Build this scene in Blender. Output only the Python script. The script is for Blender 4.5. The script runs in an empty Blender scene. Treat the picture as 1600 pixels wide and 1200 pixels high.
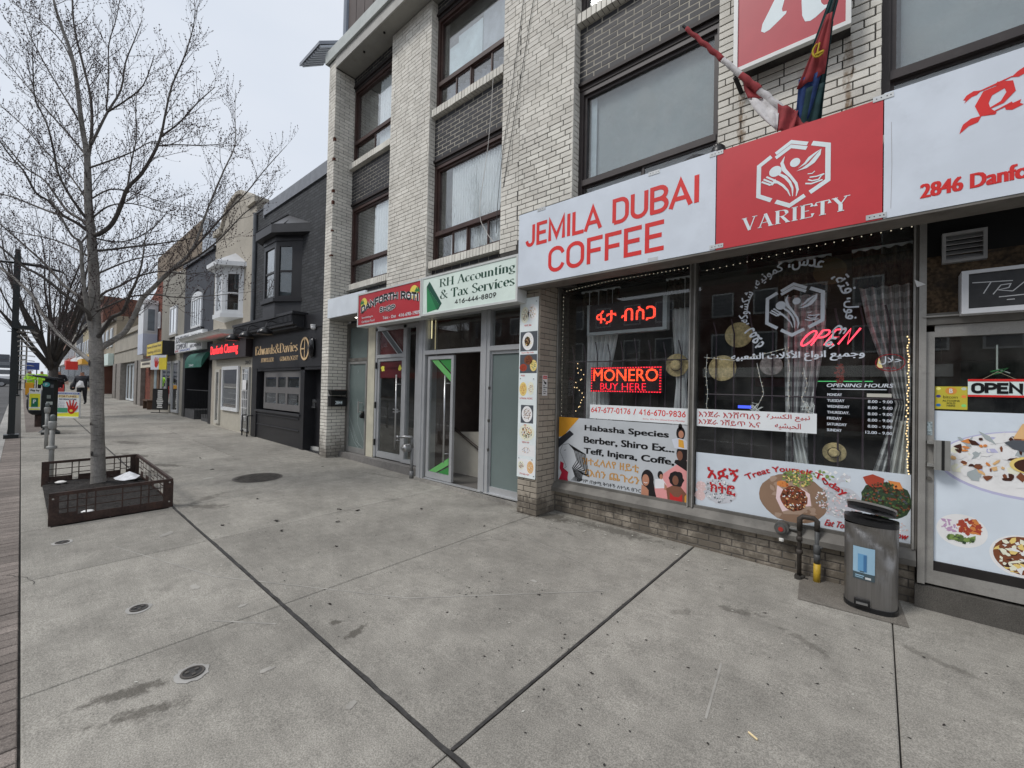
import bpy,bmesh,math,random
from math import sin,cos,pi,radians,sqrt,atan2,hypot
from mathutils import Vector,Matrix,noise as mnoise
# ---------------------------------------------------------------- camera, sky, sun, exposure
scene=bpy.context.scene
H_CAM=1.6
YAW,PIT,ROL,FPX=radians(40.82),radians(0.813),radians(1.217),662.9
cam_data=bpy.data.cameras.new('camera')
cam=bpy.data.objects.new('camera',cam_data)
scene.collection.objects.link(cam)
cf=Vector((-sin(YAW)*cos(PIT),cos(YAW)*cos(PIT),sin(PIT)))
cr0=Vector((cos(YAW),sin(YAW),0));cu0=cr0.cross(cf)
cr=cr0*cos(ROL)+cu0*sin(ROL);cu=-cr0*sin(ROL)+cu0*cos(ROL)
cam.matrix_world=Matrix(((cr.x,cu.x,-cf.x,0),(cr.y,cu.y,-cf.y,0),(cr.z,cu.z,-cf.z,H_CAM),(0,0,0,1)))
cam_data.sensor_width=36.0
cam_data.lens=FPX/1600*36.0
cam_data.clip_start=0.05
cam_data.clip_end=2000
scene.camera=cam
SUN_ELEV,SUN_AZ=radians(50),radians(208)
world=bpy.data.worlds.new('World');scene.world=world;world.use_nodes=True
wn=world.node_tree.nodes;wl=world.node_tree.links
wn.clear()
w_out=wn.new('ShaderNodeOutputWorld');w_bg=wn.new('ShaderNodeBackground')
w_sky=wn.new('ShaderNodeTexSky');w_sky.sky_type='NISHITA';w_sky.sun_disc=False
w_sky.sun_elevation=SUN_ELEV;w_sky.sun_rotation=SUN_AZ
w_sky.air_density=1.0;w_sky.dust_density=3.0;w_sky.ozone_density=1.0
w_cloud=wn.new('ShaderNodeTexNoise');w_cloud.inputs['Scale'].default_value=1.6;w_cloud.inputs['Detail'].default_value=5
w_tc=wn.new('ShaderNodeTexCoord');w_map=wn.new('ShaderNodeMapping');w_map.inputs['Scale'].default_value=(1,1,3.0)
wl.new(w_tc.outputs['Generated'],w_map.inputs['Vector']);wl.new(w_map.outputs[0],w_cloud.inputs['Vector'])
w_ramp=wn.new('ShaderNodeValToRGB')
w_ramp.color_ramp.elements[0].position=0.32;w_ramp.color_ramp.elements[0].color=(6.1,6.6,7.4,1)
w_ramp.color_ramp.elements[1].position=0.70;w_ramp.color_ramp.elements[1].color=(6.9,7.25,7.85,1)
wl.new(w_cloud.outputs['Fac'],w_ramp.inputs['Fac'])
w_mix=wn.new('ShaderNodeMixRGB');w_mix.inputs['Fac'].default_value=0.93
wl.new(w_sky.outputs[0],w_mix.inputs['Color1']);wl.new(w_ramp.outputs[0],w_mix.inputs['Color2'])
wl.new(w_mix.outputs[0],w_bg.inputs['Color']);w_bg.inputs['Strength'].default_value=0.1
wl.new(w_bg.outputs[0],w_out.inputs['Surface'])
sun_data=bpy.data.lights.new('sun','SUN');sun_data.energy=1.5;sun_data.angle=radians(16)
sun_data.color=(1.0,0.97,0.93)
sun=bpy.data.objects.new('sun',sun_data);scene.collection.objects.link(sun)
sd=Vector((sin(SUN_AZ)*cos(SUN_ELEV),cos(SUN_AZ)*cos(SUN_ELEV),sin(SUN_ELEV)))
sun.rotation_mode='QUATERNION';sun.rotation_quaternion=sd.to_track_quat('Z','Y');sun.location=(0,0,30)
scene.view_settings.view_transform='Standard'
scene.view_settings.look='None'
scene.view_settings.exposure=0.27
scene.view_settings.gamma=1.0
scene.view_settings.use_curve_mapping=False
scene.cycles.max_bounces=8;scene.cycles.transparent_max_bounces=24
scene.cycles.diffuse_bounces=3;scene.cycles.glossy_bounces=3
scene.cycles.use_denoising=True
scene.cycles.sample_clamp_indirect=6
RNG=random.Random(7)
GX,GY=-0.0123,0.0119
def g(x,y):return GX*x+GY*y
# ---------------------------------------------------------------- helpers: materials
def lin(c):
 c/=255.0
 return c/12.92 if c<=0.04045 else ((c+0.055)/1.055)**2.4
def rgb(r,gg,b):return (lin(r),lin(gg),lin(b))
MATS={}
def base_mat(name):
 m=bpy.data.materials.new(name);m.use_nodes=True
 nt=m.node_tree;b=nt.nodes['Principled BSDF']
 MATS[name]=m
 return m,nt,b
def posnode(nt,scale=(1,1,1),rot=(0,0,0)):
 gm=nt.nodes.new('ShaderNodeNewGeometry');mp=nt.nodes.new('ShaderNodeMapping')
 mp.inputs['Scale'].default_value=scale;mp.inputs['Rotation'].default_value=rot
 nt.links.new(gm.outputs['Position'],mp.inputs['Vector'])
 return mp.outputs[0]
def noise_n(nt,vec,scale,detail=3,rough=0.55):
 n=nt.nodes.new('ShaderNodeTexNoise');n.inputs['Scale'].default_value=scale
 n.inputs['Detail'].default_value=detail;n.inputs['Roughness'].default_value=rough
 nt.links.new(vec,n.inputs['Vector']);return n.outputs['Fac']
def mrange(nt,v,a,b,c=0.0,d=1.0,smooth=True):
 n=nt.nodes.new('ShaderNodeMapRange')
 if smooth:n.interpolation_type='SMOOTHSTEP'
 n.inputs['From Min'].default_value=a;n.inputs['From Max'].default_value=b
 n.inputs['To Min'].default_value=c;n.inputs['To Max'].default_value=d
 nt.links.new(v,n.inputs['Value']);return n.outputs['Result']
def math_n(nt,op,a,b=None,clamp=False):
 n=nt.nodes.new('ShaderNodeMath');n.operation=op;n.use_clamp=clamp
 for i,v in enumerate((a,b)):
  if v is None:continue
  if isinstance(v,(int,float)):n.inputs[i].default_value=v
  else :nt.links.new(v,n.inputs[i])
 return n.outputs[0]
def mixc(nt,fac,a,b,mode='MIX'):
 n=nt.nodes.new('ShaderNodeMixRGB');n.blend_type=mode
 for i,v in ((0,fac),(1,a),(2,b)):
  if isinstance(v,(int,float)):n.inputs[i].default_value=v
  elif isinstance(v,tuple):n.inputs[i].default_value=(*v,1) if len(v)==3 else v
  else :nt.links.new(v,n.inputs[i])
 return n.outputs[0]
def bump_n(nt,bsdf,h,strength,dist=0.01):
 n=nt.nodes.new('ShaderNodeBump');n.inputs['Strength'].default_value=strength;n.inputs['Distance'].default_value=dist
 nt.links.new(h,n.inputs['Height']);nt.links.new(n.outputs[0],bsdf.inputs['Normal'])
def mat(name,col,rough=0.6,metal=0.0,var=0.12,vscale=6.0,fine=0.0,fscale=150.0,bump=0.0,bscale=60.0,spec=0.4,emit=None,estr=0.0,dirt=0.0,dcol=(0.06,0.05,0.04),dscale=2.5,stretch=(1,1,1)):
 if name in MATS:return MATS[name]
 m,nt,b=base_mat(name)
 b.inputs['Roughness'].default_value=rough;b.inputs['Metallic'].default_value=metal
 b.inputs['Specular IOR Level'].default_value=spec
 p=posnode(nt,stretch)
 c=col
 if var>0:
  n1=mrange(nt,noise_n(nt,p,vscale,4),0.3,0.7,1-var,1+var)
  c=mixc(nt,1.0,col,n1,'MULTIPLY')
 if fine>0:
  n2=mrange(nt,noise_n(nt,p,fscale,2),0.3,0.7,1-fine,1+fine)
  c=mixc(nt,1.0,c,n2,'MULTIPLY')
 if dirt>0:
  n3=mrange(nt,noise_n(nt,p,dscale,6,0.7),0.52,0.72,0,dirt)
  c=mixc(nt,n3,c,dcol)
 if isinstance(c,tuple):b.inputs['Base Color'].default_value=(*c,1)
 else :nt.links.new(c,b.inputs['Base Color'])
 if bump>0:bump_n(nt,b,noise_n(nt,p,bscale,4),bump,0.004)
 if emit:
  b.inputs['Emission Color'].default_value=(*emit,1);b.inputs['Emission Strength'].default_value=estr
 return m
def flat(r,gg,b,k=1.35,rough=0.4,name=None,var=0.05):
 """a painted or printed surface; r, g, b as it looks in the picture, k brings it to its base colour"""
 nm=name or 'print_%02x%02x%02x'%(int(r),int(gg),int(b))
 c=tuple(min(0.86,lin(v)*k) for v in (r,gg,b))
 return mat(nm,c,rough,var=var,vscale=3,spec=0.4,dirt=.10,dcol=tuple(v*.45 for v in c),dscale=3.5,bump=.04,bscale=3)
def glass_mat(name,tint=(0.9,0.95,0.95),k=1.0,rough=0.0,dirt=0.04):
 if name in MATS:return MATS[name]
 m=bpy.data.materials.new(name);m.use_nodes=True;nt=m.node_tree;nt.nodes.clear();MATS[name]=m
 out=nt.nodes.new('ShaderNodeOutputMaterial');tr=nt.nodes.new('ShaderNodeBsdfTransparent');gl=nt.nodes.new('ShaderNodeBsdfGlossy')
 tr.inputs[0].default_value=(*tint,1);gl.inputs['Roughness'].default_value=rough;gl.inputs[0].default_value=(1,1,1,1)
 gm=nt.nodes.new('ShaderNodeNewGeometry');dt=nt.nodes.new('ShaderNodeVectorMath');dt.operation='DOT_PRODUCT'
 nt.links.new(gm.outputs['Normal'],dt.inputs[0]);nt.links.new(gm.outputs['Incoming'],dt.inputs[1])
 om=math_n(nt,'SUBTRACT',1.0,math_n(nt,'ABSOLUTE',dt.outputs['Value']),True)
 sch=math_n(nt,'ADD',math_n(nt,'MULTIPLY',math_n(nt,'POWER',om,5.0),.96),.042)
 fac=math_n(nt,'MULTIPLY',sch,k,True)
 mx=nt.nodes.new('ShaderNodeMixShader');nt.links.new(fac,mx.inputs[0]);nt.links.new(tr.outputs[0],mx.inputs[1]);nt.links.new(gl.outputs[0],mx.inputs[2])
 df=nt.nodes.new('ShaderNodeBsdfDiffuse');df.inputs[0].default_value=(0.5,0.5,0.48,1)
 n=mrange(nt,noise_n(nt,posnode(nt),3.0,5,0.7),0.35,0.8,0.0,dirt)
 m2=nt.nodes.new('ShaderNodeMixShader');nt.links.new(n,m2.inputs[0]);nt.links.new(mx.outputs[0],m2.inputs[1]);nt.links.new(df.outputs[0],m2.inputs[2])
 nt.links.new(m2.outputs[0],out.inputs['Surface'])
 return m
def led_mat(name,col,s,pitch):
 m=bpy.data.materials.new(name);m.use_nodes=True;nt=m.node_tree;nt.nodes.clear();MATS[name]=m
 out=nt.nodes.new('ShaderNodeOutputMaterial');e=nt.nodes.new('ShaderNodeEmission');e.inputs[0].default_value=(*col,1)
 gm=nt.nodes.new('ShaderNodeNewGeometry');sep=nt.nodes.new('ShaderNodeSeparateXYZ');nt.links.new(gm.outputs['Position'],sep.inputs[0])
 sq=None
 for i in (0,2):
  f=math_n(nt,'SUBTRACT',math_n(nt,'FRACT',math_n(nt,'MULTIPLY',sep.outputs[i],1/pitch)),.5);f=math_n(nt,'MULTIPLY',f,f);sq=f if sq is None else math_n(nt,'ADD',sq,f)
 nt.links.new(mrange(nt,sq,.10,.2,s,s*.12),e.inputs[1]);nt.links.new(e.outputs[0],out.inputs['Surface']);return m
def emis(name,col,s):
 if name in MATS:return MATS[name]
 m=bpy.data.materials.new(name);m.use_nodes=True;nt=m.node_tree;nt.nodes.clear();MATS[name]=m
 out=nt.nodes.new('ShaderNodeOutputMaterial');e=nt.nodes.new('ShaderNodeEmission')
 e.inputs[0].default_value=(*col,1);e.inputs[1].default_value=s
 nt.links.new(e.outputs[0],out.inputs['Surface']);return m
 # ---------------------------------------------------------------- helpers: meshes and objects
class MB:
 def __init__(s):s.v=[];s.f=[];s.m=[]
 def add(s,vs,fs,mi=0):
  o=len(s.v);s.v+=[tuple(v) for v in vs];s.f+=[tuple(i+o for i in f) for f in fs];s.m+=[mi]*len(fs);return s
 def box(s,x0,x1,y0,y1,z0,z1,mi=0):
  return s.add([(x0,y0,z0),(x1,y0,z0),(x1,y1,z0),(x0,y1,z0),(x0,y0,z1),(x1,y0,z1),(x1,y1,z1),(x0,y1,z1)],[(0,3,2,1),(4,5,6,7),(0,1,5,4),(1,2,6,5),(2,3,7,6),(3,0,4,7)],mi)
 def gbox(s,x0,x1,y0,y1,h0,h1,mi=0):
  """box standing on the sloping ground: heights above the ground at each corner"""
  c=[(x0,y0),(x1,y0),(x1,y1),(x0,y1)]
  return s.add([(x,y,g(x,y)+h0) for x,y in c]+[(x,y,g(x,y)+h1) for x,y in c],[(0,3,2,1),(4,5,6,7),(0,1,5,4),(1,2,6,5),(2,3,7,6),(3,0,4,7)],mi)
 def obox(s,c,ux,uy,uz,mi=0):
  """oriented box: centre and three half-axis vectors"""
  c=Vector(c);ux,uy,uz=Vector(ux),Vector(uy),Vector(uz)
  vs=[c+a*ux+b*uy+d*uz for d in (-1,1) for a,b in ((-1,-1),(1,-1),(1,1),(-1,1))]
  return s.add(vs,[(0,3,2,1),(4,5,6,7),(0,1,5,4),(1,2,6,5),(2,3,7,6),(3,0,4,7)],mi)
 def tube(s,pts,rad,n=8,mi=0,caps=True):
  P=[Vector(p) for p in pts];R=rad if isinstance(rad,(list,tuple)) else [rad]*len(P)
  rings=[];up=None
  for i,p in enumerate(P):
   t=(P[min(i+1,len(P)-1)]-P[max(i-1,0)])
   if t.length<1e-9:t=Vector((0,0,1))
   t.normalize()
   if up is None:
    a=Vector((0,0,1)) if abs(t.z)<0.9 else Vector((1,0,0))
    up=(a-t*a.dot(t)).normalized()
   else :
    up=up-t*up.dot(t)
    up=up.normalized() if up.length>1e-6 else t.orthogonal().normalized()
   bn=t.cross(up)
   rings.append([p+(up*cos(2*pi*k/n)+bn*sin(2*pi*k/n))*R[i] for k in range(n)])
  o=len(s.v)
  for r in rings:s.v+=[tuple(v) for v in r]
  for i in range(len(P)-1):
   for k in range(n):
    s.f.append((o+i*n+k,o+i*n+(k+1)%n,o+(i+1)*n+(k+1)%n,o+(i+1)*n+k));s.m.append(mi)
  if caps:
   s.f.append(tuple(o+k for k in range(n))[::-1]);s.m.append(mi)
   e=o+(len(P)-1)*n;s.f.append(tuple(e+k for k in range(n)));s.m.append(mi)
  return s
 def prism(s,F,pts,w0,w1,mi=0):
  n=len(pts)
  vs=[F(u,v,w1) for u,v in pts]+[F(u,v,w0) for u,v in pts]
  return s.add(vs,[tuple(range(n))[::-1],tuple(range(n,2*n))]+[(i,(i+1)%n,n+(i+1)%n,n+i) for i in range(n)],mi)
 def poly(s,F,pts,w,mi=0):
  return s.add([F(u,v,w) for u,v in pts],[tuple(range(len(pts)))],mi)
 def rect(s,F,u0,u1,v0,v1,w,mi=0):return s.poly(F,[(u0,v0),(u1,v0),(u1,v1),(u0,v1)],w,mi)
 def disc(s,F,cu_,cv_,ru,rv,w,mi=0,n=24,rot=0.0,jag=0.0,rng=None):
  pts=[]
  for k in range(n):
   a=2*pi*k/n;q=1+(rng.uniform(-jag,jag) if rng else 0)
   x,y=ru*q*cos(a),rv*q*sin(a)
   pts.append((cu_+x*cos(rot)-y*sin(rot),cv_+x*sin(rot)+y*cos(rot)))
  return s.poly(F,pts,w,mi)
 def lathe(s,c,prof,n=24,mi=0,sx=1.0,sy=1.0,closed=False):
  cx,cy,cz=c;o=len(s.v);m=len(prof)
  for r,z in prof:
   for k in range(n):
    a=2*pi*k/n;s.v.append((cx+r*sx*cos(a),cy+r*sy*sin(a),cz+z))
  for i in range(m-1):
   for k in range(n):
    s.f.append((o+i*n+k,o+i*n+(k+1)%n,o+(i+1)*n+(k+1)%n,o+(i+1)*n+k));s.m.append(mi)
  s.f.append(tuple(o+k for k in range(n))[::-1]);s.m.append(mi)
  s.f.append(tuple(o+(m-1)*n+k for k in range(n)));s.m.append(mi)
  return s
 def line(s,F,pts,width,w,mi=0):
  """a flat line of constant width with mitred joints"""
  n=len(pts);L=[];Rr=[]
  for i in range(n):
   a=Vector(pts[max(i-1,0)]);b=Vector(pts[i]);c=Vector(pts[min(i+1,n-1)])
   d1=(b-a).normalized() if i>0 else (c-b).normalized();d2=(c-b).normalized() if i<n-1 else d1
   t=(d1+d2);t=t.normalized() if t.length>1e-6 else d1
   nn=Vector((-t.y,t.x));k=1/max(0.35,nn.dot(Vector((-d1.y,d1.x))))
   ww=width[i] if isinstance(width,(list,tuple)) else width
   L.append(b+nn*ww*k/2);Rr.append(b-nn*ww*k/2)
  vs=[F(p.x,p.y,w+i*.000012) for i,p in enumerate(L)]+[F(p.x,p.y,w+i*.000012) for i,p in enumerate(Rr)]
  return s.add(vs,[(i,i+1,n+i+1,n+i) for i in range(n-1)],mi)
 def mesh(s,name,mats,smooth=False):
  me=bpy.data.meshes.new(name);me.from_pydata(s.v,[],s.f)
  for m in mats:me.materials.append(m)
  if len(mats)>1:me.polygons.foreach_set('material_index',s.m)
  if smooth:me.polygons.foreach_set('use_smooth',[True]*len(s.f))
  me.update();return me
 def build(s,name,mats,parent=None,smooth=False,kind=None,label=None,fix=True):
  if not isinstance(mats,(list,tuple)):mats=[mats]
  me=s.mesh(name,mats,smooth)
  if fix:
   bm=bmesh.new();bm.from_mesh(me);bmesh.ops.recalc_face_normals(bm,faces=bm.faces);bm.to_mesh(me);bm.free()
  return obj(name,me,parent,kind,label)
def obj(name,me,parent=None,kind=None,label=None):
 o=bpy.data.objects.new(name,me);scene.collection.objects.link(o)
 if parent is not None:put_under(o,parent)
 if kind:o['kind']=kind
 if label:o['label']=label
 return o
def put_under(o,parent):
 o.parent=parent
 o.matrix_parent_inverse=WM[parent.name].inverted() if parent.name in WM else Matrix.Identity(4)
WM={}
def thing(name,label,cat,loc=(0,0,0),group=None,rotz=0.0,kind=None):
 o=bpy.data.objects.new(name,None);scene.collection.objects.link(o)
 o.location=loc;o.rotation_euler=(0,0,rotz);o['label']=label;o['category']=cat
 o.empty_display_size=0.1
 if group:o['group']=group
 if kind:o['kind']=kind
 WM[o.name]=Matrix.Translation(Vector(loc))@Matrix.Rotation(rotz,4,'Z')
 return o
def tag(o,label,cat,group=None):
 o['label']=label;o['category']=cat
 if group:o['group']=group
 return o
def dup(root,loc,label=None,rotz=None,group=None):
 """a copy of a thing with copies of its parts and sub-parts"""
 def rec(src,par):
  c=src.copy();scene.collection.objects.link(c)
  if par is not None:c.parent=par
  for ch in src.children:rec(ch,c)
  return c
 r=rec(root,None);r.location=loc
 if rotz is not None:r.rotation_euler=(0,0,rotz)
 if label:r['label']=label
 if group:r['group']=group
 return r
def FY(y):
 """frame of a plane that faces the street: u along the street, v up, w out towards the street"""
 return lambda u,v,w:(u,y-w,v)
def FX(x):
 """frame of a plane that faces down the street to the right: u into the block, v up, w towards +x"""
 return lambda u,v,w:(x+w,u,v)
def FG(h=0.0):
 """frame of the sloping ground"""
 return lambda u,v,w:(u,v,g(u,v)+h+w)
CL=[0.0]
def clutter(mb,F,cx,cz,rx,rz,w,n,mis,smin,smax,rng,stretch=1.0):
 n=int(n*2.6);smin*=.62;smax*=.66
 CL[0]=(CL[0]+.0000037)%.000016;w+=CL[0]
 for i in range(n):
  a=rng.uniform(0,2*pi);q=sqrt(rng.random())
  mb.disc(F,cx+rx*q*cos(a),cz+rz*q*sin(a),rng.uniform(smin,smax)*stretch,rng.uniform(smin,smax),w+i*0.000016,rng.choice(mis),n=rng.choice((4,5,6)),rot=rng.uniform(0,3.1),jag=0.35,rng=rng)
  # ---------------------------------------------------------------- helpers: writing
ARABIC={'ا':('ﺍ','ﺎ',None,None),'أ':('ﺃ','ﺄ',None,None),'ب':'ﺏﺐﺑﺒ','ة':('ﺓ','ﺔ',None,None),'ت':'ﺕﺖﺗﺘ','ج':'ﺝﺞﺟﺠ','ح':'ﺡﺢﺣﺤ','د':('ﺩ','ﺪ',None,None),'ر':('ﺭ','ﺮ',None,None),'س':'ﺱﺲﺳﺴ','ش':'ﺵﺶﺷﺸ','ع':'ﻉﻊﻋﻌ','ف':'ﻑﻒﻓﻔ','ق':'ﻕﻖﻗﻘ','ك':'ﻙﻚﻛﻜ','ل':'ﻝﻞﻟﻠ','م':'ﻡﻢﻣﻤ','ن':'ﻥﻦﻧﻨ','ه':'ﻩﻪﻫﻬ','و':('ﻭ','ﻮ',None,None),'ي':'ﻱﻲﻳﻴ'}
def shape_ar(s):
 out=[];n=len(s);i=0
 while i<n:
  c=s[i]
  if c not in ARABIC:out.append(c);i+=1;continue
  prev=i>0 and s[i-1] in ARABIC and ARABIC[s[i-1]][2] is not None
  if c=='ل' and i+1<n and s[i+1] in 'اأ':
   out.append({'ا':'ﻻﻼ','أ':'ﻷﻸ'}[s[i+1]][1 if prev else 0]);i+=2;continue
  nxt=i+1<n and s[i+1] in ARABIC
  dual=ARABIC[c][2] is not None
  k=(3 if prev and nxt else 2 if nxt else 1 if prev else 0) if dual else (1 if prev else 0)
  out.append(ARABIC[c][k]);i+=1
 return ''.join(reversed(out))
TEXTS={}
def text_raw(s,bold=0.0,res=3,spacing=1.0):
 if (s,res) in TEXTS:return TEXTS[(s,res)]
 c=bpy.data.curves.new('lettering','FONT');c.body=s;c.resolution_u=res
 o=bpy.data.objects.new('lettering_tmp',c)
 me=bpy.data.meshes.new_from_object(o)
 V=[tuple(v.co) for v in me.vertices];Fc=[tuple(p.vertices) for p in me.polygons]
 bpy.data.objects.remove(o);bpy.data.curves.remove(c);bpy.data.meshes.remove(me)
 TEXTS[(s,res)]=(V,Fc)
 return V,Fc
def text_mb(mb,F,s,u0,u1,v0,v1,w,bold=0.0,mi=0,slant=0.0,warp=None,res=3,spacing=1.0):
 if bold>0:
  h=1.0 if warp else v1-v0;b=bold*h;wu=(.25*bold if warp else b)
  for k,(du,dv) in enumerate(((-1,-.4),(1,-.4),(-1,.4),(1,.4),(0,0))):
   if warp:text_mb(mb,F,s,u0,u1,v0,v1,w+k*.00025,0,mi,slant,( lambda a,c,du=du,dv=dv:warp(a+du*b/max(2,len(s)),c+dv*b*.6)),res,spacing)
   else :text_mb(mb,F,s,u0+du*b+b,u1+du*b-b,v0+dv*b*.8+b*.3,v1+dv*b*.8-b*.3,w+k*.00025,0,mi,slant,None,res,spacing)
  return mb
 V,Fc=text_raw(s,bold,res,spacing)
 if not V:return mb
 x0=min(v[0] for v in V);x1=max(v[0] for v in V);y0=min(v[1] for v in V);y1=max(v[1] for v in V)
 kx=(u1-u0)/max(1e-6,x1-x0);ky=(v1-v0)/max(1e-6,y1-y0)
 vs=[]
 for x,y,z in V:
  a,b=(x-x0)*kx,(y-y0)*ky
  a2,b2=u0+a+slant*b,v0+b
  if warp:a2,b2=warp(a/(u1-u0),b/(v1-v0))
  vs.append(F(a2,b2,w))
 return mb.add(vs,Fc,mi)
def text(name,F,s,u0,u1,v0,v1,w,m,parent,bold=0.0,slant=0.0,warp=None,spacing=1.0):
 return text_mb(MB(),F,s,u0,u1,v0,v1,w,bold,0,slant,warp,spacing=spacing).build(name,m,parent,fix=False)
 # a pen with thick stems and thin bars: serif capitals and small letters as strokes on a unit body (cap height 1)
def arc(cx,cy,rx,ry,a0,a1,n=14):return [(cx+rx*cos(radians(a0+(a1-a0)*i/n)),cy+ry*sin(radians(a0+(a1-a0)*i/n))) for i in range(n+1)]
SER={'R':(.78,[[(.16,0),(.16,1)],[(.16,.97)]+arc(.38,.75,.24,.22,90,-90)+[(.16,.53)],[(.38,.52),(.68,.02)]],[(.02,.32,0),(.02,.3,1),(.56,.8,0)]),'H':(.86,[[(.17,0),(.17,1)],[(.69,0),(.69,1)],[(.17,.52),(.69,.52)]],[(.03,.32,0),(.03,.32,1),(.55,.84,0),(.55,.84,1)]),'A':(.84,[[(.1,0),(.4,1)],[(.4,1),(.7,0)],[(.2,.34),(.6,.34)]],[(0,.22,0),(.56,.84,0)]),'V':(.84,[[(.14,1),(.44,0)],[(.44,0),(.72,1)]],[(0,.3,1),(.58,.86,1)]),'Y':(.8,[[(.12,1),(.4,.48)],[(.4,.48),(.68,1)],[(.4,0),(.4,.5)]],[(0,.28,1),(.54,.82,1),(.26,.56,0)]),'I':(.38,[[(.19,0),(.19,1)]],[(.04,.34,0),(.04,.34,1)]),'E':(.68,[[(.16,0),(.16,1)],[(.16,.97),(.58,.97),(.6,.76)],[(.16,.52),(.46,.52)],[(.16,.03),(.6,.03),(.63,.26)]],[(.02,.2,0),(.02,.2,1)]),'T':(.72,[[(.36,0),(.36,1)],[(.04,.74),(.06,.97),(.66,.97),(.68,.74)]],[(.2,.52,0)]),'S':(.6,[arc(.3,.74,.2,.24,20,180)+[(.12,.66),(.3,.52),(.48,.38)]+arc(.28,.26,.22,.24,20,-160)],[]),'D':(.82,[[(.16,0),(.16,1)],[(.16,.97)]+arc(.3,.5,.42,.47,80,-80)+[(.16,.03)]],[(.02,.2,0),(.02,.2,1)]),'J':(.5,[[(.34,1),(.34,.2)]+arc(.2,.18,.14,.18,0,-170)],[(.18,.48,1)]),'W':(1.1,[[(.12,1),(.34,0)],[(.34,0),(.56,1)],[(.56,1),(.78,0)],[(.78,0),(1.0,1)]],[(0,.26,1),(.88,1.1,1)]),'L':(.64,[[(.16,0),(.16,1)],[(.16,.03),(.56,.03),(.59,.28)]],[(.02,.3,1),(.02,.2,0)]),'G':(.78,[arc(.4,.5,.32,.5,40,320),[(.66,.1),(.66,.42)]],[(.52,.78,.42)]),'M':(1.0,[[(.14,0),(.14,1)],[(.14,1),(.48,.1)],[(.48,.1),(.82,1)],[(.82,1),(.82,0)]],[(.02,.28,0),(.68,.96,0)]),'O':(.8,[arc(.4,.5,.32,.5,90,450,28)],[]),'&':(.86,[arc(.36,.8,.16,.19,-60,250)+[(.5,.3),(.8,.02)],[(.4,.6),(.2,.48)]+arc(.3,.25,.22,.25,120,330)+[(.7,.5)]],[(.62,.84,.5)]),'a':(.52,[arc(.24,.5,.16,.15,150,10)+[(.4,.12),(.46,.02),(.52,.06)],[(.4,.38)]+arc(.22,.19,.16,.18,80,330)],[]),'c':(.5,[arc(.26,.32,.2,.32,45,315)],[]),'o':(.54,[arc(.27,.32,.21,.32,90,450,22)],[]),'u':(.62,[[(.13,.64),(.13,.2)]+arc(.26,.18,.13,.17,180,330),[(.46,.64),(.46,0)]],[(.02,.13,.64),(.36,.46,.64),(.46,.58,0)]),'n':(.62,[[(.14,0),(.14,.64)],[(.14,.46)]+arc(.31,.44,.15,.2,150,0)+[(.46,0)]],[(.02,.26,0),(.35,.58,0),(.03,.14,.64)]),'t':(.38,[[(.17,.86),(.17,.14)]+arc(.26,.12,.09,.12,180,330),[(.04,.63),(.32,.63)]],[]),'i':(.3,[[(.15,0),(.15,.64)],arc(.15,.86,.04,.05,90,450,10)],[(.03,.27,0),(.03,.15,.64)]),'g':(.54,[arc(.25,.42,.17,.2,90,450,20),arc(.26,-.12,.2,.13,90,450,20),[(.36,.56),(.52,.62)],[(.18,.24),(.12,.12),(.3,.03)]],[]),'x':(.56,[[(.08,.64),(.46,0)],[(.46,.64),(.08,0)]],[(.0,.2,.64),(.36,.54,.64),(.0,.18,0),(.34,.54,0)]),'e':(.5,[[(.07,.34),(.43,.34)]+arc(.25,.34,.18,.3,0,315)],[]),'r':(.44,[[(.14,0),(.14,.64)],[(.14,.44)]+arc(.28,.5,.12,.14,150,30)],[(.02,.26,0),(.03,.14,.64)]),'v':(.54,[[(.1,.64),(.28,0)],[(.28,0),(.46,.64)]],[(.0,.2,.64),(.36,.54,.64)]),'s':(.44,[arc(.22,.48,.13,.15,30,180)+[(.1,.42),(.22,.33),(.34,.24)]+arc(.21,.16,.14,.15,30,-160)],[]),'d':(.6,[[(.46,0),(.46,1)],arc(.26,.32,.19,.32,90,450,20)],[(.34,.46,1),(.46,.58,0)]),'w':(.8,[[(.1,.64),(.26,0)],[(.26,0),(.4,.64)],[(.4,.64),(.56,0)],[(.56,0),(.7,.64)]],[(0,.2,.64),(.6,.8,.64)]),'y':(.54,[[(.1,.64),(.28,.02)],[(.46,.64),(.22,-.2),(.1,-.26)]],[(.0,.2,.64),(.36,.54,.64)]),'l':(.3,[[(.15,0),(.15,1)]],[(.03,.27,0),(.03,.15,1)]),'f':(.38,[[(.16,0),(.16,.8)]+arc(.28,.82,.12,.15,180,40),[(.04,.63),(.32,.63)]],[(.03,.3,0)]),' ':(.34,[],[]),}
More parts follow.
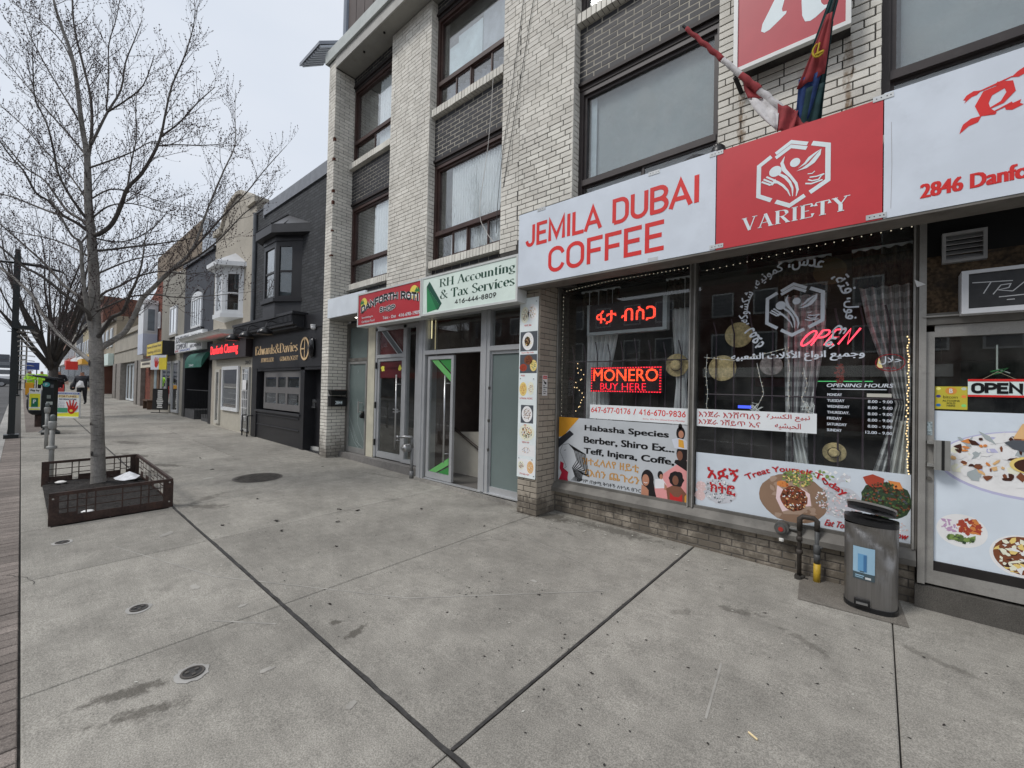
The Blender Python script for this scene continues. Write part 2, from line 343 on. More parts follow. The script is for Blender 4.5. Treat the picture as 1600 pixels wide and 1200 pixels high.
def serif_mb(mb,F,s,u0,u1,v0,h,w,thick=0.15,thin=0.035,mi=0,warp=None,track=0.0):
 tot=sum(SER[c][0]+track for c in s)-track;k=(u1-u0)/tot;x=0.0;li=0
 for c in s:
  adv,strokes,serifs=SER[c]
  allst=[(st,False) for st in strokes]+[([(a,z+(0.02 if z==0 else -0.02 if z==1 else 0)),(b,z+(0.02 if z==0 else -0.02 if z==1 else 0))],True) for a,b,z in serifs]
  for st,ser in allst:
   n=len(st);L=[];Rr=[]
   for i in range(n):
    a=st[max(i-1,0)];b=st[min(i+1,n-1)]
    dx,dy=b[0]-a[0],b[1]-a[1];l=hypot(dx,dy) or 1
    dx/=l;dy/=l
    # stems running down to the right are thick, up to the right thin
    q=abs(dy) if dx*dy<=0.02 or abs(dy)>0.97 else abs(dy)*0.25
    wd=thin+(thick-thin)*min(1,q)**1.5
    if ser:wd=thin*1.1
    L.append((st[i][0]-dy*wd/2,st[i][1]+dx*wd/2));Rr.append((st[i][0]+dy*wd/2,st[i][1]-dx*wd/2))
   pts=[]
   for p in L+Rr:
    uu,vv=(x+p[0])*k,p[1]*h
    if warp:uu,vv=warp(uu/(u1-u0),vv/h)
    else :uu,vv=u0+uu,v0+vv
    pts.append(F(uu,vv,w+(li%5)*0.0004))
   li+=1
   mb.add(pts,[(i,i+1,n+i+1,n+i) for i in range(n-1)],mi)
  x+=adv+track
 return mb
 # plain stroke capitals of even width, on a cap height of 1
_A=arc
SAN={'A':(.72,[[(.04,0),(.36,1),(.68,0)],[(.16,.3),(.56,.3)]]),'B':(.66,[[(.08,0),(.08,1),(.36,1)]+_A(.36,.76,.22,.24,90,-90,8)+[(.10,.52)],[(.38,.52)]+_A(.36,.26,.24,.26,90,-90,8)+[(.08,0)]]),'C':(.66,[_A(.34,.70,.26,.30,15,180,9)+_A(.34,.30,.26,.30,180,345,9)]),'D':(.68,[[(.08,0),(.08,1),(.34,1)]+_A(.34,.70,.26,.30,90,0,6)+_A(.34,.30,.26,.30,0,-90,6)+[(.08,0)]]),'E':(.58,[[(.52,1),(.08,1),(.08,0),(.52,0)],[(.08,.52),(.46,.52)]]),'F':(.56,[[(.52,1),(.08,1),(.08,0)],[(.08,.5),(.46,.5)]]),'G':(.68,[_A(.34,.70,.26,.30,15,180,9)+_A(.34,.30,.26,.30,180,360,9)+[(.60,.45),(.38,.45)]]),'H':(.68,[[(.08,0),(.08,1)],[(.60,0),(.60,1)],[(.08,.52),(.60,.52)]]),'I':(.22,[[(.11,0),(.11,1)]]),'J':(.52,[[(.42,1),(.42,.25)]+_A(.24,.22,.18,.22,0,-175,8)]),'K':(.66,[[(.08,0),(.08,1)],[(.60,1),(.10,.42)],[(.26,.58),(.62,0)]]),'L':(.54,[[(.08,1),(.08,0),(.50,0)]]),'M':(.86,[[(.08,0),(.08,1),(.43,.12),(.78,1),(.78,0)]]),'N':(.70,[[(.08,0),(.08,1),(.62,0),(.62,1)]]),'O':(.70,[_A(.35,.70,.27,.30,0,180,12)+_A(.35,.30,.27,.30,180,360,12)+[(.62,.70)]]),'P':(.62,[[(.08,0),(.08,1),(.34,1)]+_A(.34,.73,.24,.27,90,-90,9)+[(.08,.46)]]),'R':(.66,[[(.08,0),(.08,1),(.34,1)]+_A(.34,.74,.24,.26,90,-90,9)+[(.08,.48)],[(.34,.48),(.60,0)]]),'S':(.60,[_A(.30,.745,.21,.255,15,250,10)+_A(.30,.25,.22,.25,70,-165,10)]),'T':(.60,[[(.02,1),(.58,1)],[(.30,1),(.30,0)]]),'U':(.68,[[(.08,1),(.08,.28)]+_A(.34,.28,.26,.28,180,360,10)+[(.60,1)]]),'V':(.70,[[(.04,1),(.35,0),(.66,1)]]),'W':(.96,[[(.04,1),(.25,0),(.48,.85),(.71,0),(.92,1)]]),'Y':(.68,[[(.04,1),(.34,.48),(.64,1)],[(.34,.48),(.34,0)]]),'0':(.62,[_A(.31,.70,.23,.30,0,180,10)+_A(.31,.30,.23,.30,180,360,10)+[(.54,.7)]]),'1':(.62,[[(.16,.78),(.36,1),(.36,0)]]),'2':(.62,[_A(.31,.74,.22,.26,170,-30,9)+[(.08,0),(.56,0)]]),'3':(.62,[_A(.30,.76,.21,.24,160,-80,9),_A(.30,.26,.23,.26,80,-160,9)]),'4':(.62,[[(.42,0),(.42,1),(.06,.28),(.58,.28)]]),'5':(.62,[[(.52,1),(.14,1),(.10,.54)]+_A(.31,.32,.23,.32,110,-150,10)]),'6':(.62,[[(.46,1),(.16,.5)],_A(.31,.30,.23,.30,90,450,16)]),'7':(.62,[[(.06,1),(.56,1),(.24,0)]]),'8':(.62,[_A(.31,.76,.20,.24,90,450,14),_A(.31,.26,.23,.26,90,450,14)]),'9':(.62,[_A(.31,.70,.23,.30,90,450,16),[(.52,.6),(.18,0)]]),'-':(.40,[[(.06,.42),(.34,.42)]]),'/':(.56,[[(.10,-.05),(.42,1.05)]]),'.':(.24,[[(.12,0),(.12,.10)]]),' ':(.36,[]),'\'':(.2,[[(.1,.8),(.1,1)]]),}
def sans(name,F,s,u0,u1,v0,v1,w,m,parent,wd=.16,slant=0.0,warp=None,track=.06):
 """letters from even strokes, wd as a share of the letter height"""
 q=MB();tot=sum(SAN[c][0]+track for c in s)-track;h=v1-v0;k=(u1-u0)/tot;x=0;li=0;t=wd*.5
 for c in s:
  adv,strokes=SAN[c]
  for st in strokes:
   P=[]
   for a,b in st:
    a_,b_=(x+a),t+b*(1-2*t)
    P.append((a_,b_))
   P=[p for i,p in enumerate(P) if i==0 or hypot(p[0]-P[i-1][0],p[1]-P[i-1][1])>.004]
   n=len(P);L=[];Rr=[];ax,ay=k,h
   Q=[(a_*ax,b_*ay) for a_,b_ in P]
   for i in range(n):
    p0,p,p1=Vector(Q[max(i-1,0)]),Vector(Q[i]),Vector(Q[min(i+1,n-1)])
    d1=(p-p0).normalized() if i>0 else (p1-p).normalized();d2=(p1-p).normalized() if i<n-1 else d1
    tt=d1+d2;tt=tt.normalized() if tt.length>.2 else d1
    nn=Vector((-tt.y,tt.x));kk=1/max(.45,abs(nn.dot(Vector((-d1.y,d1.x)))))
    e=Vector((0,0))
    if hypot(Q[0][0]-Q[-1][0],Q[0][1]-Q[-1][1])<1e-4*h+1e-6:e=Vector((0,0))
    elif i==0:e=-d1*h*t*(.0 if n>2 and False else .6)
    elif i==n-1:e=d1*h*t*.6
    L.append(p+e+nn*h*t*kk);Rr.append(p+e-nn*h*t*kk)
   vs=[]
   for pi_,p in enumerate(L+Rr):
    uu,vv=(p.x/(u1-u0),p.y/h)
    if warp:a2,b2=warp(uu,vv)
    else :a2,b2=u0+p.x+slant*p.y,v0+p.y
    vs.append(F(a2,b2,w+(li%4)*.0004+(pi_%n)*.000018))
   li+=1;q.add(vs,[(i,i+1,n+i+1,n+i) for i in range(n-1)])
  x+=adv+track
 return q.build(name,m,parent,fix=False)
 # ---------------------------------------------------------------- materials for the setting
def concrete_mat(name,base,slabvar=0.09,stains=(),broom=(1,1,1),k=1.0):
 m,nt,b=base_mat(name)
 b.inputs['Roughness'].default_value=0.88;b.inputs['Specular IOR Level'].default_value=0.25
 p=posnode(nt)
 inf=nt.nodes.new('ShaderNodeObjectInfo')
 c=mixc(nt,1.0,base,mrange(nt,inf.outputs['Random'],0,1,1-slabvar,1+slabvar,False),'MULTIPLY')
 c=mixc(nt,1.0,c,mrange(nt,noise_n(nt,p,0.9,6,0.65),0.3,0.7,0.80,1.16),'MULTIPLY')
 c=mixc(nt,1.0,c,mrange(nt,noise_n(nt,p,7.0,5,0.7),0.3,0.7,0.88,1.1),'MULTIPLY')
 br=noise_n(nt,posnode(nt,broom),8.0,4,0.75)
 c=mixc(nt,1.0,c,mrange(nt,br,0.3,0.7,0.945,1.055),'MULTIPLY')
 fine=noise_n(nt,p,150,3,0.75)
 c=mixc(nt,1.0,c,mrange(nt,fine,0.3,0.7,0.62,1.36),'MULTIPLY')
 # dark aggregate specks and pits
 v=nt.nodes.new('ShaderNodeTexVoronoi');v.inputs['Scale'].default_value=26;v.inputs['Randomness'].default_value=1
 nt.links.new(p,v.inputs['Vector'])
 sp=mrange(nt,v.outputs['Distance'],0.05,0.10,1,0)
 gate=mrange(nt,noise_n(nt,p,2.2,3),0.46,0.62,0,0.85)
 c=mixc(nt,math_n(nt,'MULTIPLY',sp,gate),c,(0.035,0.032,0.03))
 # worn dirty patches
 d=mrange(nt,noise_n(nt,p,1.7,7,0.72),0.56,0.72,0,0.33)
 c=mixc(nt,d,c,(0.10,0.093,0.083))
 # spills and stains with a place of their own: x, y, half length, half width, heading, darkness
 if stains:
  gm=nt.nodes.new('ShaderNodeNewGeometry');sep=nt.nodes.new('ShaderNodeSeparateXYZ');nt.links.new(gm.outputs['Position'],sep.inputs[0])
  wob=mrange(nt,noise_n(nt,p,14,5,0.7),0.3,0.7,-0.55,0.55,False)
  tot=None
  for x,y,a,bb,h,dk in stains:
   dx=math_n(nt,'SUBTRACT',sep.outputs[0],x);dy=math_n(nt,'SUBTRACT',sep.outputs[1],y)
   u=math_n(nt,'ADD',math_n(nt,'MULTIPLY',dx,cos(h)/a),math_n(nt,'MULTIPLY',dy,sin(h)/a))
   w=math_n(nt,'ADD',math_n(nt,'MULTIPLY',dx,-sin(h)/bb),math_n(nt,'MULTIPLY',dy,cos(h)/bb))
   r=math_n(nt,'SQRT',math_n(nt,'ADD',math_n(nt,'MULTIPLY',u,u),math_n(nt,'MULTIPLY',w,w)))
   f=mrange(nt,math_n(nt,'ADD',r,wob),0.35,1.0,dk,0)
   tot=f if tot is None else math_n(nt,'MAXIMUM',tot,f)
  c=mixc(nt,tot,c,(0.036,0.030,0.022))
 nt.links.new(c,b.inputs['Base Color'])
 hgt=math_n(nt,'ADD',math_n(nt,'MULTIPLY',fine,0.6),math_n(nt,'MULTIPLY',br,0.6))
 bump_n(nt,b,hgt,0.28,0.004)
 return m
STAINS=[(-2.85,.37,.22,.07,1.25,.6),(-2.62,.42,.2,.06,1.25,.55),(-2.5,1.45,.13,.05,1.9,.6),(-2.7,1.38,.05,.05,0,.6),(-9.5,1.75,.5,.12,.5,.5),(-11.1,1.5,.7,.14,.4,.55),(-13.3,1.65,.7,.2,.3,.5),(-6.25,1.5,.35,.12,.8,.45),(-6.6,1.6,.4,.09,2.2,.4),(-.75,3.4,.16,.06,.3,.45),(-.35,3.3,.2,.05,2.6,.35),(-3.0,4.2,.5,.16,.2,.6),(-2.2,4.3,.7,.12,.0,.45),(-16.6,.75,.9,.35,.2,.45),(.3,3.6,.25,.05,2.8,.35),(-1.05,3.1,.12,.05,1.0,.3),(-8.95,1.5,.3,.22,.1,.5),(-6.3,4.0,.5,.06,.2,.3)]
M_CONC=concrete_mat('sidewalk_concrete',(0.300,0.284,0.252),stains=STAINS,broom=(0.35,5.0,1))
M_KERB=concrete_mat('kerb_concrete',(0.36,0.35,0.33),broom=(6,.4,1))
M_JOINT=mat('joint_filler',(0.045,0.042,0.038),0.9,var=.3,vscale=30,bump=.4,bscale=120)
M_SEAL=mat('joint_sealant',(0.05,0.048,0.046),0.75,var=.3,vscale=25,bump=.6,bscale=60)
M_PAVER=concrete_mat('paver_brick',(0.215,0.185,0.165),slabvar=0.16,broom=(2,2,2))
M_ASPH=mat('asphalt',(0.085,0.085,0.087),0.9,var=.22,vscale=.8,fine=.4,fscale=180,bump=.5,bscale=250,dirt=.4,dcol=(.15,.145,.14),dscale=1.2)
M_ROADPAINT=mat('road_paint',(0.55,0.55,0.53),0.7,var=.2,dirt=.5,dcol=(.12,.12,.12),dscale=9)
# ---------------------------------------------------------------- ground, road, sidewalk
mb=MB()
mb.add([(-420,-120,g(-420,-120)-.32),(60,-120,g(60,-120)-.32),(60,60,g(60,60)-.32),(-420,60,g(-420,60)-.32)],[(0,1,2,3)])
mb.build('ground',mat('earth',(.12,.11,.10),.95,fine=.3,fscale=20),kind='structure')
mb=MB();mb.gbox(-230,12,-16.4,-.36,-.30,-.13);mb.build('road',M_ASPH,kind='structure')
mb=MB()
for a,bx in ((-200,10),):mb.gbox(a,bx,-3.62,-3.50,-.13,-.126)
for i in range(26):mb.gbox(-150+i*6,-147+i*6,-8.45,-8.33,-.13,-.126)
for i in range(12):mb.gbox(-98+i*.9,-97.5+i*.9,-15.5,-.5,-.13,-.126)
mb.build('road_marking',M_ROADPAINT,kind='structure')
mb=MB();mb.gbox(-230,12,-20.6,-16.4,-.30,0);mb.build('far_sidewalk',M_CONC,kind='structure')
base=MB();base.gbox(-230,12,-.20,5.2,-.30,-.016)
sidewalk=base.build('sidewalk',M_JOINT,kind='structure')
kb=MB()
x=12.0
kerb=None
mbk=MB();mbk.gbox(-230,-60,-.37,-.205,-.30,0.0)
kerb=mbk.build('kerb',M_KERB,kind='structure')
while x>-60:
 x0=x-3.0
 m_=MB()
 c=[(x0+.004,-.37),(x-.004,-.37),(x-.004,-.205),(x0+.004,-.205)]
 t=[(x0+.004,-.345),(x-.004,-.345),(x-.004,-.205),(x0+.004,-.205)]
 m_.add([(a,b_,g(a,b_)-.3) for a,b_ in c]+[(a,b_,g(a,b_)-.025) for a,b_ in c]+[(a,b_,g(a,b_)) for a,b_ in t],[(0,1,2,3),(0,4,5,1),(1,5,6,2),(2,6,7,3),(3,7,4,0),(4,8,9,5),(5,9,10,6),(6,10,11,7),(7,11,8,4),(8,11,10,9)])
 m_.build('kerb_stone',M_KERB,kerb)
 x=x0
def slab(name,x0,x1,y0,y1,gapx0,gapx1,gapy0,gapy1,m,parent,ch=.006,top=0.0):
 a0,a1,b0,b1=x0+gapx0,x1-gapx1,y0+gapy0,y1-gapy1
 q=MB()
 lo=[(a0,b0),(a1,b0),(a1,b1),(a0,b1)];hi=[(a0+ch,b0+ch),(a1-ch,b0+ch),(a1-ch,b1-ch),(a0+ch,b1-ch)]
 q.add([(u,v,g(u,v)-.03) for u,v in lo]+[(u,v,g(u,v)-ch*.7+top) for u,v in lo]+[(u,v,g(u,v)+top) for u,v in hi],[(0,1,5,4),(1,2,6,5),(2,3,7,6),(3,0,4,7),(4,5,9,8),(5,6,10,9),(6,7,11,10),(7,4,8,11),(8,9,10,11)])
 return q.build(name,m,parent,fix=True)
XJ=[3.6,1.85,.085,-1.39,-3.17,-4.91,-6.45,-8.95,-9.75,-11.4,-13.05,-14.7,-16.35]
while XJ[-1]>-62:XJ.append(XJ[-1]-1.65)
YA,YB,YC,YD=.175,1.243,2.82,5.0
YP=0.03
gs=.0035
gc=.009
PLX0,PLX1,PLY0,PLY1=-8.86,-6.5,.22,1.24
for i in range(len(XJ)-1):
 x1,x0=XJ[i],XJ[i+1]
 L=gc if abs(x1+1.39)<.01 else gs
 Lb=gc if abs(x0+1.39)<.01 else gs
 row1=(YP,YB)
 if x0<PLX1-.05 and x1>PLX0+.05:
  slab('slab',x0,x1,YP,PLY0+.02,gs,gs,.008,0,M_CONC,sidewalk)
  slab('slab',x0,x1,PLY1-.03,YD,gs,gs,0,0,M_CONC,sidewalk)
  continue
 slab('slab',x0,x1,YP,YB,gs,gs,.008,gc,M_CONC,sidewalk)
 if x1<=-9.7:
  slab('slab',x0,x1,YB,YC,gs,gs,gc,gs*1.6,M_CONC,sidewalk)
  slab('slab',x0,x1,YC,YD,gs,gs,gs*1.6,0,M_CONC,sidewalk)
 elif x1<=.09:
  slab('slab',x0,x1,YB,YD,Lb,L,gc,0,M_CONC,sidewalk)
 else :
  slab('slab',x0,x1,YB,YD,gs,gs,gc,0,M_CONC,sidewalk)
mb=MB();mb.gbox(-230,-62,YP,5.0,-.03,0);o=mb.build('far_slab',M_CONC,sidewalk)
# sealant squeezed up in the wide joints
rs=random.Random(3)
def sealant(pts,w0):
 n=len(pts);L=[];Rr=[]
 for i,(x,y) in enumerate(pts):
  a=pts[max(i-1,0)];b=pts[min(i+1,n-1)];dx,dy=b[0]-a[0],b[1]-a[1];l=hypot(dx,dy)
  w=w0*(1+.5*mnoise.noise(Vector((x*1.3,y*1.3,3)))+.6*abs(mnoise.noise(Vector((x*9,y*9,7)))))
  L.append((x-dy/l*w,y+dx/l*w));Rr.append((x+dy/l*w*.8,y-dx/l*w*.8))
 q=MB();q.add([(x,y,g(x,y)+.0022) for x,y in L]+[(x,y,g(x,y)+.0022) for x,y in Rr],[(i,i+1,n+i+1,n+i) for i in range(n-1)])
 return q
q=sealant([(-6.5+i*.03,YB+.006*mnoise.noise(Vector((i*.2,0,0)))) for i in range(340)],.0105);q.build('joint_sealant',M_SEAL,sidewalk,fix=False)
q=sealant([(-1.39+.003*mnoise.noise(Vector((i*.2,5,0))),YB+.02+i*.03) for i in range(103)],.008);q.build('joint_sealant',M_SEAL,sidewalk,fix=False)
q=sealant([(-60+i*.1,YB+.004*mnoise.noise(Vector((i*.2,0,0)))) for i in range(511)],.008);q.build('joint_sealant',M_SEAL,sidewalk,fix=False)
# repair patch under the bin
q=MB();q.poly(FG(.004),[(-.50,4.44),(-.455,3.91),(.17,3.97),(.13,4.44)],0)
q.build('concrete_patch',concrete_mat('patch_concrete',(.17,.155,.135)),sidewalk,fix=False)
# pavers: two rows of long bricks laid across the strip beside the kerb
strip=MB();strip.gbox(-15.7,12,-.205,YP,-.2,-.014);strip_o=strip.build('paver_strip',M_JOINT,kind='structure')
pm=MB()
L2,W2=.115,.098
pm.add([(-W2/2,-L2,-.02),(W2/2,-L2,-.02),(W2/2,L2,-.02),(-W2/2,L2,-.02),(-W2/2,-L2,-.004),(W2/2,-L2,-.004),(W2/2,L2,-.004),(-W2/2,L2,-.004),(-W2/2+.004,-L2+.004,0),(W2/2-.004,-L2+.004,0),(W2/2-.004,L2-.004,0),(-W2/2+.004,L2-.004,0)],[(0,1,5,4),(1,2,6,5),(2,3,7,6),(3,0,4,7),(4,5,9,8),(5,6,10,9),(6,7,11,10),(7,4,8,11),(8,9,10,11)])
pme=pm.mesh('paver',[M_PAVER])
cnt=0;rest=MB()
x=-2.3
tilt=Matrix(((1,0,0),(0,1,0),(GX,GY,1)))
while x>-15.65:
 yc=-.087
 z=g(x,yc)+rs.uniform(-.002,.002)
 o=obj('paver',pme,strip_o);o.location=(x,yc,z);o.rotation_euler=(GY,-GX,rs.uniform(-.01,.01));cnt+=1
 x-=.1045
x=-2.2
while x<12:
 rest.gbox(x-.049,x+.049,-.2,.026,-.02,0);x+=.1045
rest.build('far_paver',M_PAVER,strip_o,kind='stuff')
# the strip goes on past the lamp post, with wider concrete beside it
strip2=MB();strip2.gbox(-60,-17.0,.12,.62,-.05,.0035);strip2.build('far_paver_strip',M_PAVER,kind='structure')
# manhole
t=thing('manhole_cover','large round dark iron manhole cover set in the sidewalk','manhole cover',(-7.45,2.5,g(-7.45,2.5)))
M_IRON=mat('cast_iron',(.075,.068,.06),.7,.3,var=.3,vscale=9,fine=.3,bump=.3,bscale=90)
q=MB();q.disc(FG(.0045),-7.45,2.5,.345,.345,0,n=48);q.build('rim',mat('iron_rim',(.12,.11,.1),.6,.3),t,fix=False)
q=MB();q.disc(FG(.008),-7.45,2.5,.315,.315,0,n=48);q.build('lid',M_IRON,t,fix=False)
q=MB()
for i in range(-6,7):
 for j in range(-6,7):
  if i*i+j*j<40:u,v=-7.45+i*.045,2.5+j*.045;q.gbox(u-.015,u+.015,v-.015,v+.015,.008,.0115)
q.build('raised_pattern',M_IRON,t,kind='stuff')
# small utility caps
for (hx,hy),lab,r in (((-3.81,.565),'small round utility cap between the tree planter and the cracked joint',.05),((-2.78,.642),'small broken utility cap near the brown oily stain',.055),((-5.8,.292),'small sunken utility cap just in front of the tree planter',.05)):
 t=thing('utility_cap',lab,'utility cap',(hx,hy,g(hx,hy)),'small utility caps in the sidewalk')
 q=MB();q.disc(FG(.003),hx,hy,r*1.5,r*1.4,0,n=22,jag=.1,rng=rs);q.build('mortar_ring',mat('mortar_ring',(.38,.37,.35),.9,var=.15),t,fix=False)
 q=MB();q.disc(FG(.0055),hx,hy,r,r,0,n=20,jag=.03,rng=rs);q.build('lid',mat('cap_iron',(.05,.048,.047),.6,.2),t,fix=False)
 q=MB();q.lathe((hx,hy,g(hx,hy)),[(r*.98,.004),(r*.98,.009),(r*.8,.009),(r*.8,.004)],20)
 for k in range(3):a=k*2.1;q.gbox(hx+cos(a)*r*.45-.008,hx+cos(a)*r*.45+.008,hy+sin(a)*r*.45-.008,hy+sin(a)*r*.45+.008,.005,.011)
 q.build('raised_pattern',mat('cap_iron_edge',(.11,.1,.09),.6,.2),t)
 # leaves, gum and other litter
M_LEAF=mat('dead_leaf',(.022,.018,.015),.8,var=.3,vscale=40)
def leaf(x,y,s,rot,name,lab,m=M_LEAF,cat='dead leaf',grp='dead leaves scattered on the sidewalk'):
 q=MB();n=11;pts=[]
 for k in range(n):
  a=2*pi*k/n;r=s*rs.uniform(.45,1.1)*(1 if k%2 else .6)
  pts.append((x+r*cos(a)*cos(rot)-r*.55*sin(a)*sin(rot),y+r*cos(a)*sin(rot)+r*.55*sin(a)*cos(rot)))
 c=(x,y,g(x,y)+s*.35)
 vs=[(a,b_,g(a,b_)+.002+rs.uniform(0,s*.3)) for a,b_ in pts]+[c]
 q.add(vs,[(i,(i+1)%n,n) for i in range(n)])
 o=q.build(name,m,None,fix=False);return tag(o,lab,cat,grp)
LV=[(-1.931,2.597,.022),(-1.501,2.308,.015),(-1.191,2.102,.02),(-.809,2.52,.016),(-2.93,1.47,.025),(-4.97,2.58,.045),(-4.78,2.72,.045),(-4.69,1.81,.04),(-6.14,2.06,.05),(-8.58,2.17,.06),(-4.55,2.35,.05),(-3.9,2.0,.03),(-.24,2.87,.014),(.25,2.94,.016),(-.42,1.9,.016),(-5.05,1.9,.05),(-3.3,3.4,.03),(-4.3,3.3,.035),(-7.6,3.6,.04),(-2.7,1.8,.012),(-1.9,1.5,.012),(-1.05,1.75,.012),(-1.7,1.9,.011),(-.6,3.5,.02),(-.3,3.42,.018),(-9.9,2.3,.05),(-5.3,1.45,.035),(-2.3,2.6,.012),(-1.25,3.05,.012),(-.95,3.7,.014)]
def where(x,y):
 if abs(y-YB)<.25 and x>-6.4:return 'beside the long sealed joint'
 if hypot(x+7.45,y-2.5)<1.7:return 'near the iron manhole cover'
 if x>-1.0 and y>3:return 'in front of the pedal bin'
 if x>-1.0:return 'on bare concrete below the pedal bin'
 if x>-2.2:return 'close to the crosswise sealed joint'
 if y>3:return 'before the menu board pier'
 if x<-8.8:return 'beyond the tree planter'
 return 'before the green film door'
seen_={}
for k,(x,y,s) in enumerate(LV):
 sz='tiny' if s<.0145 else 'small' if s<.022 else 'curled' if s<.038 else 'large flattened'
 lab='%s dark dead leaf lying %s'%(sz,where(x,y));seen_[lab]=seen_.get(lab,0)+1
 if seen_[lab]>1:lab=lab.replace('dark',('','','black','torn','brownish','shredded','wet')[min(6,seen_[lab])])
 leaf(x,y,s,rs.uniform(0,3),'dead_leaf',lab)
q=MB();q.tube([(-.445,2.245,g(-.44,2.24)+.006),(-.405,2.225,g(-.4,2.22)+.006)],.0045,8);o=q.build('cigarette_butt',flat(210,190,150));tag(o,'discarded cigarette butt on bare concrete near the camera','cigarette butt')
q=MB()
for k in range(26):
 x=rs.uniform(-3.0,-.1);y=rs.uniform(4.0,4.38);s=rs.uniform(.006,.018)
 q.disc(FG(.004),x,y,s,s*.6,rs.uniform(0,.003),n=6,rot=rs.uniform(0,3),jag=.3,rng=rs)
for k in range(90):
 x=rs.uniform(-9,.6);y=rs.uniform(.2,3.9);s=rs.uniform(.004,.011)
 q.disc(FG(.0035),x,y,s,s*.6,0,n=6,rot=rs.uniform(0,3),jag=.3,rng=rs)
o=q.build('litter_crumbs',flat(170,168,160),kind='stuff',fix=False);o['label']='pale crumbs and paper bits strewn over the sidewalk';o['category']='litter'
q=MB()
for k in range(420):
 x=rs.uniform(-7,.6);y=rs.uniform(1.3,4.0);s=rs.uniform(.003,.009)
 q.disc(FG(.0035),x,y,s,s*.7,0,n=6,rot=rs.uniform(0,3),jag=.3,rng=rs)
o=q.build('black_gum_spots',mat('old_gum',(.03,.028,.026),.8),kind='stuff',fix=False);o['label']='small black gum spots trodden into the sidewalk';o['category']='gum spots'
# scuffed pale lines and hair cracks
q=MB()
for pts,w_ in (([(-5.35,.60),(-4.0,1.05),(-2.6,1.9),(-1.6,3.0)],.012),([(-3.28,.86),(-2.95,1.12)],.016),([(-.62,2.2),(-.68,2.7)],.012),([(-1.9,3.3),(-3.1,3.55)],.008)):
 q.line(FG(.0018),pts,w_,0)
q.build('scuff_line',mat('pale_scuff',(.345,.33,.30),.9,var=.2),sidewalk,fix=False,kind='stuff')
q=MB()
for x,y,r in ((-2.52,.92,.035),(-1.95,1.1,.035),(-5.4,1.0,.08),(-3.9,.9,.05),(-7.9,1.95,.09),(-2.1,2.75,.03),(-3.35,1.05,.03)):q.disc(FG(.002),x,y,r,r*.55,r*.01,n=12,rot=rs.uniform(0,3),jag=.3,rng=rs)
q.build('gum_blotch',MATS['pale_scuff'],sidewalk,fix=False,kind='stuff')
q=MB()
def crack(x,y,a,n,st):
 pts=[]
 for i in range(n):pts.append((x,y));a+=rs.uniform(-.5,.5);x+=cos(a)*st;y+=sin(a)*st
 q.line(FG(.0024),pts,[.004*rs.uniform(.3,1.2) for _ in pts],0)
crack(-3.1,2.85,1.9,12,.05);crack(-4.8,.1,2.9,9,.05);crack(-7.0,3.9,1.0,12,.06);crack(-2.8,3.9,.2,10,.05)
q.build('hair_crack',M_JOINT,sidewalk,fix=False,kind='stuff')
# ---------------------------------------------------------------- the white brick building
def brick_mat(name,c1,c2,speck,speckcol,grime_top=0.0,rust=False,rough=.85):
 m,nt,b=base_mat(name)
 b.inputs['Roughness'].default_value=rough;b.inputs['Specular IOR Level'].default_value=.25
 p=posnode(nt);gm=nt.nodes.new('ShaderNodeNewGeometry');inf=nt.nodes.new('ShaderNodeObjectInfo')
 r=math_n(nt,'FRACT',math_n(nt,'ADD',gm.outputs['Random Per Island'],inf.outputs['Random']))
 c=mixc(nt,r,c1,c2)
 c=mixc(nt,1.0,c,mrange(nt,noise_n(nt,p,2.0,5,.7),.3,.7,.86,1.1),'MULTIPLY')
 s1=mrange(nt,noise_n(nt,posnode(nt,(1,1,1.6)),130,3,.7),.55,.68,0,speck)
 c=mixc(nt,s1,c,speckcol)
 s2=mrange(nt,noise_n(nt,p,22,5,.75),.58,.78,0,speck*.5)
 c=mixc(nt,s2,c,speckcol)
 sep=nt.nodes.new('ShaderNodeSeparateXYZ');nt.links.new(gm.outputs['Position'],sep.inputs[0])
 if grime_top:
  zz=math_n(nt,'ADD',sep.outputs[2],mrange(nt,noise_n(nt,p,5,5,.7),.3,.7,-.22,.22,False))
  c=mixc(nt,mrange(nt,zz,.12,grime_top,.72,0),c,(.07,.058,.046))
 if rust:
  for xc,z0,z1,wd in ((-.985,3.7,4.5,.028),(-.20,3.6,4.62,.03),(-.5,4.0,4.5,.06)):
   dx=math_n(nt,'ABSOLUTE',math_n(nt,'SUBTRACT',sep.outputs[0],xc))
   f=mrange(nt,math_n(nt,'ADD',dx,mrange(nt,noise_n(nt,posnode(nt,(1,1,.25)),30,4,.7),.3,.7,-.03,.03,False)),wd*.2,wd*1.3,.9 if wd<.05 else .2,0)
   f2=math_n(nt,'MULTIPLY',mrange(nt,sep.outputs[2],z0,z0+.15),mrange(nt,sep.outputs[2],z1-.12,z1,1,0))
   f3=mrange(nt,noise_n(nt,p,9,4,.7),.35,.6,.25,1)
   c=mixc(nt,math_n(nt,'MULTIPLY',math_n(nt,'MULTIPLY',f,f2),f3),c,(.17,.095,.035))
 nt.links.new(c,b.inputs['Base Color'])
 bump_n(nt,b,noise_n(nt,p,120,4,.7),.35,.004)
 return m
M_WB=brick_mat('white_glazed_brick',(.80,.775,.70),(.66,.63,.565),.36,(.17,.16,.145),rust=True,rough=.6)
M_WBL=brick_mat('white_brick_by_the_ground',(.79,.76,.69),(.66,.63,.565),.34,(.17,.16,.145),grime_top=.85)
M_BB=brick_mat('black_glazed_brick',(.034,.034,.038),(.05,.05,.056),.3,(.02,.02,.022),rough=.5)
M_TB=brick_mat('beige_brick',(.42,.37,.305),(.35,.31,.255),.5,(.15,.13,.105),grime_top=.38)
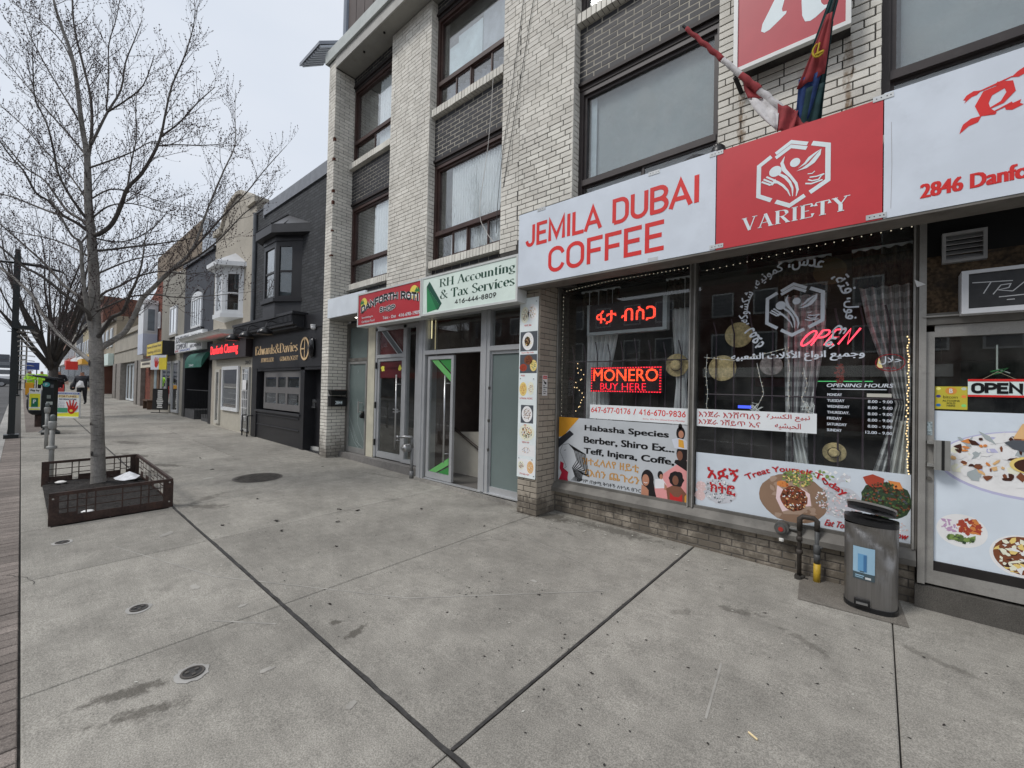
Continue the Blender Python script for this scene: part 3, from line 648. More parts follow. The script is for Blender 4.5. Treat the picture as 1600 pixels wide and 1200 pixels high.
M_MORT=mat('dark_mortar',(.075,.07,.064),.95,var=.25,vscale=20)
M_MORTL=mat('pale_mortar',(.30,.285,.25),.95,var=.2,vscale=20)
M_MORTM=mat('grey_mortar',(.12,.11,.10),.95,var=.25,vscale=20)
M_BROWN=mat('brown_window_frame',(.058,.030,.025),.45,var=.15,vscale=4,dirt=.25,dcol=(.11,.09,.08),dscale=8)
M_BROWN2=mat('dark_brown_window_frame',(.045,.036,.036),.45,var=.15,vscale=4,dirt=.2,dcol=(.10,.09,.085),dscale=8)
M_ALU=mat('worn_aluminium',(.36,.35,.33),.42,.35,var=.14,vscale=5,fine=.06,dirt=.4,dcol=(.12,.11,.10),dscale=5)
M_ALUD=mat('dirty_aluminium',(.16,.152,.138),.55,.25,var=.2,vscale=5,dirt=.55,dcol=(.07,.062,.055),dscale=4)
M_SILV=mat('silver_door_frame',(.50,.51,.52),.38,.35,var=.05,vscale=4,dirt=.12,dcol=(.25,.25,.25),dscale=6)
M_SOFF=mat('painted_soffit',(.33,.32,.29),.8,var=.12,vscale=2,dirt=.45,dcol=(.15,.14,.12),dscale=2)
M_FASC=mat('pale_fascia_metal',(.47,.50,.48),.55,var=.08,dirt=.2,dcol=(.25,.24,.22),dscale=3)
M_DARK=mat('dark_interior',(.018,.016,.015),.9,var=.2)
M_ROOM=mat('room_wall',(.13,.115,.10),.9,var=.15)
M_GLASS=glass_mat('window_glass',(.95,.97,.965),1.25)
M_GLASSUP=glass_mat('upper_window_glass',(.96,.985,.99),2.3,dirt=.06)
M_GLASSUP2=glass_mat('near_upper_window_glass',(.93,.96,.97),1.8,dirt=.14)
bld=thing('brick_building','three storey white brick building with black brick panels between the piers','building',(-3.5,5,0))
WY=4.52
PYF=4.34
core=MB()
core.box(-8.66,4.6,WY+.16,16,3.1,8.3);core.box(-8.66,4.6,9.5,16,0,3.1)
core.box(-8.72,-8.66,4.2,16,0,8.3)
core.box(-8.66,4.6,4.7,16,8.3,8.36)
core.box(1.25,4.6,4.46,9.5,0,3.1)
core.build('wall',mat('side_wall',(.20,.19,.18),.9),bld)
# bricks --------------------------------------------------------
BH,BG,BL=.0575,.0095,.195
PITCH=BH+BG
def brick_mesh(name,L,H,D,m,ch=.0025):
 q=MB();h,z=L/2,H/2
 q.add([(-h,D,-z),(h,D,-z),(h,D,z),(-h,D,z),(-h,ch,-z),(h,ch,-z),(h,ch,z),(-h,ch,z),(-h+ch,0,-z+ch),(h-ch,0,-z+ch),(h-ch,0,z-ch),(-h+ch,0,z-ch)],[(0,1,5,4),(1,2,6,5),(2,3,7,6),(3,0,4,7),(4,5,9,8),(5,6,10,9),(6,7,11,10),(7,4,8,11),(8,9,10,11)])
 me=q.mesh(name,[m]);return me
BM={}
def bricks(axis,plane,a0,a1,z0,z1,m,single,name,rng,bond=.5,vert=False,depth=.03):
 """lays bricks over a rectangle. axis 'y': face towards the street at y=plane; axis 'x': face towards +x at x=plane. single: parent each brick as a part; else returns MB"""
 q=None if single else MB()
 ncourse=max(1,int(round((z1-z0)/PITCH)));ph=(z1-z0)/ncourse
 for i in range(ncourse):
  zc=z0+(i+.5)*ph
  off=rng.choice((0,.34,.5,.68)) if bond=='wild' else (bond if i%2 else 0)
  a=a0-(BL+BG)*off
  while a<a1-.004:
   s,e=max(a,a0),min(a+BL,a1)
   if e-s>.02:
    j=rng.uniform(-.0012,.0022);L=e-s;H=ph-BG
    if single:
     key=(name,round(L,2),round(H,3),axis)
     if key not in BM:BM[key]=brick_mesh(name,round(L,2) if abs(L-BL)>.004 else BL,H,depth,m)
     o=obj(name,BM[key],single);mid=(s+e)/2
     o.location=(mid,plane+j,zc) if axis=='y' else (plane-j,mid,zc)
     if axis=='x':o.rotation_euler=(0,0,pi/2)
    else :
     if axis=='y':q.box(s,e,plane+j,plane+depth,zc-H/2,zc+H/2)
     else :q.box(plane-depth,plane-j,s,e,zc-H/2,zc+H/2)
   a+=BL+BG
 return q
rb=random.Random(11)
def pier(x0,x1,yf,z0,z1,mort=M_MORT,yb=WY+.16):
 q=MB();q.box(x0+.008,x1-.008,yf+.008,yb,z0,z1);return q
mo=MB()
P1=(-8.70,-8.42);P2=(-6.84,-5.69);P3=(-4.03,-2.85);P4=(-1.19,0.0);P5=(1.66,2.84)
for (x0,x1,yf,z0,z1) in ((P1[0],P1[1],4.05,.0,8.30),(P2[0],P2[1],PYF,3.1,8.10),(P3[0],P3[1],PYF,2.9,8.10),(P4[0],P4[1],PYF,3.1,8.10),(P5[0],P5[1],PYF,3.1,8.10)):
 mo.box(x0+.008,x1-.008,yf+.008,WY+.16,z0,z1)
mo.build('pier_mortar',M_MORT,bld)
BX='brick'
ch=[]
# near piers: each brick a part
bricks('y',PYF,P4[0],P4[1],3.62,5.16,M_WB,bld,'white_brick',rb,'wild')
bricks('y',PYF,P3[0]+.32,P3[1],3.62,4.98,M_WB,bld,'white_brick',rb,'wild')
q=MB()
def merge(a,b):
 o=len(a.v);a.v+=b.v;a.f+=[tuple(i+o for i in f) for f in b.f];a.m+=b.m
for args in (('y',PYF,P4[0],P4[1],5.16,8.1),('y',PYF,P3[0],P3[0]+.315,3.5,8.1),('y',PYF,P3[0]+.32,P3[1],4.98,8.1),('y',PYF,P5[0],P5[1],3.6,8.1),('y',PYF,P2[0],P2[1],3.15,8.1),('y',4.05,P1[0],P1[1],.12,8.29),('x',P1[1],4.055,WY+.02,.12,8.09),('x',P2[1],PYF+.005,WY+.02,3.2,8.1),('x',P3[1],PYF+.005,WY+.02,3.6,8.1),('x',P4[1],PYF+.005,WY+.02,3.6,8.1)):
 merge(q,bricks(args[0],args[1],args[2],args[3],args[4],args[5],M_WB,None,BX,rb,'wild' if args[0]=='y' else .5))
 # split the pier P1 foot off for its grime
q.build('upper_white_brick',M_WBL,bld,kind='stuff',fix=False)
# red rust marks and knocked-out brick corners on the far pier
q=MB()
for z in (3.02,4.24,4.75,5.3,5.55,6.2,6.6):
 q.box(-8.45-rb.uniform(0,.05),-8.41,4.044,4.09,z,z+rb.uniform(.03,.08))
q.build('chipped_brick',mat('raw_clay',(.11,.045,.03),.95,var=.3,vscale=30),bld)
# black brick panels between floors
mo=MB();zz=[]
WIN=[(-8.42,-6.84),(-5.69,-4.03),(-2.85,-1.19),(0.0,1.66)]
for i,(x0,x1) in enumerate(WIN):
 for z0,z1 in ((5.42,6.12),(7.92,8.12),(3.3,3.58)):
  mo.box(x0,x1,WY-.06+.0025,WY+.16,z0,z1)
mo.build('panel_mortar',mat('panel_mortar',(.42,.39,.33),.95,var=.15,vscale=20),bld,kind='stuff')
q=MB()
for i,(x0,x1) in enumerate(WIN):
 if i in (1,2):bricks('y',WY-.06,x0+.004,x1-.004,5.43,6.11,M_BB,bld,'black_brick',rb,.5)
 else :merge(q,bricks('y',WY-.06,x0+.004,x1-.004,5.43,6.11,M_BB,None,BX,rb,.5))
 merge(q,bricks('y',WY-.06,x0+.004,x1-.004,7.93,8.11,M_BB,None,BX,rb,.5))
 merge(q,bricks('y',WY-.06,x0+.004,x1-.004,3.30,3.57,M_BB,None,BX,rb,.5))
q.build('upper_black_brick',M_BB,bld,kind='stuff',fix=False)
# rowlock sills: bricks on edge
rowm=MB();rowm.box(-.029,.029,0,.14,-.058,.058);rmesh=rowm.mesh('sill_brick',[M_WB])
mo=MB()
for i,(x0,x1) in enumerate(WIN):
 for z0 in (3.585,6.125):
  mo.box(x0,x1,WY-.135,WY+.05,z0+.004,z0+.112)
  x=x0+.035
  while x<x1-.02:
   o=obj('sill_brick',rmesh,bld);o.location=(x,WY-.145+rb.uniform(-.003,.003),z0+.058);o.rotation_euler=(rb.uniform(-.02,.02),rb.uniform(-.02,.02),0)
   x+=.0675
mo.build('sill_mortar',M_MORTM,bld,kind='stuff')
# upper windows ---------------------------------------------------
def upper_window(x0,x1,zb,zt,ztr,fm,splits,gm,big=True,lab=None):
 """brown framed window: large pane above a row of small sliders"""
 f=MB();y0,y1=WY-.04,WY+.06;fw=.055
 f.box(x0,x0+fw,y0,y1,zb,zt);f.box(x1-fw,x1,y0,y1,zb,zt)
 f.box(x0+fw,x1-fw,y0,y1,zt-fw,zt);f.box(x0+fw,x1-fw,y0,y1,zb,zb+.05)
 f.box(x0+fw,x1-fw,y0-.012,y1,ztr-.035,ztr+.035)
 f.box(x0+fw,x0+fw+.035,y0+.03,y1,ztr+.035,zt-fw);f.box(x1-fw-.035,x1-fw,y0+.03,y1,ztr+.035,zt-fw);f.box(x0+fw+.035,x1-fw-.035,y0+.03,y1,zt-fw-.035,zt-fw)
 w=f.build('window',fm,bld,label=lab)
 p=MB();p.box(x0+fw+.035,x1-fw-.035,WY+.018,WY+.024,ztr+.035,zt-fw-.035);p.build('pane',gm,w)
 xs=[x0+fw]+[x0+fw+(x1-x0-2*fw)*s for s in splits]+[x1-fw]
 for i in range(len(xs)-1):
  a,b_=xs[i],xs[i+1];sh=MB();t_=.024;yy=y0+(.01 if i%2 else .03)
  sh.box(a,a+t_,yy,yy+.03,zb+.05,ztr-.035);sh.box(b_-t_,b_,yy,yy+.03,zb+.05,ztr-.035)
  sh.box(a+t_,b_-t_,yy,yy+.03,zb+.05,zb+.05+t_);sh.box(a+t_,b_-t_,yy,yy+.03,ztr-.035-t_,ztr-.035)
  sh.build('sash',fm,w)
  p=MB();p.box(a+t_,b_-t_,yy+.012,yy+.016,zb+.05+t_,ztr-.035-t_);p.build('small_pane',gm,w)
 h=MB();h.box(x0,x1,WY-.05,WY+.06,zt,zt+.05);h.box(x0,x1,WY-.08,WY+.06,zt+.05,zt+.09);h.build('head_trim',mat('dark_head_trim',(.025,.018,.017),.6,var=.1),w)
 r=MB();r.box(x0+.02,x1-.02,WY+.5,WY+.52,zb-.1,zt+.2);r.box(x0+.02,x0+.03,WY+.17,WY+.5,zb-.1,zt+.2);r.box(x1-.03,x1-.02,WY+.17,WY+.5,zb-.1,zt+.2)
 r.build('reveal',M_ROOM,w)
 return w
for i,(x0,x1) in enumerate(WIN):
 fm=M_BROWN if i<2 else M_BROWN2
 sp=(.5,) if i==0 else (.27,.5,.78) if i==1 else (.5,)
 gm=M_GLASSUP if i<2 else M_GLASSUP2
 core_holes=None
 upper_window(x0,x1,3.70,5.33,4.17,fm,sp,gm)
 upper_window(x0,x1,6.24,7.83,6.70,fm,sp,gm)
def curtain(x0,x1,y,z0,z1,m,lab,amp=.025,waves=9,cat='curtain',grp=None,seed=0,taper=None,name='curtain'):
 n=waves*8;q=MB();rr=random.Random(seed);ph=[rr.uniform(.7,1.3) for _ in range(n+1)];rows=7;vs=[]
 for j in range(rows):
  tz=j/(rows-1);a0,a1=(x0,x1) if not taper else taper(tz,x0,x1)
  for i in range(n+1):
   u=i/n;vs.append((a0+(a1-a0)*u,y+amp*sin(2*pi*waves*u+ph[i]*.5)*(.6+.4*ph[i]),z0+(z1-z0)*tz))
 k=len(vs)
 q.add(vs,[(j*(n+1)+i,j*(n+1)+i+1,(j+1)*(n+1)+i+1,(j+1)*(n+1)+i) for j in range(rows-1) for i in range(n)])
 o=q.build(name,m,None,smooth=True,fix=False);return tag(o,lab,cat,grp)
M_SHEER=mat('sheer_curtain',(.86,.86,.86),.8,var=.05,vscale=3)
M_PAPER=mat('paper_over_glass',(.62,.70,.73),.8,var=.14,vscale=3,dirt=.3,dcol=(.42,.52,.56),dscale=4)
M_BLIND=mat('grey_blind',(.33,.35,.35),.8,var=.08,vscale=1.5)
M_PURP=mat('pale_curtain',(.56,.57,.66),.8,var=.08)
curtain(-5.35,-4.09,WY+.06,3.77,5.22,M_SHEER,'white pleated sheer curtain in the second floor window over the mint green sign',.018,22,seed=1)
curtain(-7.72,-6.9,WY+.06,3.77,5.22,M_SHEER,'half drawn white curtain in the second floor window over the palm tree sign',.016,9,seed=2)
curtain(-7.6,-6.9,WY+.06,6.31,7.7,M_SHEER,'half drawn white curtain in the third floor window at the far end',.016,8,seed=3)
q=MB();q.box(-5.5,-4.72,WY+.07,WY+.074,6.74,7.32);q.box(-5.28,-4.72,WY+.066,WY+.069,6.74,7.42);tag(q.build('paper_sheet',M_PAPER),'crinkled pale blue paper taped inside the third floor window','paper sheet')
q=MB();q.box(-4.72,-4.09,WY+.078,WY+.084,6.74,7.5);tag(q.build('roller_blind',mat('grey_roller_blind',(.42,.44,.48),.8)),'plain grey roller blind beside the crinkled paper, third floor','blind')
curtain(-5.6,-4.1,WY+.14,6.3,6.66,M_PURP,'pale lilac curtain behind the small sliding panes, third floor',.02,12,seed=5)
for k,(x0,x1,lab) in enumerate(((-2.74,-1.3,'flat grey blind filling the second floor window over the white coffee sign'),(.09,1.57,'flat grey blind filling the second floor window at the right edge'))):
 q=MB();q.box(x0+.03,x1,WY+.09,WY+.1,4.2,5.26);tag(q.build('window_blind',M_BLIND),lab,'blind','grey blinds on the second floor')
 q=MB();q.box(x0,x1,WY+.1,WY+.11,3.75,4.14);tag(q.build('lower_blind',mat('lower_blind',(.34,.37,.40),.8)),lab.replace('flat grey blind filling the second floor window','short pale blind behind small panes'),'blind')
q=MB();q.box(-2.735,-2.66,WY+.06,WY+.075,4.21,5.24);tag(q.build('blind_edge',mat('blind_edge',(.50,.56,.58),.7)),'pale vertical strip at the left edge of the grey blind','blind strip')
# roof edge --------------------------------------------------------
q=MB();q.box(P1[1],4.6,4.06,WY+.16,8.11,8.15);q.build('soffit',M_SOFF,bld)
q=MB();q.box(P1[1],4.6,4.035,4.06,8.09,8.30);q.build('lower_fascia',mat('lower_fascia',(.42,.41,.38),.6,var=.08,dirt=.3,dcol=(.22,.2,.17)),bld)
q=MB();q.box(-8.78,4.6,3.99,4.035,8.30,8.53);q.box(-8.78,4.6,4.035,16,8.50,8.53);q.box(-8.78,-8.735,4.035,16,8.30,8.50);q.build('upper_fascia',M_FASC,bld)
for x in (-5.9,-2.9):q=MB();q.box(x,x+.006,3.985,3.99,8.30,8.53);q.build('fascia_joint',M_DARK,bld)
for x in (-7.6,-6.9):q=MB();q.lathe((x,4.2,8.10),[(.02,-.01),(.02,.01)],12);q.build('soffit_vent',M_DARK,bld)
# ---------------------------------------------------------------- shop front, right hand bay
SY=4.45
fr=MB()
q=MB()
q.box(-3.09,.22,SY+.006,SY+.25,0,.36);q.box(-3.38,-3.09,4.07,SY+.25,0,2.92)
q.build('base_mortar',M_MORTM,bld)
bricks('y',SY,-3.085,.215,.03,.355,M_TB,bld,'beige_brick',rb,.5)
bricks('y',4.06,-3.385,-3.09,.03,2.86,M_TB,bld,'beige_brick',rb,.5)
qq=bricks('x',-3.085,4.065,SY-.01,.03,2.90,M_TB,None,BX,rb,.5);qq.build('pier_side_brick',M_TB,bld,kind='stuff',fix=False)
def bar(name,x0,x1,y0,y1,z0,z1,m,parent=bld,label=None):
 q=MB();q.box(x0,x1,y0,y1,z0,z1);return q.build(name,m,parent,label=label)
 # sill
q=MB();q.add([(-3.1,SY-.09,.355),(.22,SY-.09,.355),(.22,SY+.02,.355),(-3.1,SY+.02,.355),(-3.1,SY-.09,.40),(.22,SY-.09,.40),(.22,SY-.02,.465),(-3.1,SY-.02,.465),(.22,SY+.02,.465),(-3.1,SY+.02,.465)],[(0,1,5,4),(4,5,6,7),(7,6,8,9),(0,3,2,1),(1,2,8,6,5),(0,4,7,9,3)])
q.build('window_sill',M_ALUD,bld)
shopw=MB()
for x0,x1 in ((-3.14,-3.06),(-1.45,-1.395),(.20,.225)):shopw.box(x0,x1,SY-.03,SY+.06,.466,3.12)
for x0,x1 in ((-3.06,-1.45),(-1.395,.20)):shopw.box(x0,x1,SY-.02,SY+.05,.466,.492);shopw.box(x0,x1,SY-.02,SY+.05,3.05,3.12)
shopw_o=shopw.build('shop_window',M_ALUD,bld)
q=MB()
for x in (-3.075,-1.455,-1.412,.197):q.box(x,x+.012,SY-.042,SY-.03,.466,3.1)
q.build('glazing_bead',M_ALU,shopw_o,kind='stuff')
for x0,x1 in ((-3.055,-1.452),(-1.393,.198)):
 q=MB();q.box(x0,x1,SY+.012,SY+.02,.494,3.05);q.build('pane',M_GLASS,shopw_o)
 # column between window and door, door, step
bar('column',.228,.268,SY-.05,SY+.06,.232,3.12,M_ALU)
step=MB();step.add([(.215,4.40,g(.2,4.4)-.1),(2.4,4.40,-.1),(2.4,4.6,-.1),(.215,4.6,-.1),(.215,4.40,.215),(2.4,4.40,.205),(2.4,4.6,.205),(.215,4.6,.215)],[(0,1,5,4),(1,2,6,5),(2,3,7,6),(3,0,4,7),(4,5,6,7)])
step.build('door_step',concrete_mat('step_concrete',(.105,.098,.088)),bld)
dfr=MB();dfr.box(.27,.315,SY-.02,SY+.04,.235,2.10);dfr.box(1.07,1.115,SY-.02,SY+.04,.235,2.10)
dfr.box(.315,1.07,SY-.02,SY+.04,2.06,2.146);dfr.box(.315,1.07,SY-.02,SY+.04,.235,.335)
shop_door=dfr.build('shop_door',M_ALU,bld)
bar('stop_bar',.315,1.07,SY-.01,SY+.03,.335,.40,M_DARK,shop_door)
q=MB();q.box(.315,1.07,SY+.006,SY+.012,.40,2.06);q.build('pane',M_GLASS,shop_door)
q=MB();q.box(.315,.395,SY-.085,SY-.075,1.085,1.30);q.box(.275,.318,SY-.08,SY-.02,1.27,1.29);q.box(.275,.318,SY-.08,SY-.02,1.105,1.125);q.box(.31,.32,SY-.09,SY-.02,1.085,1.30)
q.build('pull_handle',mat('handle_steel',(.42,.42,.40),.35,.6),shop_door)
q=MB();q.box(.349,.365,SY-.0875,SY-.0852,1.085,1.30);q.build('black_tape',mat('black_tape',(.012,.012,.012),.5),shop_door)
q=MB();q.tube([(.29,SY-.02,1.01),(.29,SY-.036,1.01)],.014,16);q.build('lock',M_ALUD,shop_door)
q=MB();q.box(.277,.305,SY-.0225,SY-.02,1.33,1.43);o=q.build('sticker',mat('scratched_sticker',(.3,.36,.38),.6,var=.5,vscale=90),shop_door)
bar('door_head',.268,1.25,SY-.04,SY+.06,2.15,2.235,M_ALUD)
bar('head_rail',.25,.47,SY-.06,SY-.04,2.205,2.215,M_ALU)
bar('door_jamb',1.12,1.25,SY-.04,SY+.06,.21,2.15,M_ALU)
M_RUSTP=mat('stained_transom_panel',(.085,.058,.035),.9,var=.5,vscale=5,fine=.4,fscale=40,dirt=.8,dcol=(.03,.026,.024),dscale=4)
bar('transom_panel',.268,1.25,SY+.02,SY+.05,2.236,2.67,M_RUSTP)
bar('black_panel',.268,1.25,SY+.03,SY+.06,2.67,3.12,mat('black_transom',(.008,.008,.008),.7))
# louvre vent
q=MB();q.box(.35,.575,SY-.03,SY+.03,2.60,2.62);q.box(.35,.575,SY-.03,SY+.03,2.80,2.82);q.box(.35,.37,SY-.03,SY+.03,2.62,2.80);q.box(.555,.575,SY-.03,SY+.03,2.62,2.80)
vent=q.build('louvre_vent',mat('grey_plastic',(.36,.36,.36),.5),bld)
for i in range(5):
 z=2.625+i*.035;q=MB();q.add([(.37,SY-.028,z),(.555,SY-.028,z),(.555,SY+.01,z+.032),(.37,SY+.01,z+.032),(.37,SY-.025,z-.003),(.555,SY-.025,z-.003),(.555,SY+.013,z+.029),(.37,SY+.013,z+.029)],[(0,1,2,3),(4,7,6,5),(0,4,5,1),(1,5,6,2),(2,6,7,3),(3,7,4,0)]);q.build('louvre',MATS['grey_plastic'],vent)
 # torn tab on the column
q=MB();q.prism(FY(SY-.052),[(.2,2.50),(.262,2.455),(.215,2.44)],0,.003);q.build('torn_tab',flat(200,200,200),bld)
# room behind the shop windows
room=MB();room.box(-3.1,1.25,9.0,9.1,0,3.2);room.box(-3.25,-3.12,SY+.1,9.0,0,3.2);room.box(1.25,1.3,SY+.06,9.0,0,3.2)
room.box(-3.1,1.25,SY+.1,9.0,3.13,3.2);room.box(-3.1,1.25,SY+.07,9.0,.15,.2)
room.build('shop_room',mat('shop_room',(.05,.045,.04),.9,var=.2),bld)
q=MB();q.box(-2.6,-1.0,7.6,8.0,.2,1.3);q.box(-.6,.9,7.8,8.3,.2,1.2);q.box(-2.9,-2.4,6.0,7.0,.2,2.2);q.build('shop_counter',mat('counter_wood',(.07,.045,.03),.6),bld)
q=MB();q.box(-2.4,-.9,8.9,8.97,1.5,1.95);q.box(-.1,.9,8.9,8.97,1.7,2.3);q.box(.5,1.2,6.3,6.35,2.0,3.0);q.build('wall_cladding',mat('inner_poster',(.14,.12,.10),.8),bld)
# ---------------------------------------------------------------- accounting entrance
AY=4.21
q=MB()
for x0,x1 in ((-5.655,-5.485),(-4.232,-4.055)):
 q.box(x0,x1,AY,AY+.10,.165,2.72);q.box(x0+.06,x1-.06,AY-.012,AY,.165,2.72)
q.box(-5.485,-4.232,AY,AY+.10,2.135,2.20);q.box(-4.055,-3.39,AY,AY+.10,2.135,2.20);q.box(-5.655,-3.39,AY,AY+.1,2.70,2.86)
q.box(-5.655,-5.60,AY+.10,SY+.1,.165,2.86)
afr=q.build('entrance_frame',M_SILV,bld)
for x0,x1 in ((-5.475,-4.24),(-4.045,-3.4)):
 q=MB();q.box(x0,x1,AY+.05,AY+.056,2.2,2.70);q.build('transom_pane',M_GLASS,afr)
def glazed_door(name,x0,x1,z0,z1,y,fw,m,gm,parent,zb=None):
 zb=zb or fw
 q=MB();q.box(x0,x0+fw,y,y+.045,z0,z1);q.box(x1-fw,x1,y,y+.045,z0,z1);q.box(x0+fw,x1-fw,y,y+.045,z1-fw,z1);q.box(x0+fw,x1-fw,y,y+.045,z0,z0+zb)
 d=q.build(name,m,parent);q=MB();q.box(x0+fw,x1-fw,y+.02,y+.026,z0+zb,z1-fw);q.build('pane',gm,d);return d
def long_handle(x,y,z0,z1,parent,zs):
 q=MB();q.tube([(x,y-.06,z0),(x,y-.06,z1)],.014,14)
 for z in zs:q.tube([(x,y-.06,z),(x+.05,y,z)],.008,8)
 return q.build('long_handle',mat('brushed_steel',(.55,.55,.55),.3,.8),parent,smooth=True)
ad=glazed_door('sliding_door',-5.445,-4.83,.195,2.11,AY+.03,.055,M_SILV,M_GLASS,bld,.095)
long_handle(-4.945,AY+.03,.49,1.80,ad,(.62,1.68))
GREENS=[flat(96,160,92,name='light_green_film'),flat(52,120,60,name='dark_green_film')]
q=MB();F=FY(AY+.046)
q.poly(F,[(-5.38,2.05),(-5.22,2.05),(-4.892,1.81),(-4.892,1.70)],.0,0);q.poly(F,[(-5.19,2.05),(-4.892,2.05),(-4.892,1.84)],.0,1)
q.build('green_film',GREENS,ad,fix=False,kind='stuff');q=MB();q.poly(F,[(-5.38,.295),(-5.2,.295),(-4.892,.455),(-4.892,.56)],.0,0);q.poly(F,[(-5.16,.295),(-4.892,.295),(-4.892,.425)],.0,1)
q.build('green_film',GREENS,ad,fix=False,kind='stuff')
M_FROST=mat('frosted_glass',(.155,.195,.19),.22,var=.07,vscale=1.5,spec=.6)
apd=glazed_door('side_panel',-4.085,-3.40,.17,2.14,AY+.03,.05,M_SILV,M_FROST,bld,.10)
q=MB();q.tube([(-4.06,AY+.01,.5),(-4.06,AY+.01,1.85)],.006,8)
for z in (.75,1.15,1.6):q.box(-4.068,-4.052,AY,AY+.03,z,z+.04)
q.build('hinge_rod',M_ALUD,apd)
thr=MB();thr.add([(-5.68,AY-.02,.02),(-3.385,AY-.02,.02),(-3.385,4.6,.02),(-5.68,4.6,.02),(-5.68,AY-.02,.168),(-3.385,AY-.02,.15),(-3.385,4.6,.15),(-5.68,4.6,.168)],[(0,1,5,4),(1,2,6,5),(2,3,7,6),(3,0,4,7),(4,5,6,7)])
thr.build('threshold',concrete_mat('threshold_concrete',(.30,.285,.26)),bld)
bar('threshold_strip',-5.44,-3.41,AY-.012,AY+.05,.172,.186,M_SILV)
# inside
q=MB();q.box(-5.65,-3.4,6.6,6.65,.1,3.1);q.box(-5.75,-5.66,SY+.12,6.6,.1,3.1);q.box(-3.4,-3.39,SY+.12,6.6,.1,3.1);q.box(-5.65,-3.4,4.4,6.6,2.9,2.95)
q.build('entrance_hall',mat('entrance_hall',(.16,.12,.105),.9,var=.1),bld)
q=MB();q.box(-5.65,-3.4,4.32,6.6,.10,.165);q.build('hall_floor',mat('hall_floor',(.16,.15,.14),.6),bld)
q=MB();q.add([(-6.3,4.9,.16),(-3.42,4.9,.16),(-3.42,4.9,1.02),(-6.3,4.9,.80),(-6.3,4.96,.16),(-3.42,4.96,.16),(-3.42,4.96,1.02),(-6.3,4.96,.80)],[(0,1,2,3),(4,7,6,5),(3,2,6,7)])
q.build('half_wall',mat('half_wall',(.52,.48,.42),.85,var=.05),bld)
q=MB();q.tube([(-5.75,4.84,1.06),(-4.3,4.84,.38)],.022,10);q.tube([(-5.05,4.84,.73),(-5.05,4.9,.68)],.01,8);q.build('stair_rail',mat('stair_rail',(.05,.035,.03),.5),bld)
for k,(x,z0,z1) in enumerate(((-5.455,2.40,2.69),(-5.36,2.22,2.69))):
 q=MB();q.box(x,x+.012,4.30,4.31,z0,z1);q.build('reflection_strip',emis('yellow_reflection_glow%d'%k,(1,.86,.5),(.9,.28)[k]),bld)  # yellow reflections in the transom glass, put in as glowing strips, not lamps
 # ---------------------------------------------------------------- roti shop entrance and the side door
q=MB()
q.box(-8.40,-8.33,SY-.02,SY+.06,.265,2.90);q.box(-7.605,-7.535,SY-.02,SY+.06,.265,2.90);q.box(-8.33,-7.605,SY-.02,SY+.06,2.115,2.18);q.box(-8.33,-7.605,SY-.02,SY+.06,2.82,2.90)
sfr=q.build('side_door_frame',M_ALUD,bld)
q=MB();q.box(-8.33,-7.605,SY+.02,SY+.026,2.18,2.82);q.build('transom_pane',M_FROST,sfr)
sd_=glazed_door('side_door',-8.33,-7.605,.27,2.11,SY-.015,.05,mat('side_door_alu',(.30,.30,.29),.45,.3,dirt=.3,dcol=(.15,.14,.13)),M_FROST,bld,.105)
q=MB();q.box(-7.80,-7.77,SY-.08,SY-.07,1.09,1.31);q.box(-7.80,-7.64,SY-.07,SY-.06,1.28,1.295);q.box(-7.80,-7.64,SY-.07,SY-.06,1.10,1.115);q.build('pull_handle',MATS['handle_steel'],sd_)
q=MB();q.box(-7.72,-7.66,SY-.05,SY-.015,.98,1.12);q.lathe((-7.69,SY-.07,.99),[(.02,0),(.03,.03),(.02,.07)],12);q.build('keypad_lock',mat('black_plastic',(.015,.015,.015),.4),sd_)
q=MB();F=FY(SY+.004)
for pts in ([(-8.27,1.0),(-7.98,.5),(-7.72,.39)],[(-8.27,.78),(-8.05,.48),(-7.9,.38)],[(-7.97,1.35),(-7.93,.85),(-7.68,.5)],[(-8.24,.95),(-7.86,.42)]):q.line(F,pts,.008,0)
q.line(F,arc(-7.97,1.92,.02,.022,150,-60,8)+[(-7.97,1.87)],.006,0)
q.build('scratch',mat('glass_scratch',(.35,.4,.39),.6),sd_,fix=False)
q=MB();q.box(-7.53,-7.29,SY-.04,SY+.06,.262,2.84);q.build('cream_post',mat('cream_paint',(.58,.55,.44),.7,var=.08,dirt=.15,dcol=(.3,.27,.2)),bld)
q=MB();q.box(-7.28,-7.225,SY-.03,SY+.06,.28,2.72);q.box(-6.385,-6.30,SY-.03,SY+.06,.28,2.72);q.box(-6.02,-5.66,SY-.03,SY+.06,.28,2.86);q.box(-7.225,-6.385,SY-.03,SY+.06,2.15,2.21);q.box(-7.53,-6.02,SY-.03,SY+.06,2.665,2.80)
q.box(-6.30,-6.02,SY-.03,SY+.06,.28,.34)
rfr=q.build('roti_frame',M_SILV,bld)
q=MB();q.box(-7.225,-6.385,SY+.01,SY+.016,2.21,2.665);q.box(-6.30,-6.02,SY+.01,SY+.016,.34,2.665);q.build('transom_pane',M_GLASS,rfr)
q=MB();q.box(-7.225,-6.385,SY+.03,SY+.034,2.21,2.665);q.build('red_film',flat(120,45,50,.9,name='red_window_film'),rfr)
q=MB();F=FY(SY+.008);q.poly(F,[(-7.14,2.66),(-6.98,2.66),(-6.42,2.21),(-6.58,2.21)],0,0);q.line(F,[(-7.15,2.66),(-6.60,2.21)],.018,.001,1);q.line(F,[(-6.98,2.66),(-6.43,2.21)],.018,.001,1)
q.build('film_stripe',[mat('grey_film',(.10,.12,.13),.4),flat(170,172,175)],rfr,fix=False)
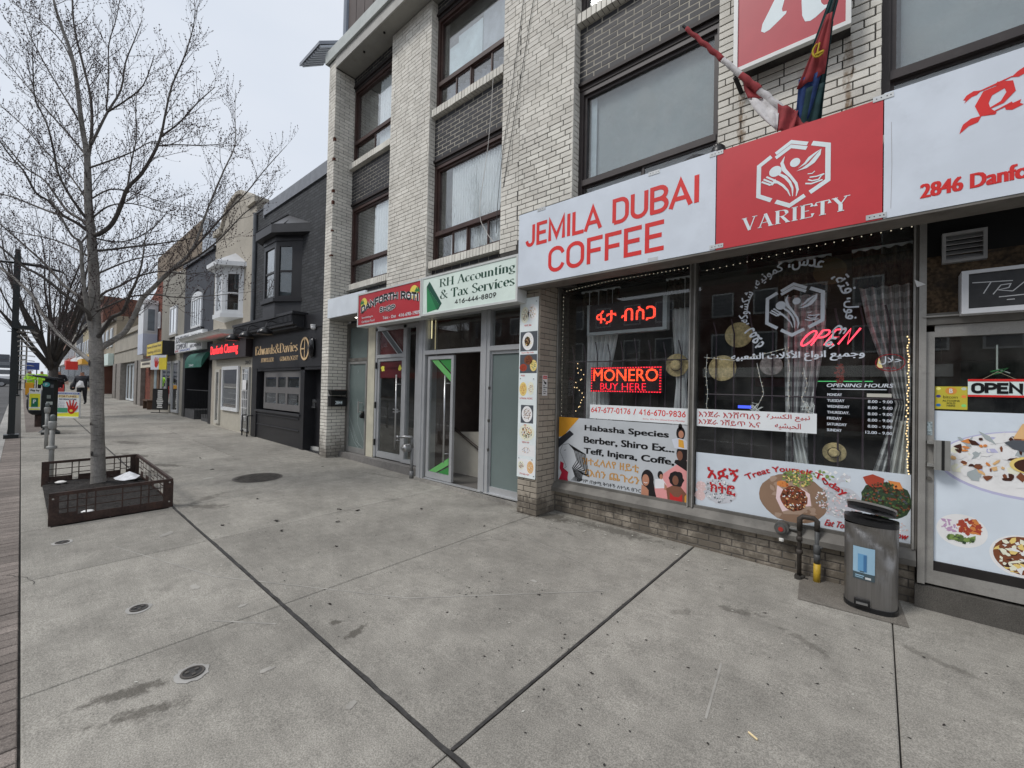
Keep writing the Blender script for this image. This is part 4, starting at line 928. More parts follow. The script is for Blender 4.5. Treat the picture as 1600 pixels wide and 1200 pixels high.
rd=glazed_door('roti_door',-7.222,-6.39,.285,2.145,SY-.01,.058,M_SILV,M_GLASS,bld,.11)
long_handle(-6.51,SY-.01,.50,1.83,rd,(.66,1.18,1.66))
q=MB();q.box(-6.60,-6.46,SY-.07,SY-.05,1.20,1.22);q.box(-6.60,-6.46,SY-.07,SY-.05,1.155,1.17);q.build('latch',MATS['brushed_steel'],rd)
q=MB()
for z in (.5,1.2,1.95):q.box(-7.245,-7.225,SY-.05,SY-.02,z,z+.12)
q.build('hinge',mat('hinge_black',(.02,.02,.02),.5),rd)
q=MB();F=FY(SY+.007);q.rect(F,-7.16,-6.45,1.78,2.08,0,0);q.build('red_door_film',flat(96,30,36,.9,name='dark_red_film'),rd,fix=False)
q=MB();F=FY(SY+.004);q.disc(F,-7.07,1.95,.06,.055,.0,0,n=9,jag=.3,rng=rs);q.disc(F,-6.53,1.95,.05,.055,.0,0,n=9,jag=.3,rng=rs);q.build('yellow_sticker',flat(205,200,80),rd,fix=False)
text('door_lettering',FY(SY+.004),'DANFORTH ROTI',-6.98,-6.6,1.93,1.975,0,flat(60,22,24),rd)
st=MB();st.add([(-8.42,4.31,.0),(-5.66,4.31,.0),(-5.66,4.6,.0),(-8.42,4.6,.0),(-8.42,4.31,.262),(-5.66,4.31,.262),(-5.66,4.6,.262),(-8.42,4.6,.262)],[(0,1,5,4),(1,2,6,5),(2,3,7,6),(3,0,4,7),(4,5,6,7)])
st.build('entrance_step',concrete_mat('entrance_step_concrete',(.21,.20,.19)),bld)
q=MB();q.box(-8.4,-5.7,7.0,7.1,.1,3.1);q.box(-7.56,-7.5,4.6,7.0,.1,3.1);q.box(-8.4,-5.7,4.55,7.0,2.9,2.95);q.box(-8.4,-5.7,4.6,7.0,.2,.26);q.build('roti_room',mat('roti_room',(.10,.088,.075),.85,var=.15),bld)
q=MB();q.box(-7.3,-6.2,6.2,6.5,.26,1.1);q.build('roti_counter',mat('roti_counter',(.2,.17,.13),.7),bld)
# white canopy panel with a recessed light over the side door
q=MB();q.box(-8.40,-6.98,4.0,4.04,2.96,3.34);q.box(-8.40,-6.98,4.04,SY-.02,2.96,2.975);q.box(-8.40,-8.37,4.04,SY,2.975,3.34);q.build('canopy',flat(198,204,210,1.3,name='canopy_white'),bld)
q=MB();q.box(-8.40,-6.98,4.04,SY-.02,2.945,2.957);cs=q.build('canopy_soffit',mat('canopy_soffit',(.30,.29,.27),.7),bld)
q=MB();q.lathe((-7.62,4.23,2.932),[(.055,0),(.055,.012)],20);q.build('recessed_light',emis('downlight',(1,.93,.8),6),cs)
q=MB();q.lathe((-7.62,4.23,2.934),[(.07,0),(.07,.01)],20);q.build('light_rim',flat(220,220,215),cs)
# backing behind the signs
q=MB();q.box(-8.40,2.4,SY+.06,WY+.2,2.86,3.72);q.build('sign_backing',M_DARK,bld)
q=MB();q.box(-7.0,-3.3,4.05,SY+.06,2.72,2.86);q.box(-5.68,-3.39,4.3,4.5,2.86,3.3);q.box(-7.2,-5.7,SY-.02,SY+.06,2.8,3.3);q.build('sign_support',mat('sign_support',(.2,.195,.185),.7,var=.1),bld)
# ---------------------------------------------------------------- shop signs on the white brick building
RED=flat(176,52,58,1.3,name='sign_red');REDT=flat(196,42,40,1.3,name='letter_red');WHT=flat(190,197,206,1.32,name='sign_white');WHT2=flat(196,206,218,1.35,name='letter_white')
BLK=flat(16,16,18,1.2,name='letter_black');PANSIDE=mat('sign_side',(.16,.15,.135),.7,var=.15,dirt=.5,dcol=(.07,.06,.05),dscale=5)
SPY=3.87
FS=FY(SPY)
def panel_sign(label,x0,x1,z0,z1,face,y=SPY,back=4.06,depth=.03,edge=None):
 t=thing('shop_sign',label,'shop sign',((x0+x1)/2,y,z0))
 q=MB();q.box(x0,x1,y,y+depth,z0,z1);q.build('panel',face,t)
 return t
t1=panel_sign('white shop sign with two lines of big red capitals naming a coffee shop',-3.285,-1.072,2.842,3.70,WHT)
sans('lettering',FS,'JEMILA DUBAI',-3.17,-1.20,3.285,3.548,.0015,REDT,t1,.155)
sans('lettering',FS,'COFFEE',-2.845,-1.51,2.93,3.218,.0015,REDT,t1,.15)
t2=panel_sign('red shop sign with white hexagon utensil emblem between two white signs',-1.064,.012,2.838,3.685,RED)
t3=panel_sign('white shop sign with red ornate character and street number at the right edge',.018,2.40,2.840,3.715,WHT)
q=MB();serif_mb(q,FS,'VARIETY',-.865,-.165,2.952,.105,.0015,.18,.045,track=.05);q.build('lettering',WHT2,t2,fix=False)
text('lettering',FS,'2846 Danforth Ave',.20,.97,2.925,3.02,.0015,REDT,t3,bold=.055)
def emblem(F,cx,cz,s,w,m,parent,d=.0012):
 """hexagon of bent bars round a fork, a spoon, a leaf and a cup; s = half height"""
 def L(pts,wd,k=0,nm='emblem_bar'):
  q=MB();q.line(F,[(cx+a*s,cz+b*s) for a,b in pts],[v*s for v in wd] if isinstance(wd,list) else wd*s,w+k*.0003);return q.build(nm,m,parent,fix=False)
 def Pq(pts,k=0,nm='emblem_piece'):
  q=MB();q.poly(F,[(cx+a*s,cz+b*s) for a,b in pts],w+k*.0003);return q.build(nm,m,parent,fix=False)
 L([(-.525,.655),(-.844,.467),(-.854,-.44),(-.516,-.658)],.115)
 L([(-.40,-.727),(-.056,-.938),(.31,-.742)],.115)
 L([(.47,.696),(.835,.513),(.835,-.464),(.43,-.693)],.12)
 L([(-.413,.70),(-.028,.915),(.366,.72)],.10);L([(-.413,.575),(-.028,.785),(.345,.60)],.10)
 Pq([(-.418+.16*cos(a*.314),.177+.155*sin(a*.314)) for a in range(20)])
 L([(-.34,.08),(-.16,-.08),(-.05,-.26),(.015,-.45),(.02,-.685)],[.06,.075,.065,.05,.015],1)
 L([(-.44,-.12),(-.35,-.17),(-.216,-.31),(-.10,-.49),(-.0375,-.667)],[.10,.065,.06,.045,.015],2)
 for k,(p0,p1) in enumerate((((-.647,.083),(-.46,-.07)),((-.72,.03),(-.50,-.14)),((-.77,-.033),(-.53,-.20)))):L([p0,p1],.05,3+k)
 L([(-.45,-.06),(-.43,-.12),(-.52,-.20)],.07,2)
 L([(-.188,.538),(-.253,.369),(-.197,.151),(-.028,-.102),(.103,-.344),(.14,-.533),(.103,-.711)],[.01,.08,.10,.065,.07,.06,.015],4)
 Pq([(.071+.125*cos(a*.35),.278+.125*sin(a*.35)) for a in range(18)],1)
 Pq([(.14,.078),(.29,.19),(.385,.322),(.55,.41),(.685,.46),(.56,.36),(.5,.31),(.33,.15)],2);Pq([(.103,.011),(.347,.022),(.535,.12),(.666,.3),(.685,.46),(.56,.33),(.40,.15),(.25,.06)],3)
 L([(.32,-.41),(.46,-.455),(.72,-.42)],.04,2);L([(.385,-.32),(.478,-.38),(.63,-.385),(.685,-.30)],.035,3);L([(.42,-.262),(.58,-.285),(.75,-.265)],.035,4);L([(.375,-.15),(.48,-.17),(.54,-.12)],.025,3);L([(.69,-.30),(.76,-.27)],.025,5)
emblem(FS,-.518,3.33,.268,.0015,WHT2,t2)
def bracket(x,z,parent,y=SPY):
 q=MB();q.box(x-.055,x+.055,y-.004,y,z-.018,z+.018)
 for k in (-.035,-.01,.02,.04):q.box(x+k-.003,x+k+.003,y-.0055,y-.004,z-.003,z+.003,1)
 q.build('corner_plate',[mat('galvanised',(.52,.54,.55),.5,.3),M_DARK],parent)
bracket(-1.07,3.675,t1);bracket(-1.06,2.868,t1);bracket(.012,3.69,t3);bracket(-.02,2.865,t3);bracket(-2.95,3.69,t1);bracket(-1.62,3.685,t1)
# ornate red character on the third sign
q=MB();C=[]
q.line(FS,[(.575,3.52),(.50,3.50),(.475,3.44),(.49,3.385),(.535,3.36)],[.03,.05,.055,.05,.012],.0016)
q.line(FS,[(.505,3.40),(.56,3.42),(.595,3.47),(.585,3.52),(.535,3.545)],[.008,.02,.035,.04,.02],.0020)
q.line(FS,[(.455,3.525),(.53,3.54),(.60,3.56)],[.006,.012,.006],.0024)
q.poly(FS,[(.395,3.50),(.41,3.525),(.44,3.54),(.475,3.53),(.455,3.51),(.43,3.505),(.40,3.478),(.408,3.495)],.0016)
q.poly(FS,[(.595,3.555),(.62,3.58),(.655,3.60),(.65,3.575),(.665,3.56),(.625,3.545)],.0016)
q.line(FS,[(.50,3.365),(.60,3.40)],[.006,.012],.0026)
q.poly(FS,[(.385,3.315),(.395,3.345),(.43,3.37),(.475,3.37),(.46,3.335),(.42,3.325),(.38,3.29)],.0016)
q.poly(FS,[(.57,3.385),(.60,3.395),(.635,3.405),(.63,3.385),(.645,3.37),(.60,3.355),(.575,3.365)],.0016)
q.build('ornate_character',REDT,t3,fix=False)
q=MB();q.line(FS,[(.055,3.5),(.06,3.2),(.056,2.9)],.0015,.001);q.build('scratch',flat(120,110,105),t3,fix=False)
# shelf under the signs
q=MB();q.box(-3.285,2.4,SPY+.03,4.10,2.822,2.842);q.box(-3.285,2.4,SPY+.004,SPY+.03,2.822,2.838);q.box(-3.285,-3.255,SPY+.03,PYF,2.842,3.69);q.box(-3.255,2.4,SPY+.03,PYF-.01,3.64,3.66)
sh=q.build('sign_box',PANSIDE,bld)
# paper notes, a burnt mark and two rust rims on the lower edge come from the sign box material
q=MB()
for x in (-1.62,):q.box(x-.05,x+.05,SPY-.0015,SPY,2.85,2.88)
q.build('tape',flat(170,172,174),t1)
# accounting and roti light boxes
M_MINT=flat(203,226,208,1.25,name='mint_sign_face');M_TRIM=flat(188,190,188,1.2,name='sign_trim')
def light_box(label,x0,x1,z0,z1,face,back=4.05):
 t=thing('shop_sign',label,'shop sign',((x0+x1)/2,SPY,z0));e=.028
 q=MB();q.box(x0,x1,SPY,back,z0,z0+e);q.box(x0,x1,SPY,back,z1-e,z1);q.box(x0,x0+e,SPY,back,z0+e,z1-e);q.box(x1-e,x1,SPY,back,z0+e,z1-e)
 q.build('trim',M_TRIM,t)
 q=MB();q.box(x0+e,x1-e,SPY+.008,back,z0+e,z1-e);q.build('face',face,t);return t
t4=light_box('mint green sign of an accounting and tax office with black serif writing',-5.165,-3.29,2.668,3.242,M_MINT)
Fm=FY(SPY+.008);GRN=flat(22,66,50,1.1,name='dark_green_letter')
q=MB();serif_mb(q,Fm,'RH Accounting',-4.76,-3.335,3.045,.115,.0012,.17,.03);q.build('lettering',GRN,t4,fix=False)
q=MB();serif_mb(q,Fm,'& Tax Services',-4.74,-3.34,2.872,.125,.0012,.17,.03);q.build('lettering',GRN,t4,fix=False)
sans('lettering',Fm,'416-444-8809',-4.42,-3.64,2.762,2.828,.0012,BLK,t4,.19)
GT=[flat(24,76,60,1.1,name='logo_teal'),flat(34,104,66,1.1,name='logo_green'),flat(46,132,82,1.1,name='logo_light_green')]
for k,pts in enumerate(([(-5.05,3.095),(-4.985,3.162),(-4.70,2.81),(-4.745,2.79)],[(-4.745,2.79),(-4.70,2.81),(-4.775,2.725),(-4.81,2.73)],[(-5.05,3.095),(-4.80,2.735),(-5.03,2.712)],[(-5.05,3.095),(-4.745,2.79),(-4.81,2.73)])):
 q=MB();q.poly(Fm,pts,.001+k*.0003);q.build('logo_facet',GT[(0,0,2,1)[k]],t4,fix=False)
t5=light_box('red sign of a roti shop with two palm trees and suns',-7.005,-5.172,2.655,3.238,flat(168,40,48,1.25,name='roti_red'))
SUNY=flat(236,196,84,1.25,name='sun_yellow');LEAFG=flat(40,120,62,1.1,name='palm_green')
for cx,cz,r in ((-6.80,3.045,.105),(-5.36,3.06,.105)):
 q=MB();q.disc(Fm,cx,cz,r,r,.0008,n=28);q.build('sun_disc',SUNY,t5,fix=False)
for cx,cz in ((-6.855,3.06),(-5.275,3.07)):
 q=MB()
 for a in range(7):
  an=radians(-20+a*37);q.line(Fm,[(cx,cz),(cx+.04*cos(an),cz+.045*sin(an)+.006),(cx+.075*cos(an),cz+.055*sin(an)-.018)],[.01,.026,.003],.0012+a*.0002)
 q.line(Fm,[(cx,cz),(cx+.008,cz-.07),(cx,cz-.12)],.012,.0028);q.build('palm_tree',LEAFG,t5,fix=False)
def rw(a,b):return (-6.88+a*1.64,2.885+b*.135+.125*(1-(2*a-1.05)**2)**1*.95)
EDGE=flat(225,225,222,1.25)
sans('lettering_edge',Fm,'DANFORTH ROTI',0,1.70,0,.145,.0032,EDGE,t5,.40,warp=rw);sans('lettering',Fm,'DANFORTH ROTI',0,1.70,0,.145,.0052,BLK,t5,.24,warp=rw)
sans('lettering_edge',Fm,'SHOP',-6.29,-5.85,2.835,2.938,.0052+.0002,EDGE,t5,.40);sans('lettering',Fm,'SHOP',-6.29,-5.85,2.841,2.932,.0072,BLK,t5,.24)
for s,a,b,c,d in (('Specializing In',-6.86,-6.50,2.782,2.822),('Caribbean Food',-6.86,-6.45,2.715,2.755),('Take - Out',-6.20,-5.82,2.718,2.768),('416-690-1909',-5.745,-5.20,2.712,2.768)):
 text('lettering',Fm,s,a,b,c,d,.0012,WHT2,t5,bold=.03)
 # the big upper sign with a white character cut by the frame
t6=thing('projecting_sign','big red upper sign with white frame and half a white character','sign',(-.6,4.2,4.52))
UY=4.155;FU=FY(UY+.012)
q=MB();x0,x1,z0,z1,e=-1.018,-.180,4.515,5.75,.034
q.box(x0,x1,UY,UY+.05,z0,z0+e);q.box(x0,x1,UY,UY+.05,z1-e,z1);q.box(x0,x0+e,UY,UY+.05,z0+e,z1-e);q.box(x1-e,x1,UY,UY+.05,z0+e,z1-e);q.build('frame',flat(205,206,204,1.25,name='upper_sign_frame'),t6)
q=MB();q.box(x0+e,x1-e,UY+.012,UY+.05,z0+e,z1-e);q.build('face',flat(166,66,74,1.25,name='faded_red'),t6)
q=MB();q.box(x0+.03,x1-.01,UY+.05,PYF-.004,z0+.02,z1);q.build('box',mat('sooty_box',(.035,.032,.03),.9,var=.5,vscale=9),t6)
q=MB();q.tube([(x0+.01,UY+.03,z0-.02),(x0+.03,PYF,z0-.09)],.02,8);q.build('bracket',mat('sooty_iron',(.02,.02,.02),.8),t6)
q=MB()
q.poly(FU,[(-.60,5.5),(-.60,5.3),(-.68,5.05),(-.745,4.93),(-.79,4.85),(-.80,4.79),(-.775,4.765),(-.735,4.77),(-.66,4.815),(-.615,4.845),(-.61,4.865),(-.64,4.875),(-.645,4.90),(-.63,4.96),(-.58,5.1),(-.5,5.3),(-.48,5.5)],.001)
q.poly(FU,[(-.50,5.5),(-.51,5.1),(-.505,4.87),(-.50,4.76),(-.48,4.70),(-.445,4.685),(-.41,4.695),(-.34,4.735),(-.325,4.755),(-.355,4.765),(-.37,4.79),(-.385,4.86),(-.39,5.1),(-.38,5.5)],.0013)
q.poly(FU,[(-.62,5.3),(-.36,5.3),(-.36,5.55),(-.62,5.55)],.0016)
q.build('white_character',WHT2,t6,fix=False)
# two flags on short poles
M_FR=mat('flag_red',(.30,.045,.05),.85,var=.2,vscale=10);M_FW=mat('flag_white',(.62,.60,.60),.85,var=.12,vscale=14,dirt=.35,dcol=(.2,.17,.15),dscale=30)
M_FB=mat('flag_blue',(.02,.05,.17),.85,var=.3,vscale=12);M_FG=mat('flag_green',(.018,.055,.06),.85,var=.25,vscale=12);M_FY=mat('flag_yellow',(.50,.36,.03),.85,var=.2)
ft=thing('flag','red and white flag rolled tightly round its slanting pole','flag',(-.5,3.9,3.7))
tip=Vector((-1.282,3.62,4.70));foot=Vector((-.50,4.02,3.74));d=(foot-tip)
tip=Vector((-1.30,3.72,4.80));foot=Vector((-.505,4.05,3.80));d=foot-tip
q=MB();q.tube([tip-d*.02,foot+d*.06],.011,10);q.build('pole',mat('black_pole',(.02,.02,.02),.5),ft)
def roll(a,b,m,r0,r1):
 q=MB();n=22;pts=[];rad=[]
 for i in range(n+1):
  k=a+(b-a)*i/n;pts.append(tip+d*k+Vector((.003*sin(k*70),0,.003*cos(k*60))));rad.append((r0+(r1-r0)*i/n)*(1+.05*sin(k*80)))
 q.tube(pts,rad,10);return q.build('rolled_cloth',m,ft,smooth=True)
roll(.01,.35,M_FR,.016,.022);roll(.35,.52,M_FW,.021,.024);roll(.515,.67,M_FR,.026,.03);roll(.665,.90,M_FW,.027,.03);roll(.90,1.05,M_FR,.034,.055)
def sheet(name,m,parent,grid,thick=.004):
 """a cloth surface from a grid of points"""
 q=MB();R_,Cn=len(grid),len(grid[0]);vs=[tuple(p) for r in grid for p in r]
 q.add(vs,[(j*Cn+i,j*Cn+i+1,(j+1)*Cn+i+1,(j+1)*Cn+i) for j in range(R_-1) for i in range(Cn-1)])
 o=q.build(name,m,parent,smooth=True);md=o.modifiers.new('cloth','SOLIDIFY');md.thickness=thick;md.offset=0;return o
def fold(p0,p1,q0,q1,nu=10,nv=8,amp=.015,k=3,ph=0):
 """grid between edge p0-p1 and edge q0-q1 with soft folds"""
 G_=[]
 for j in range(nv+1):
  r=[]
  for i in range(nu+1):
   a=Vector(p0).lerp(Vector(p1),i/nu);b=Vector(q0).lerp(Vector(q1),i/nu);p=a.lerp(b,j/nv)
   p=p+Vector((.3*amp*sin(k*6.28*i/nu+ph+j*.4),amp*sin(k*6.28*i/nu+ph),0))*(.3+.7*j/nv);r.append(p)
  G_.append(r)
 return G_
def ribbon(Lc,Rc,nu=8,amp=.012,k=2,ph=0,rows=8):
 G_=[];Lc=[Vector(p) for p in Lc];Rc=[Vector(p) for p in Rc]
 def at_(c,t):f=t*(len(c)-1);i=min(int(f),len(c)-2);return c[i].lerp(c[i+1],f-i)
 for j in range(rows+1):
  a,b=at_(Lc,j/rows),at_(Rc,j/rows);r=[]
  for i in range(nu+1):
   p=a.lerp(b,i/nu)+Vector((0,amp*sin(k*6.28*i/nu+ph+j*.35),0));r.append(p)
  G_.append(r)
 return G_
P_= lambda k:tuple(tip+d*k)
sheet('hanging_cloth',M_FR,ft,ribbon([(-.885,3.90,4.30),(-.878,3.93,4.19),(-.845,3.93,4.09)],[P_(.57),P_(.66),P_(.76)],amp=.01))
sheet('hanging_cloth',M_FW,ft,ribbon([(-.845,3.93,4.09),(-.80,3.92,3.98),(-.735,3.92,3.87),(-.645,3.92,3.745)],[P_(.76),P_(.86),(-.625,3.95,3.90),(-.632,3.94,3.745)],amp=.012,ph=1))
sheet('hanging_cloth',M_FR,ft,ribbon([(-.63,3.94,3.96),(-.632,3.94,3.85),(-.634,3.94,3.73)],[(-.50,4.0,3.88),(-.51,4.0,3.80),(-.53,4.0,3.72)],amp=.02,k=1.5))
f2=thing('flag','green blue and red flag with yellow emblem hanging folded from its upright pole','flag',(-.45,4.0,3.7))
tp=Vector((-.235,3.80,4.58));ftb=Vector((-.50,4.05,3.78));d2=ftb-tp
q=MB();q.tube([tp+d2*-.3,ftb+d2*.06],.010,10);q.build('pole',MATS['black_pole'],f2)
A= lambda k,dx=0,dy=0:tuple(tp+d2*k+Vector((dx,dy,0)))
sheet('green_stripe',M_FG,f2,fold(A(-.3,-.01),A(-.3,.012),A(.42,-.07),A(.42,.03),amp=.008))
sheet('green_stripe',M_FG,f2,fold(A(.25,-.0,-.0),A(.25,.03,.0),A(1.02,.06,-.0),A(1.02,.15,.0),amp=.012,k=1.5))
sheet('red_field',M_FR,f2,fold(A(.20,-.02,-.03),A(.20,.015,-.03),A(.70,-.085,-.03),A(.66,.085,-.035),amp=.014,k=2))
sheet('blue_stripe',M_FB,f2,fold(A(.62,-.09,-.022),A(.62,.06,-.028),A(1.0,-.03,-.01),A(.98,.06,-.02),amp=.016,k=2))
sheet('green_stripe',M_FG,f2,fold(A(.72,-.02,-.03),A(.72,.10,-.02),A(1.06,-.0,-.03),A(1.06,.13,-.02),amp=.014,k=1.5,ph=2))
q=MB();c0=Vector(A(.47,.0,-.062))
for a in range(16):
 an=radians(100+a*20)
 if a<12:q.tube([c0+Vector((.034*cos(an),0,.05*sin(an))),c0+Vector((.034*cos(radians(120+a*20)),0,.05*sin(radians(120+a*20))))],.007,6)
q.tube([c0+Vector((-.01,-.002,-.045)),c0+Vector((.008,-.002,.05))],.006,6);q.tube([c0+Vector((-.02,-.002,-.03)),c0+Vector((.03,-.002,-.025))],.012,6)
q.build('yellow_emblem',M_FY,f2)
# black bag and rolled hoses behind the sign top
t=thing('black_bag','black plastic bag propped on top of the red sign corner','bag',(-1.05,4.0,3.7))
q=MB();q.lathe((-1.09,4.0,3.66),[(.03,0),(.06,.03),(.068,.08),(.055,.13),(.03,.155),(.01,.165)],14,sx=1.0,sy=.9);q.build('bag',mat('bin_liner',(.012,.012,.013),.35),t,smooth=True)
for k,(x,w_,lab) in enumerate(((-2.62,.045,'dark round lamp head behind the left part of the white sign'),(-2.26,.038,'smaller dark lamp head with a pale clip behind the white sign'))):
 t=thing('lamp_head',lab,'lamp',(x,4.1,3.7));q=MB();q.lathe((x,4.1,3.70),[(w_,0),(w_,.05),(w_*.7,.09),(w_*.3,.11)],14);q.build('hood',mat('sooty_lamp',(.03,.03,.032),.5),t,smooth=True)
 q=MB();q.tube([(x,4.1,3.6),(x,4.3,3.6)],.012,8);q.build('arm',MATS['sooty_lamp'],t)
t=thing('rolled_hose','bundle of black rolled fabric lying on top of the white sign','bundle',(-1.3,4.05,3.7))
q=MB();q.tube([(-1.62,4.02,3.70),(-1.45,4.03,3.725),(-1.30,4.03,3.77),(-1.22,4.05,3.77)],[.015,.04,.05,.03],12);q.build('roll',mat('grey_fabric',(.05,.05,.055),.8,var=.6,vscale=60),t,smooth=True)
# menu board on the pier
tm=thing('menu_board','tall narrow white menu board with eight food pictures on the pier','menu board',(-3.24,4.04,.5))
q=MB();q.box(-3.385,-3.10,4.045,4.054,.535,2.735);q.build('board',flat(205,212,222,1.3,name='menu_white'),tm)
rf=random.Random(5);Fb=FY(4.045)
FOOD={k:flat(*v,name='food_'+k) for k,v in dict(brown=(112,66,44),dark=(60,34,26),tan=(202,164,116),cream=(226,214,190),orange=(192,122,66),red=(150,62,46),green=(76,96,54),dgreen=(46,62,44),leafy=(112,134,74),plate=(214,222,234),slate=(74,78,84),pale=(232,232,228),onion=(170,140,170),yellow=(208,184,112),lilac=(168,168,196),pink=(214,186,188)).items()}
FK=list(FOOD);FI={k:i for i,k in enumerate(FK)};FM=[FOOD[k] for k in FK]
def picture(parent,F,x0,x1,z0,z1,bg,plates,n=26,s=.009,name='food_picture'):
 q=MB()
 if bg:q.rect(F,x0,x1,z0,z1,.0004,FI[bg])
 for cx,cz,rx,rz,base,mix in plates:
  cx,cz=x0+(x1-x0)*cx,z0+(z1-z0)*cz;rx*=(x1-x0);rz*=(z1-z0)
  q.disc(F,cx,cz,rx,rz,.0008,FI[base]);clutter(q,F,cx,cz,rx*.72,rz*.72,.001,n,[FI[m] for m in mix],s*.5,s,rf)
 return q.build(name,FM,parent,fix=False)
x0,x1=-3.37,-3.115
picture(tm,Fb,x0,x1,2.42,2.66,None,[(.25,.45,.25,.42,'cream',('tan','brown','dark')),(.7,.55,.28,.42,'plate',('orange','brown','leafy','tan'))])
picture(tm,Fb,x0,x1+.01,2.08,2.32,'slate',[(.45,.5,.33,.46,'plate',('tan','cream','yellow')),(.42,.5,.17,.25,'brown',('dark','brown'))])
picture(tm,Fb,x0,x1+.01,1.81,2.04,'slate',[(.5,.7,.25,.25,'brown',('dark','brown')),(.8,.4,.2,.3,'yellow',('green','cream','leafy')),(.2,.3,.22,.2,'red',('red','brown'))])
picture(tm,Fb,x0,x1-.02,1.53,1.72,None,[(.25,.45,.25,.45,'yellow',('orange','red','tan')),(.75,.5,.22,.42,'cream',('tan','brown','pale'))])
picture(tm,Fb,x0+.03,x1-.03,1.20,1.42,'slate',[(.5,.5,.42,.45,'plate',('brown','dark','tan','brown'))],40)
picture(tm,Fb,x0,x1,.98,1.19,None,[(.5,.5,.46,.48,'cream',('orange','red','yellow','green','pale','dark'))],46,.014)
picture(tm,Fb,x0,x1,.80,.94,'plate',[(.5,.5,.35,.35,'pale',('slate','tan','pale','lilac'))],30)
picture(tm,Fb,x0,x1,.58,.76,'plate',[(.2,.55,.2,.3,'cream',('red','green','pale')),(.76,.5,.2,.42,'tan',('tan','orange','cream'))],34)
for s,a,b,z in (('ፍርፍር ፎል',-3.31,-3.20,2.385),('ሳህን ሽሮ ክክ',-3.35,-3.16,2.05),('ጥብስ',-3.35,-3.29,1.77),('እንቁላል ፍርፍር',-3.36,-3.16,1.49),('ድፎ',-3.29,-3.25,1.165),('በያይነት ዳቦ',-3.31,-3.20,.955),('ፓን ኬክ ዳቦ',-3.34,-3.19,.565)):
 text('caption',Fb,s,a,b,z,z+.022,.001,REDT,tm,bold=.01)
q=MB()
for x,z in ((-3.36,2.69),(-3.13,2.68),(-3.355,1.745),(-3.15,1.74),(-3.355,.765),(-3.15,.765),(-3.12,.57)):q.lathe((x,4.043,z),[(.006,-.004),(.006,.004)],8)
q.build('screw',mat('screw_steel',(.12,.13,.15),.4,.5),tm,kind='stuff')
# small camera notice on the pier side
tn=thing('notice','small red and white camera warning notice on the side of the beige pier','notice',(-3.08,4.2,1.6));Fp=FX(-3.083)
q=MB();q.prism(Fp,[(4.13,1.54),(4.23,1.54),(4.23,1.79),(4.13,1.79)],0,.004);q.build('plate',flat(212,210,208),tn)
q=MB();q.rect(Fp,4.138,4.222,1.745,1.782,.0045);q.build('red_band',REDT,tn,fix=False)
text('lettering',Fp,'WARNING',4.142,4.218,1.753,1.774,.005,WHT2,tn)
q=MB();q.line(Fp,[(4.15,1.73),(4.17,1.70),(4.20,1.69)],.012,.0045);q.poly(Fp,[(4.165,1.715),(4.21,1.70),(4.205,1.675),(4.16,1.69)],.0048);q.build('camera_drawing',BLK,tn,fix=False)
for k,s in enumerate(('AREA','MONITORED','24 HR','BY VIDEO','CAMERA')):text('lettering',Fp,s,4.145,4.145+.011*len(s)*.8,1.655-k*.024,1.669-k*.024,.0045,BLK,tn,bold=.02)
# mail boxes on the far pier side
M_BOXB=mat('black_enamel',(.012,.012,.013),.35,var=.1)
tb=thing('mailbox','black wall mailbox with house number 2844 on the white brick pier','mailbox',(-8.38,4.2,1.2));Fq=FX(-8.30)
q=MB();q.box(-8.415,-8.30,4.07,4.40,1.19,1.345);q.add([(-8.415,4.06,1.345),(-8.28,4.06,1.345),(-8.28,4.41,1.345),(-8.415,4.41,1.345),(-8.415,4.06,1.40),(-8.30,4.06,1.36),(-8.30,4.41,1.36),(-8.415,4.41,1.40)],[(0,1,5,4),(1,2,6,5),(2,3,7,6),(3,0,4,7),(4,5,6,7),(0,3,2,1)]);q.build('box',M_BOXB,tb)
text('house_number',Fq,'2844',4.16,4.31,1.235,1.305,.0015,WHT2,tb,bold=.04)
tb=thing('mailbox','open topped black mailbox above the numbered one','mailbox',(-8.38,4.2,1.42))
q=MB();q.add([(-8.415,4.10,1.42),(-8.32,4.10,1.42),(-8.32,4.38,1.42),(-8.415,4.38,1.42),(-8.415,4.06,1.52),(-8.29,4.06,1.52),(-8.29,4.41,1.52),(-8.415,4.41,1.52)],[(0,1,5,4),(1,2,6,5),(2,3,7,6),(3,0,4,7),(0,3,2,1),(4,5,6,7)]);q.build('box',M_BOXB,tb)
q=MB();q.box(-8.415,-8.30,4.2,4.40,1.52,1.535);q.build('newspaper',mat('old_cardboard',(.16,.11,.09),.9),tb)
# ---------------------------------------------------------------- window stickers and posters, left pane
GP=SY+.010
FW=FY(SY+.0095)
def decal(label,cat,name='poster',loc=(0,0,0),group=None):return thing(name,label,cat,loc,group)
tp1=decal('wide grey beauty and spice poster with four women in the left window','poster',loc=(-2.2,SY,.46))
q=MB();q.poly(FW,[(-3.05,.468),(-1.455,.468),(-1.455,1.275),(-3.05,1.275)],0);q.build('sheet',flat(168,172,176,1.35,name='poster_grey'),tp1,fix=False)
for s,a,b,c,d_ in (('Habasha Species',-2.68,-1.66,1.113,1.20),('Berber, Shiro Ex...',-2.688,-1.60,.972,1.062),('Teff, Injera, Coffe,',-2.685,-1.60,.832,.926)):
 text('lettering',FW,s,a,b,c,d_,.001,BLK,tp1,bold=.06)
GOLD=flat(176,132,72,1.3,name='gold_letter')
text('lettering',FW,'ዝተፈላለየ ዘይቲ',-2.71,-1.985,.715,.805,.001,GOLD,tp1,bold=.03);text('lettering',FW,'ርእሰን ጨጉሪን',-2.662,-1.975,.582,.678,.001,GOLD,tp1,bold=.03)
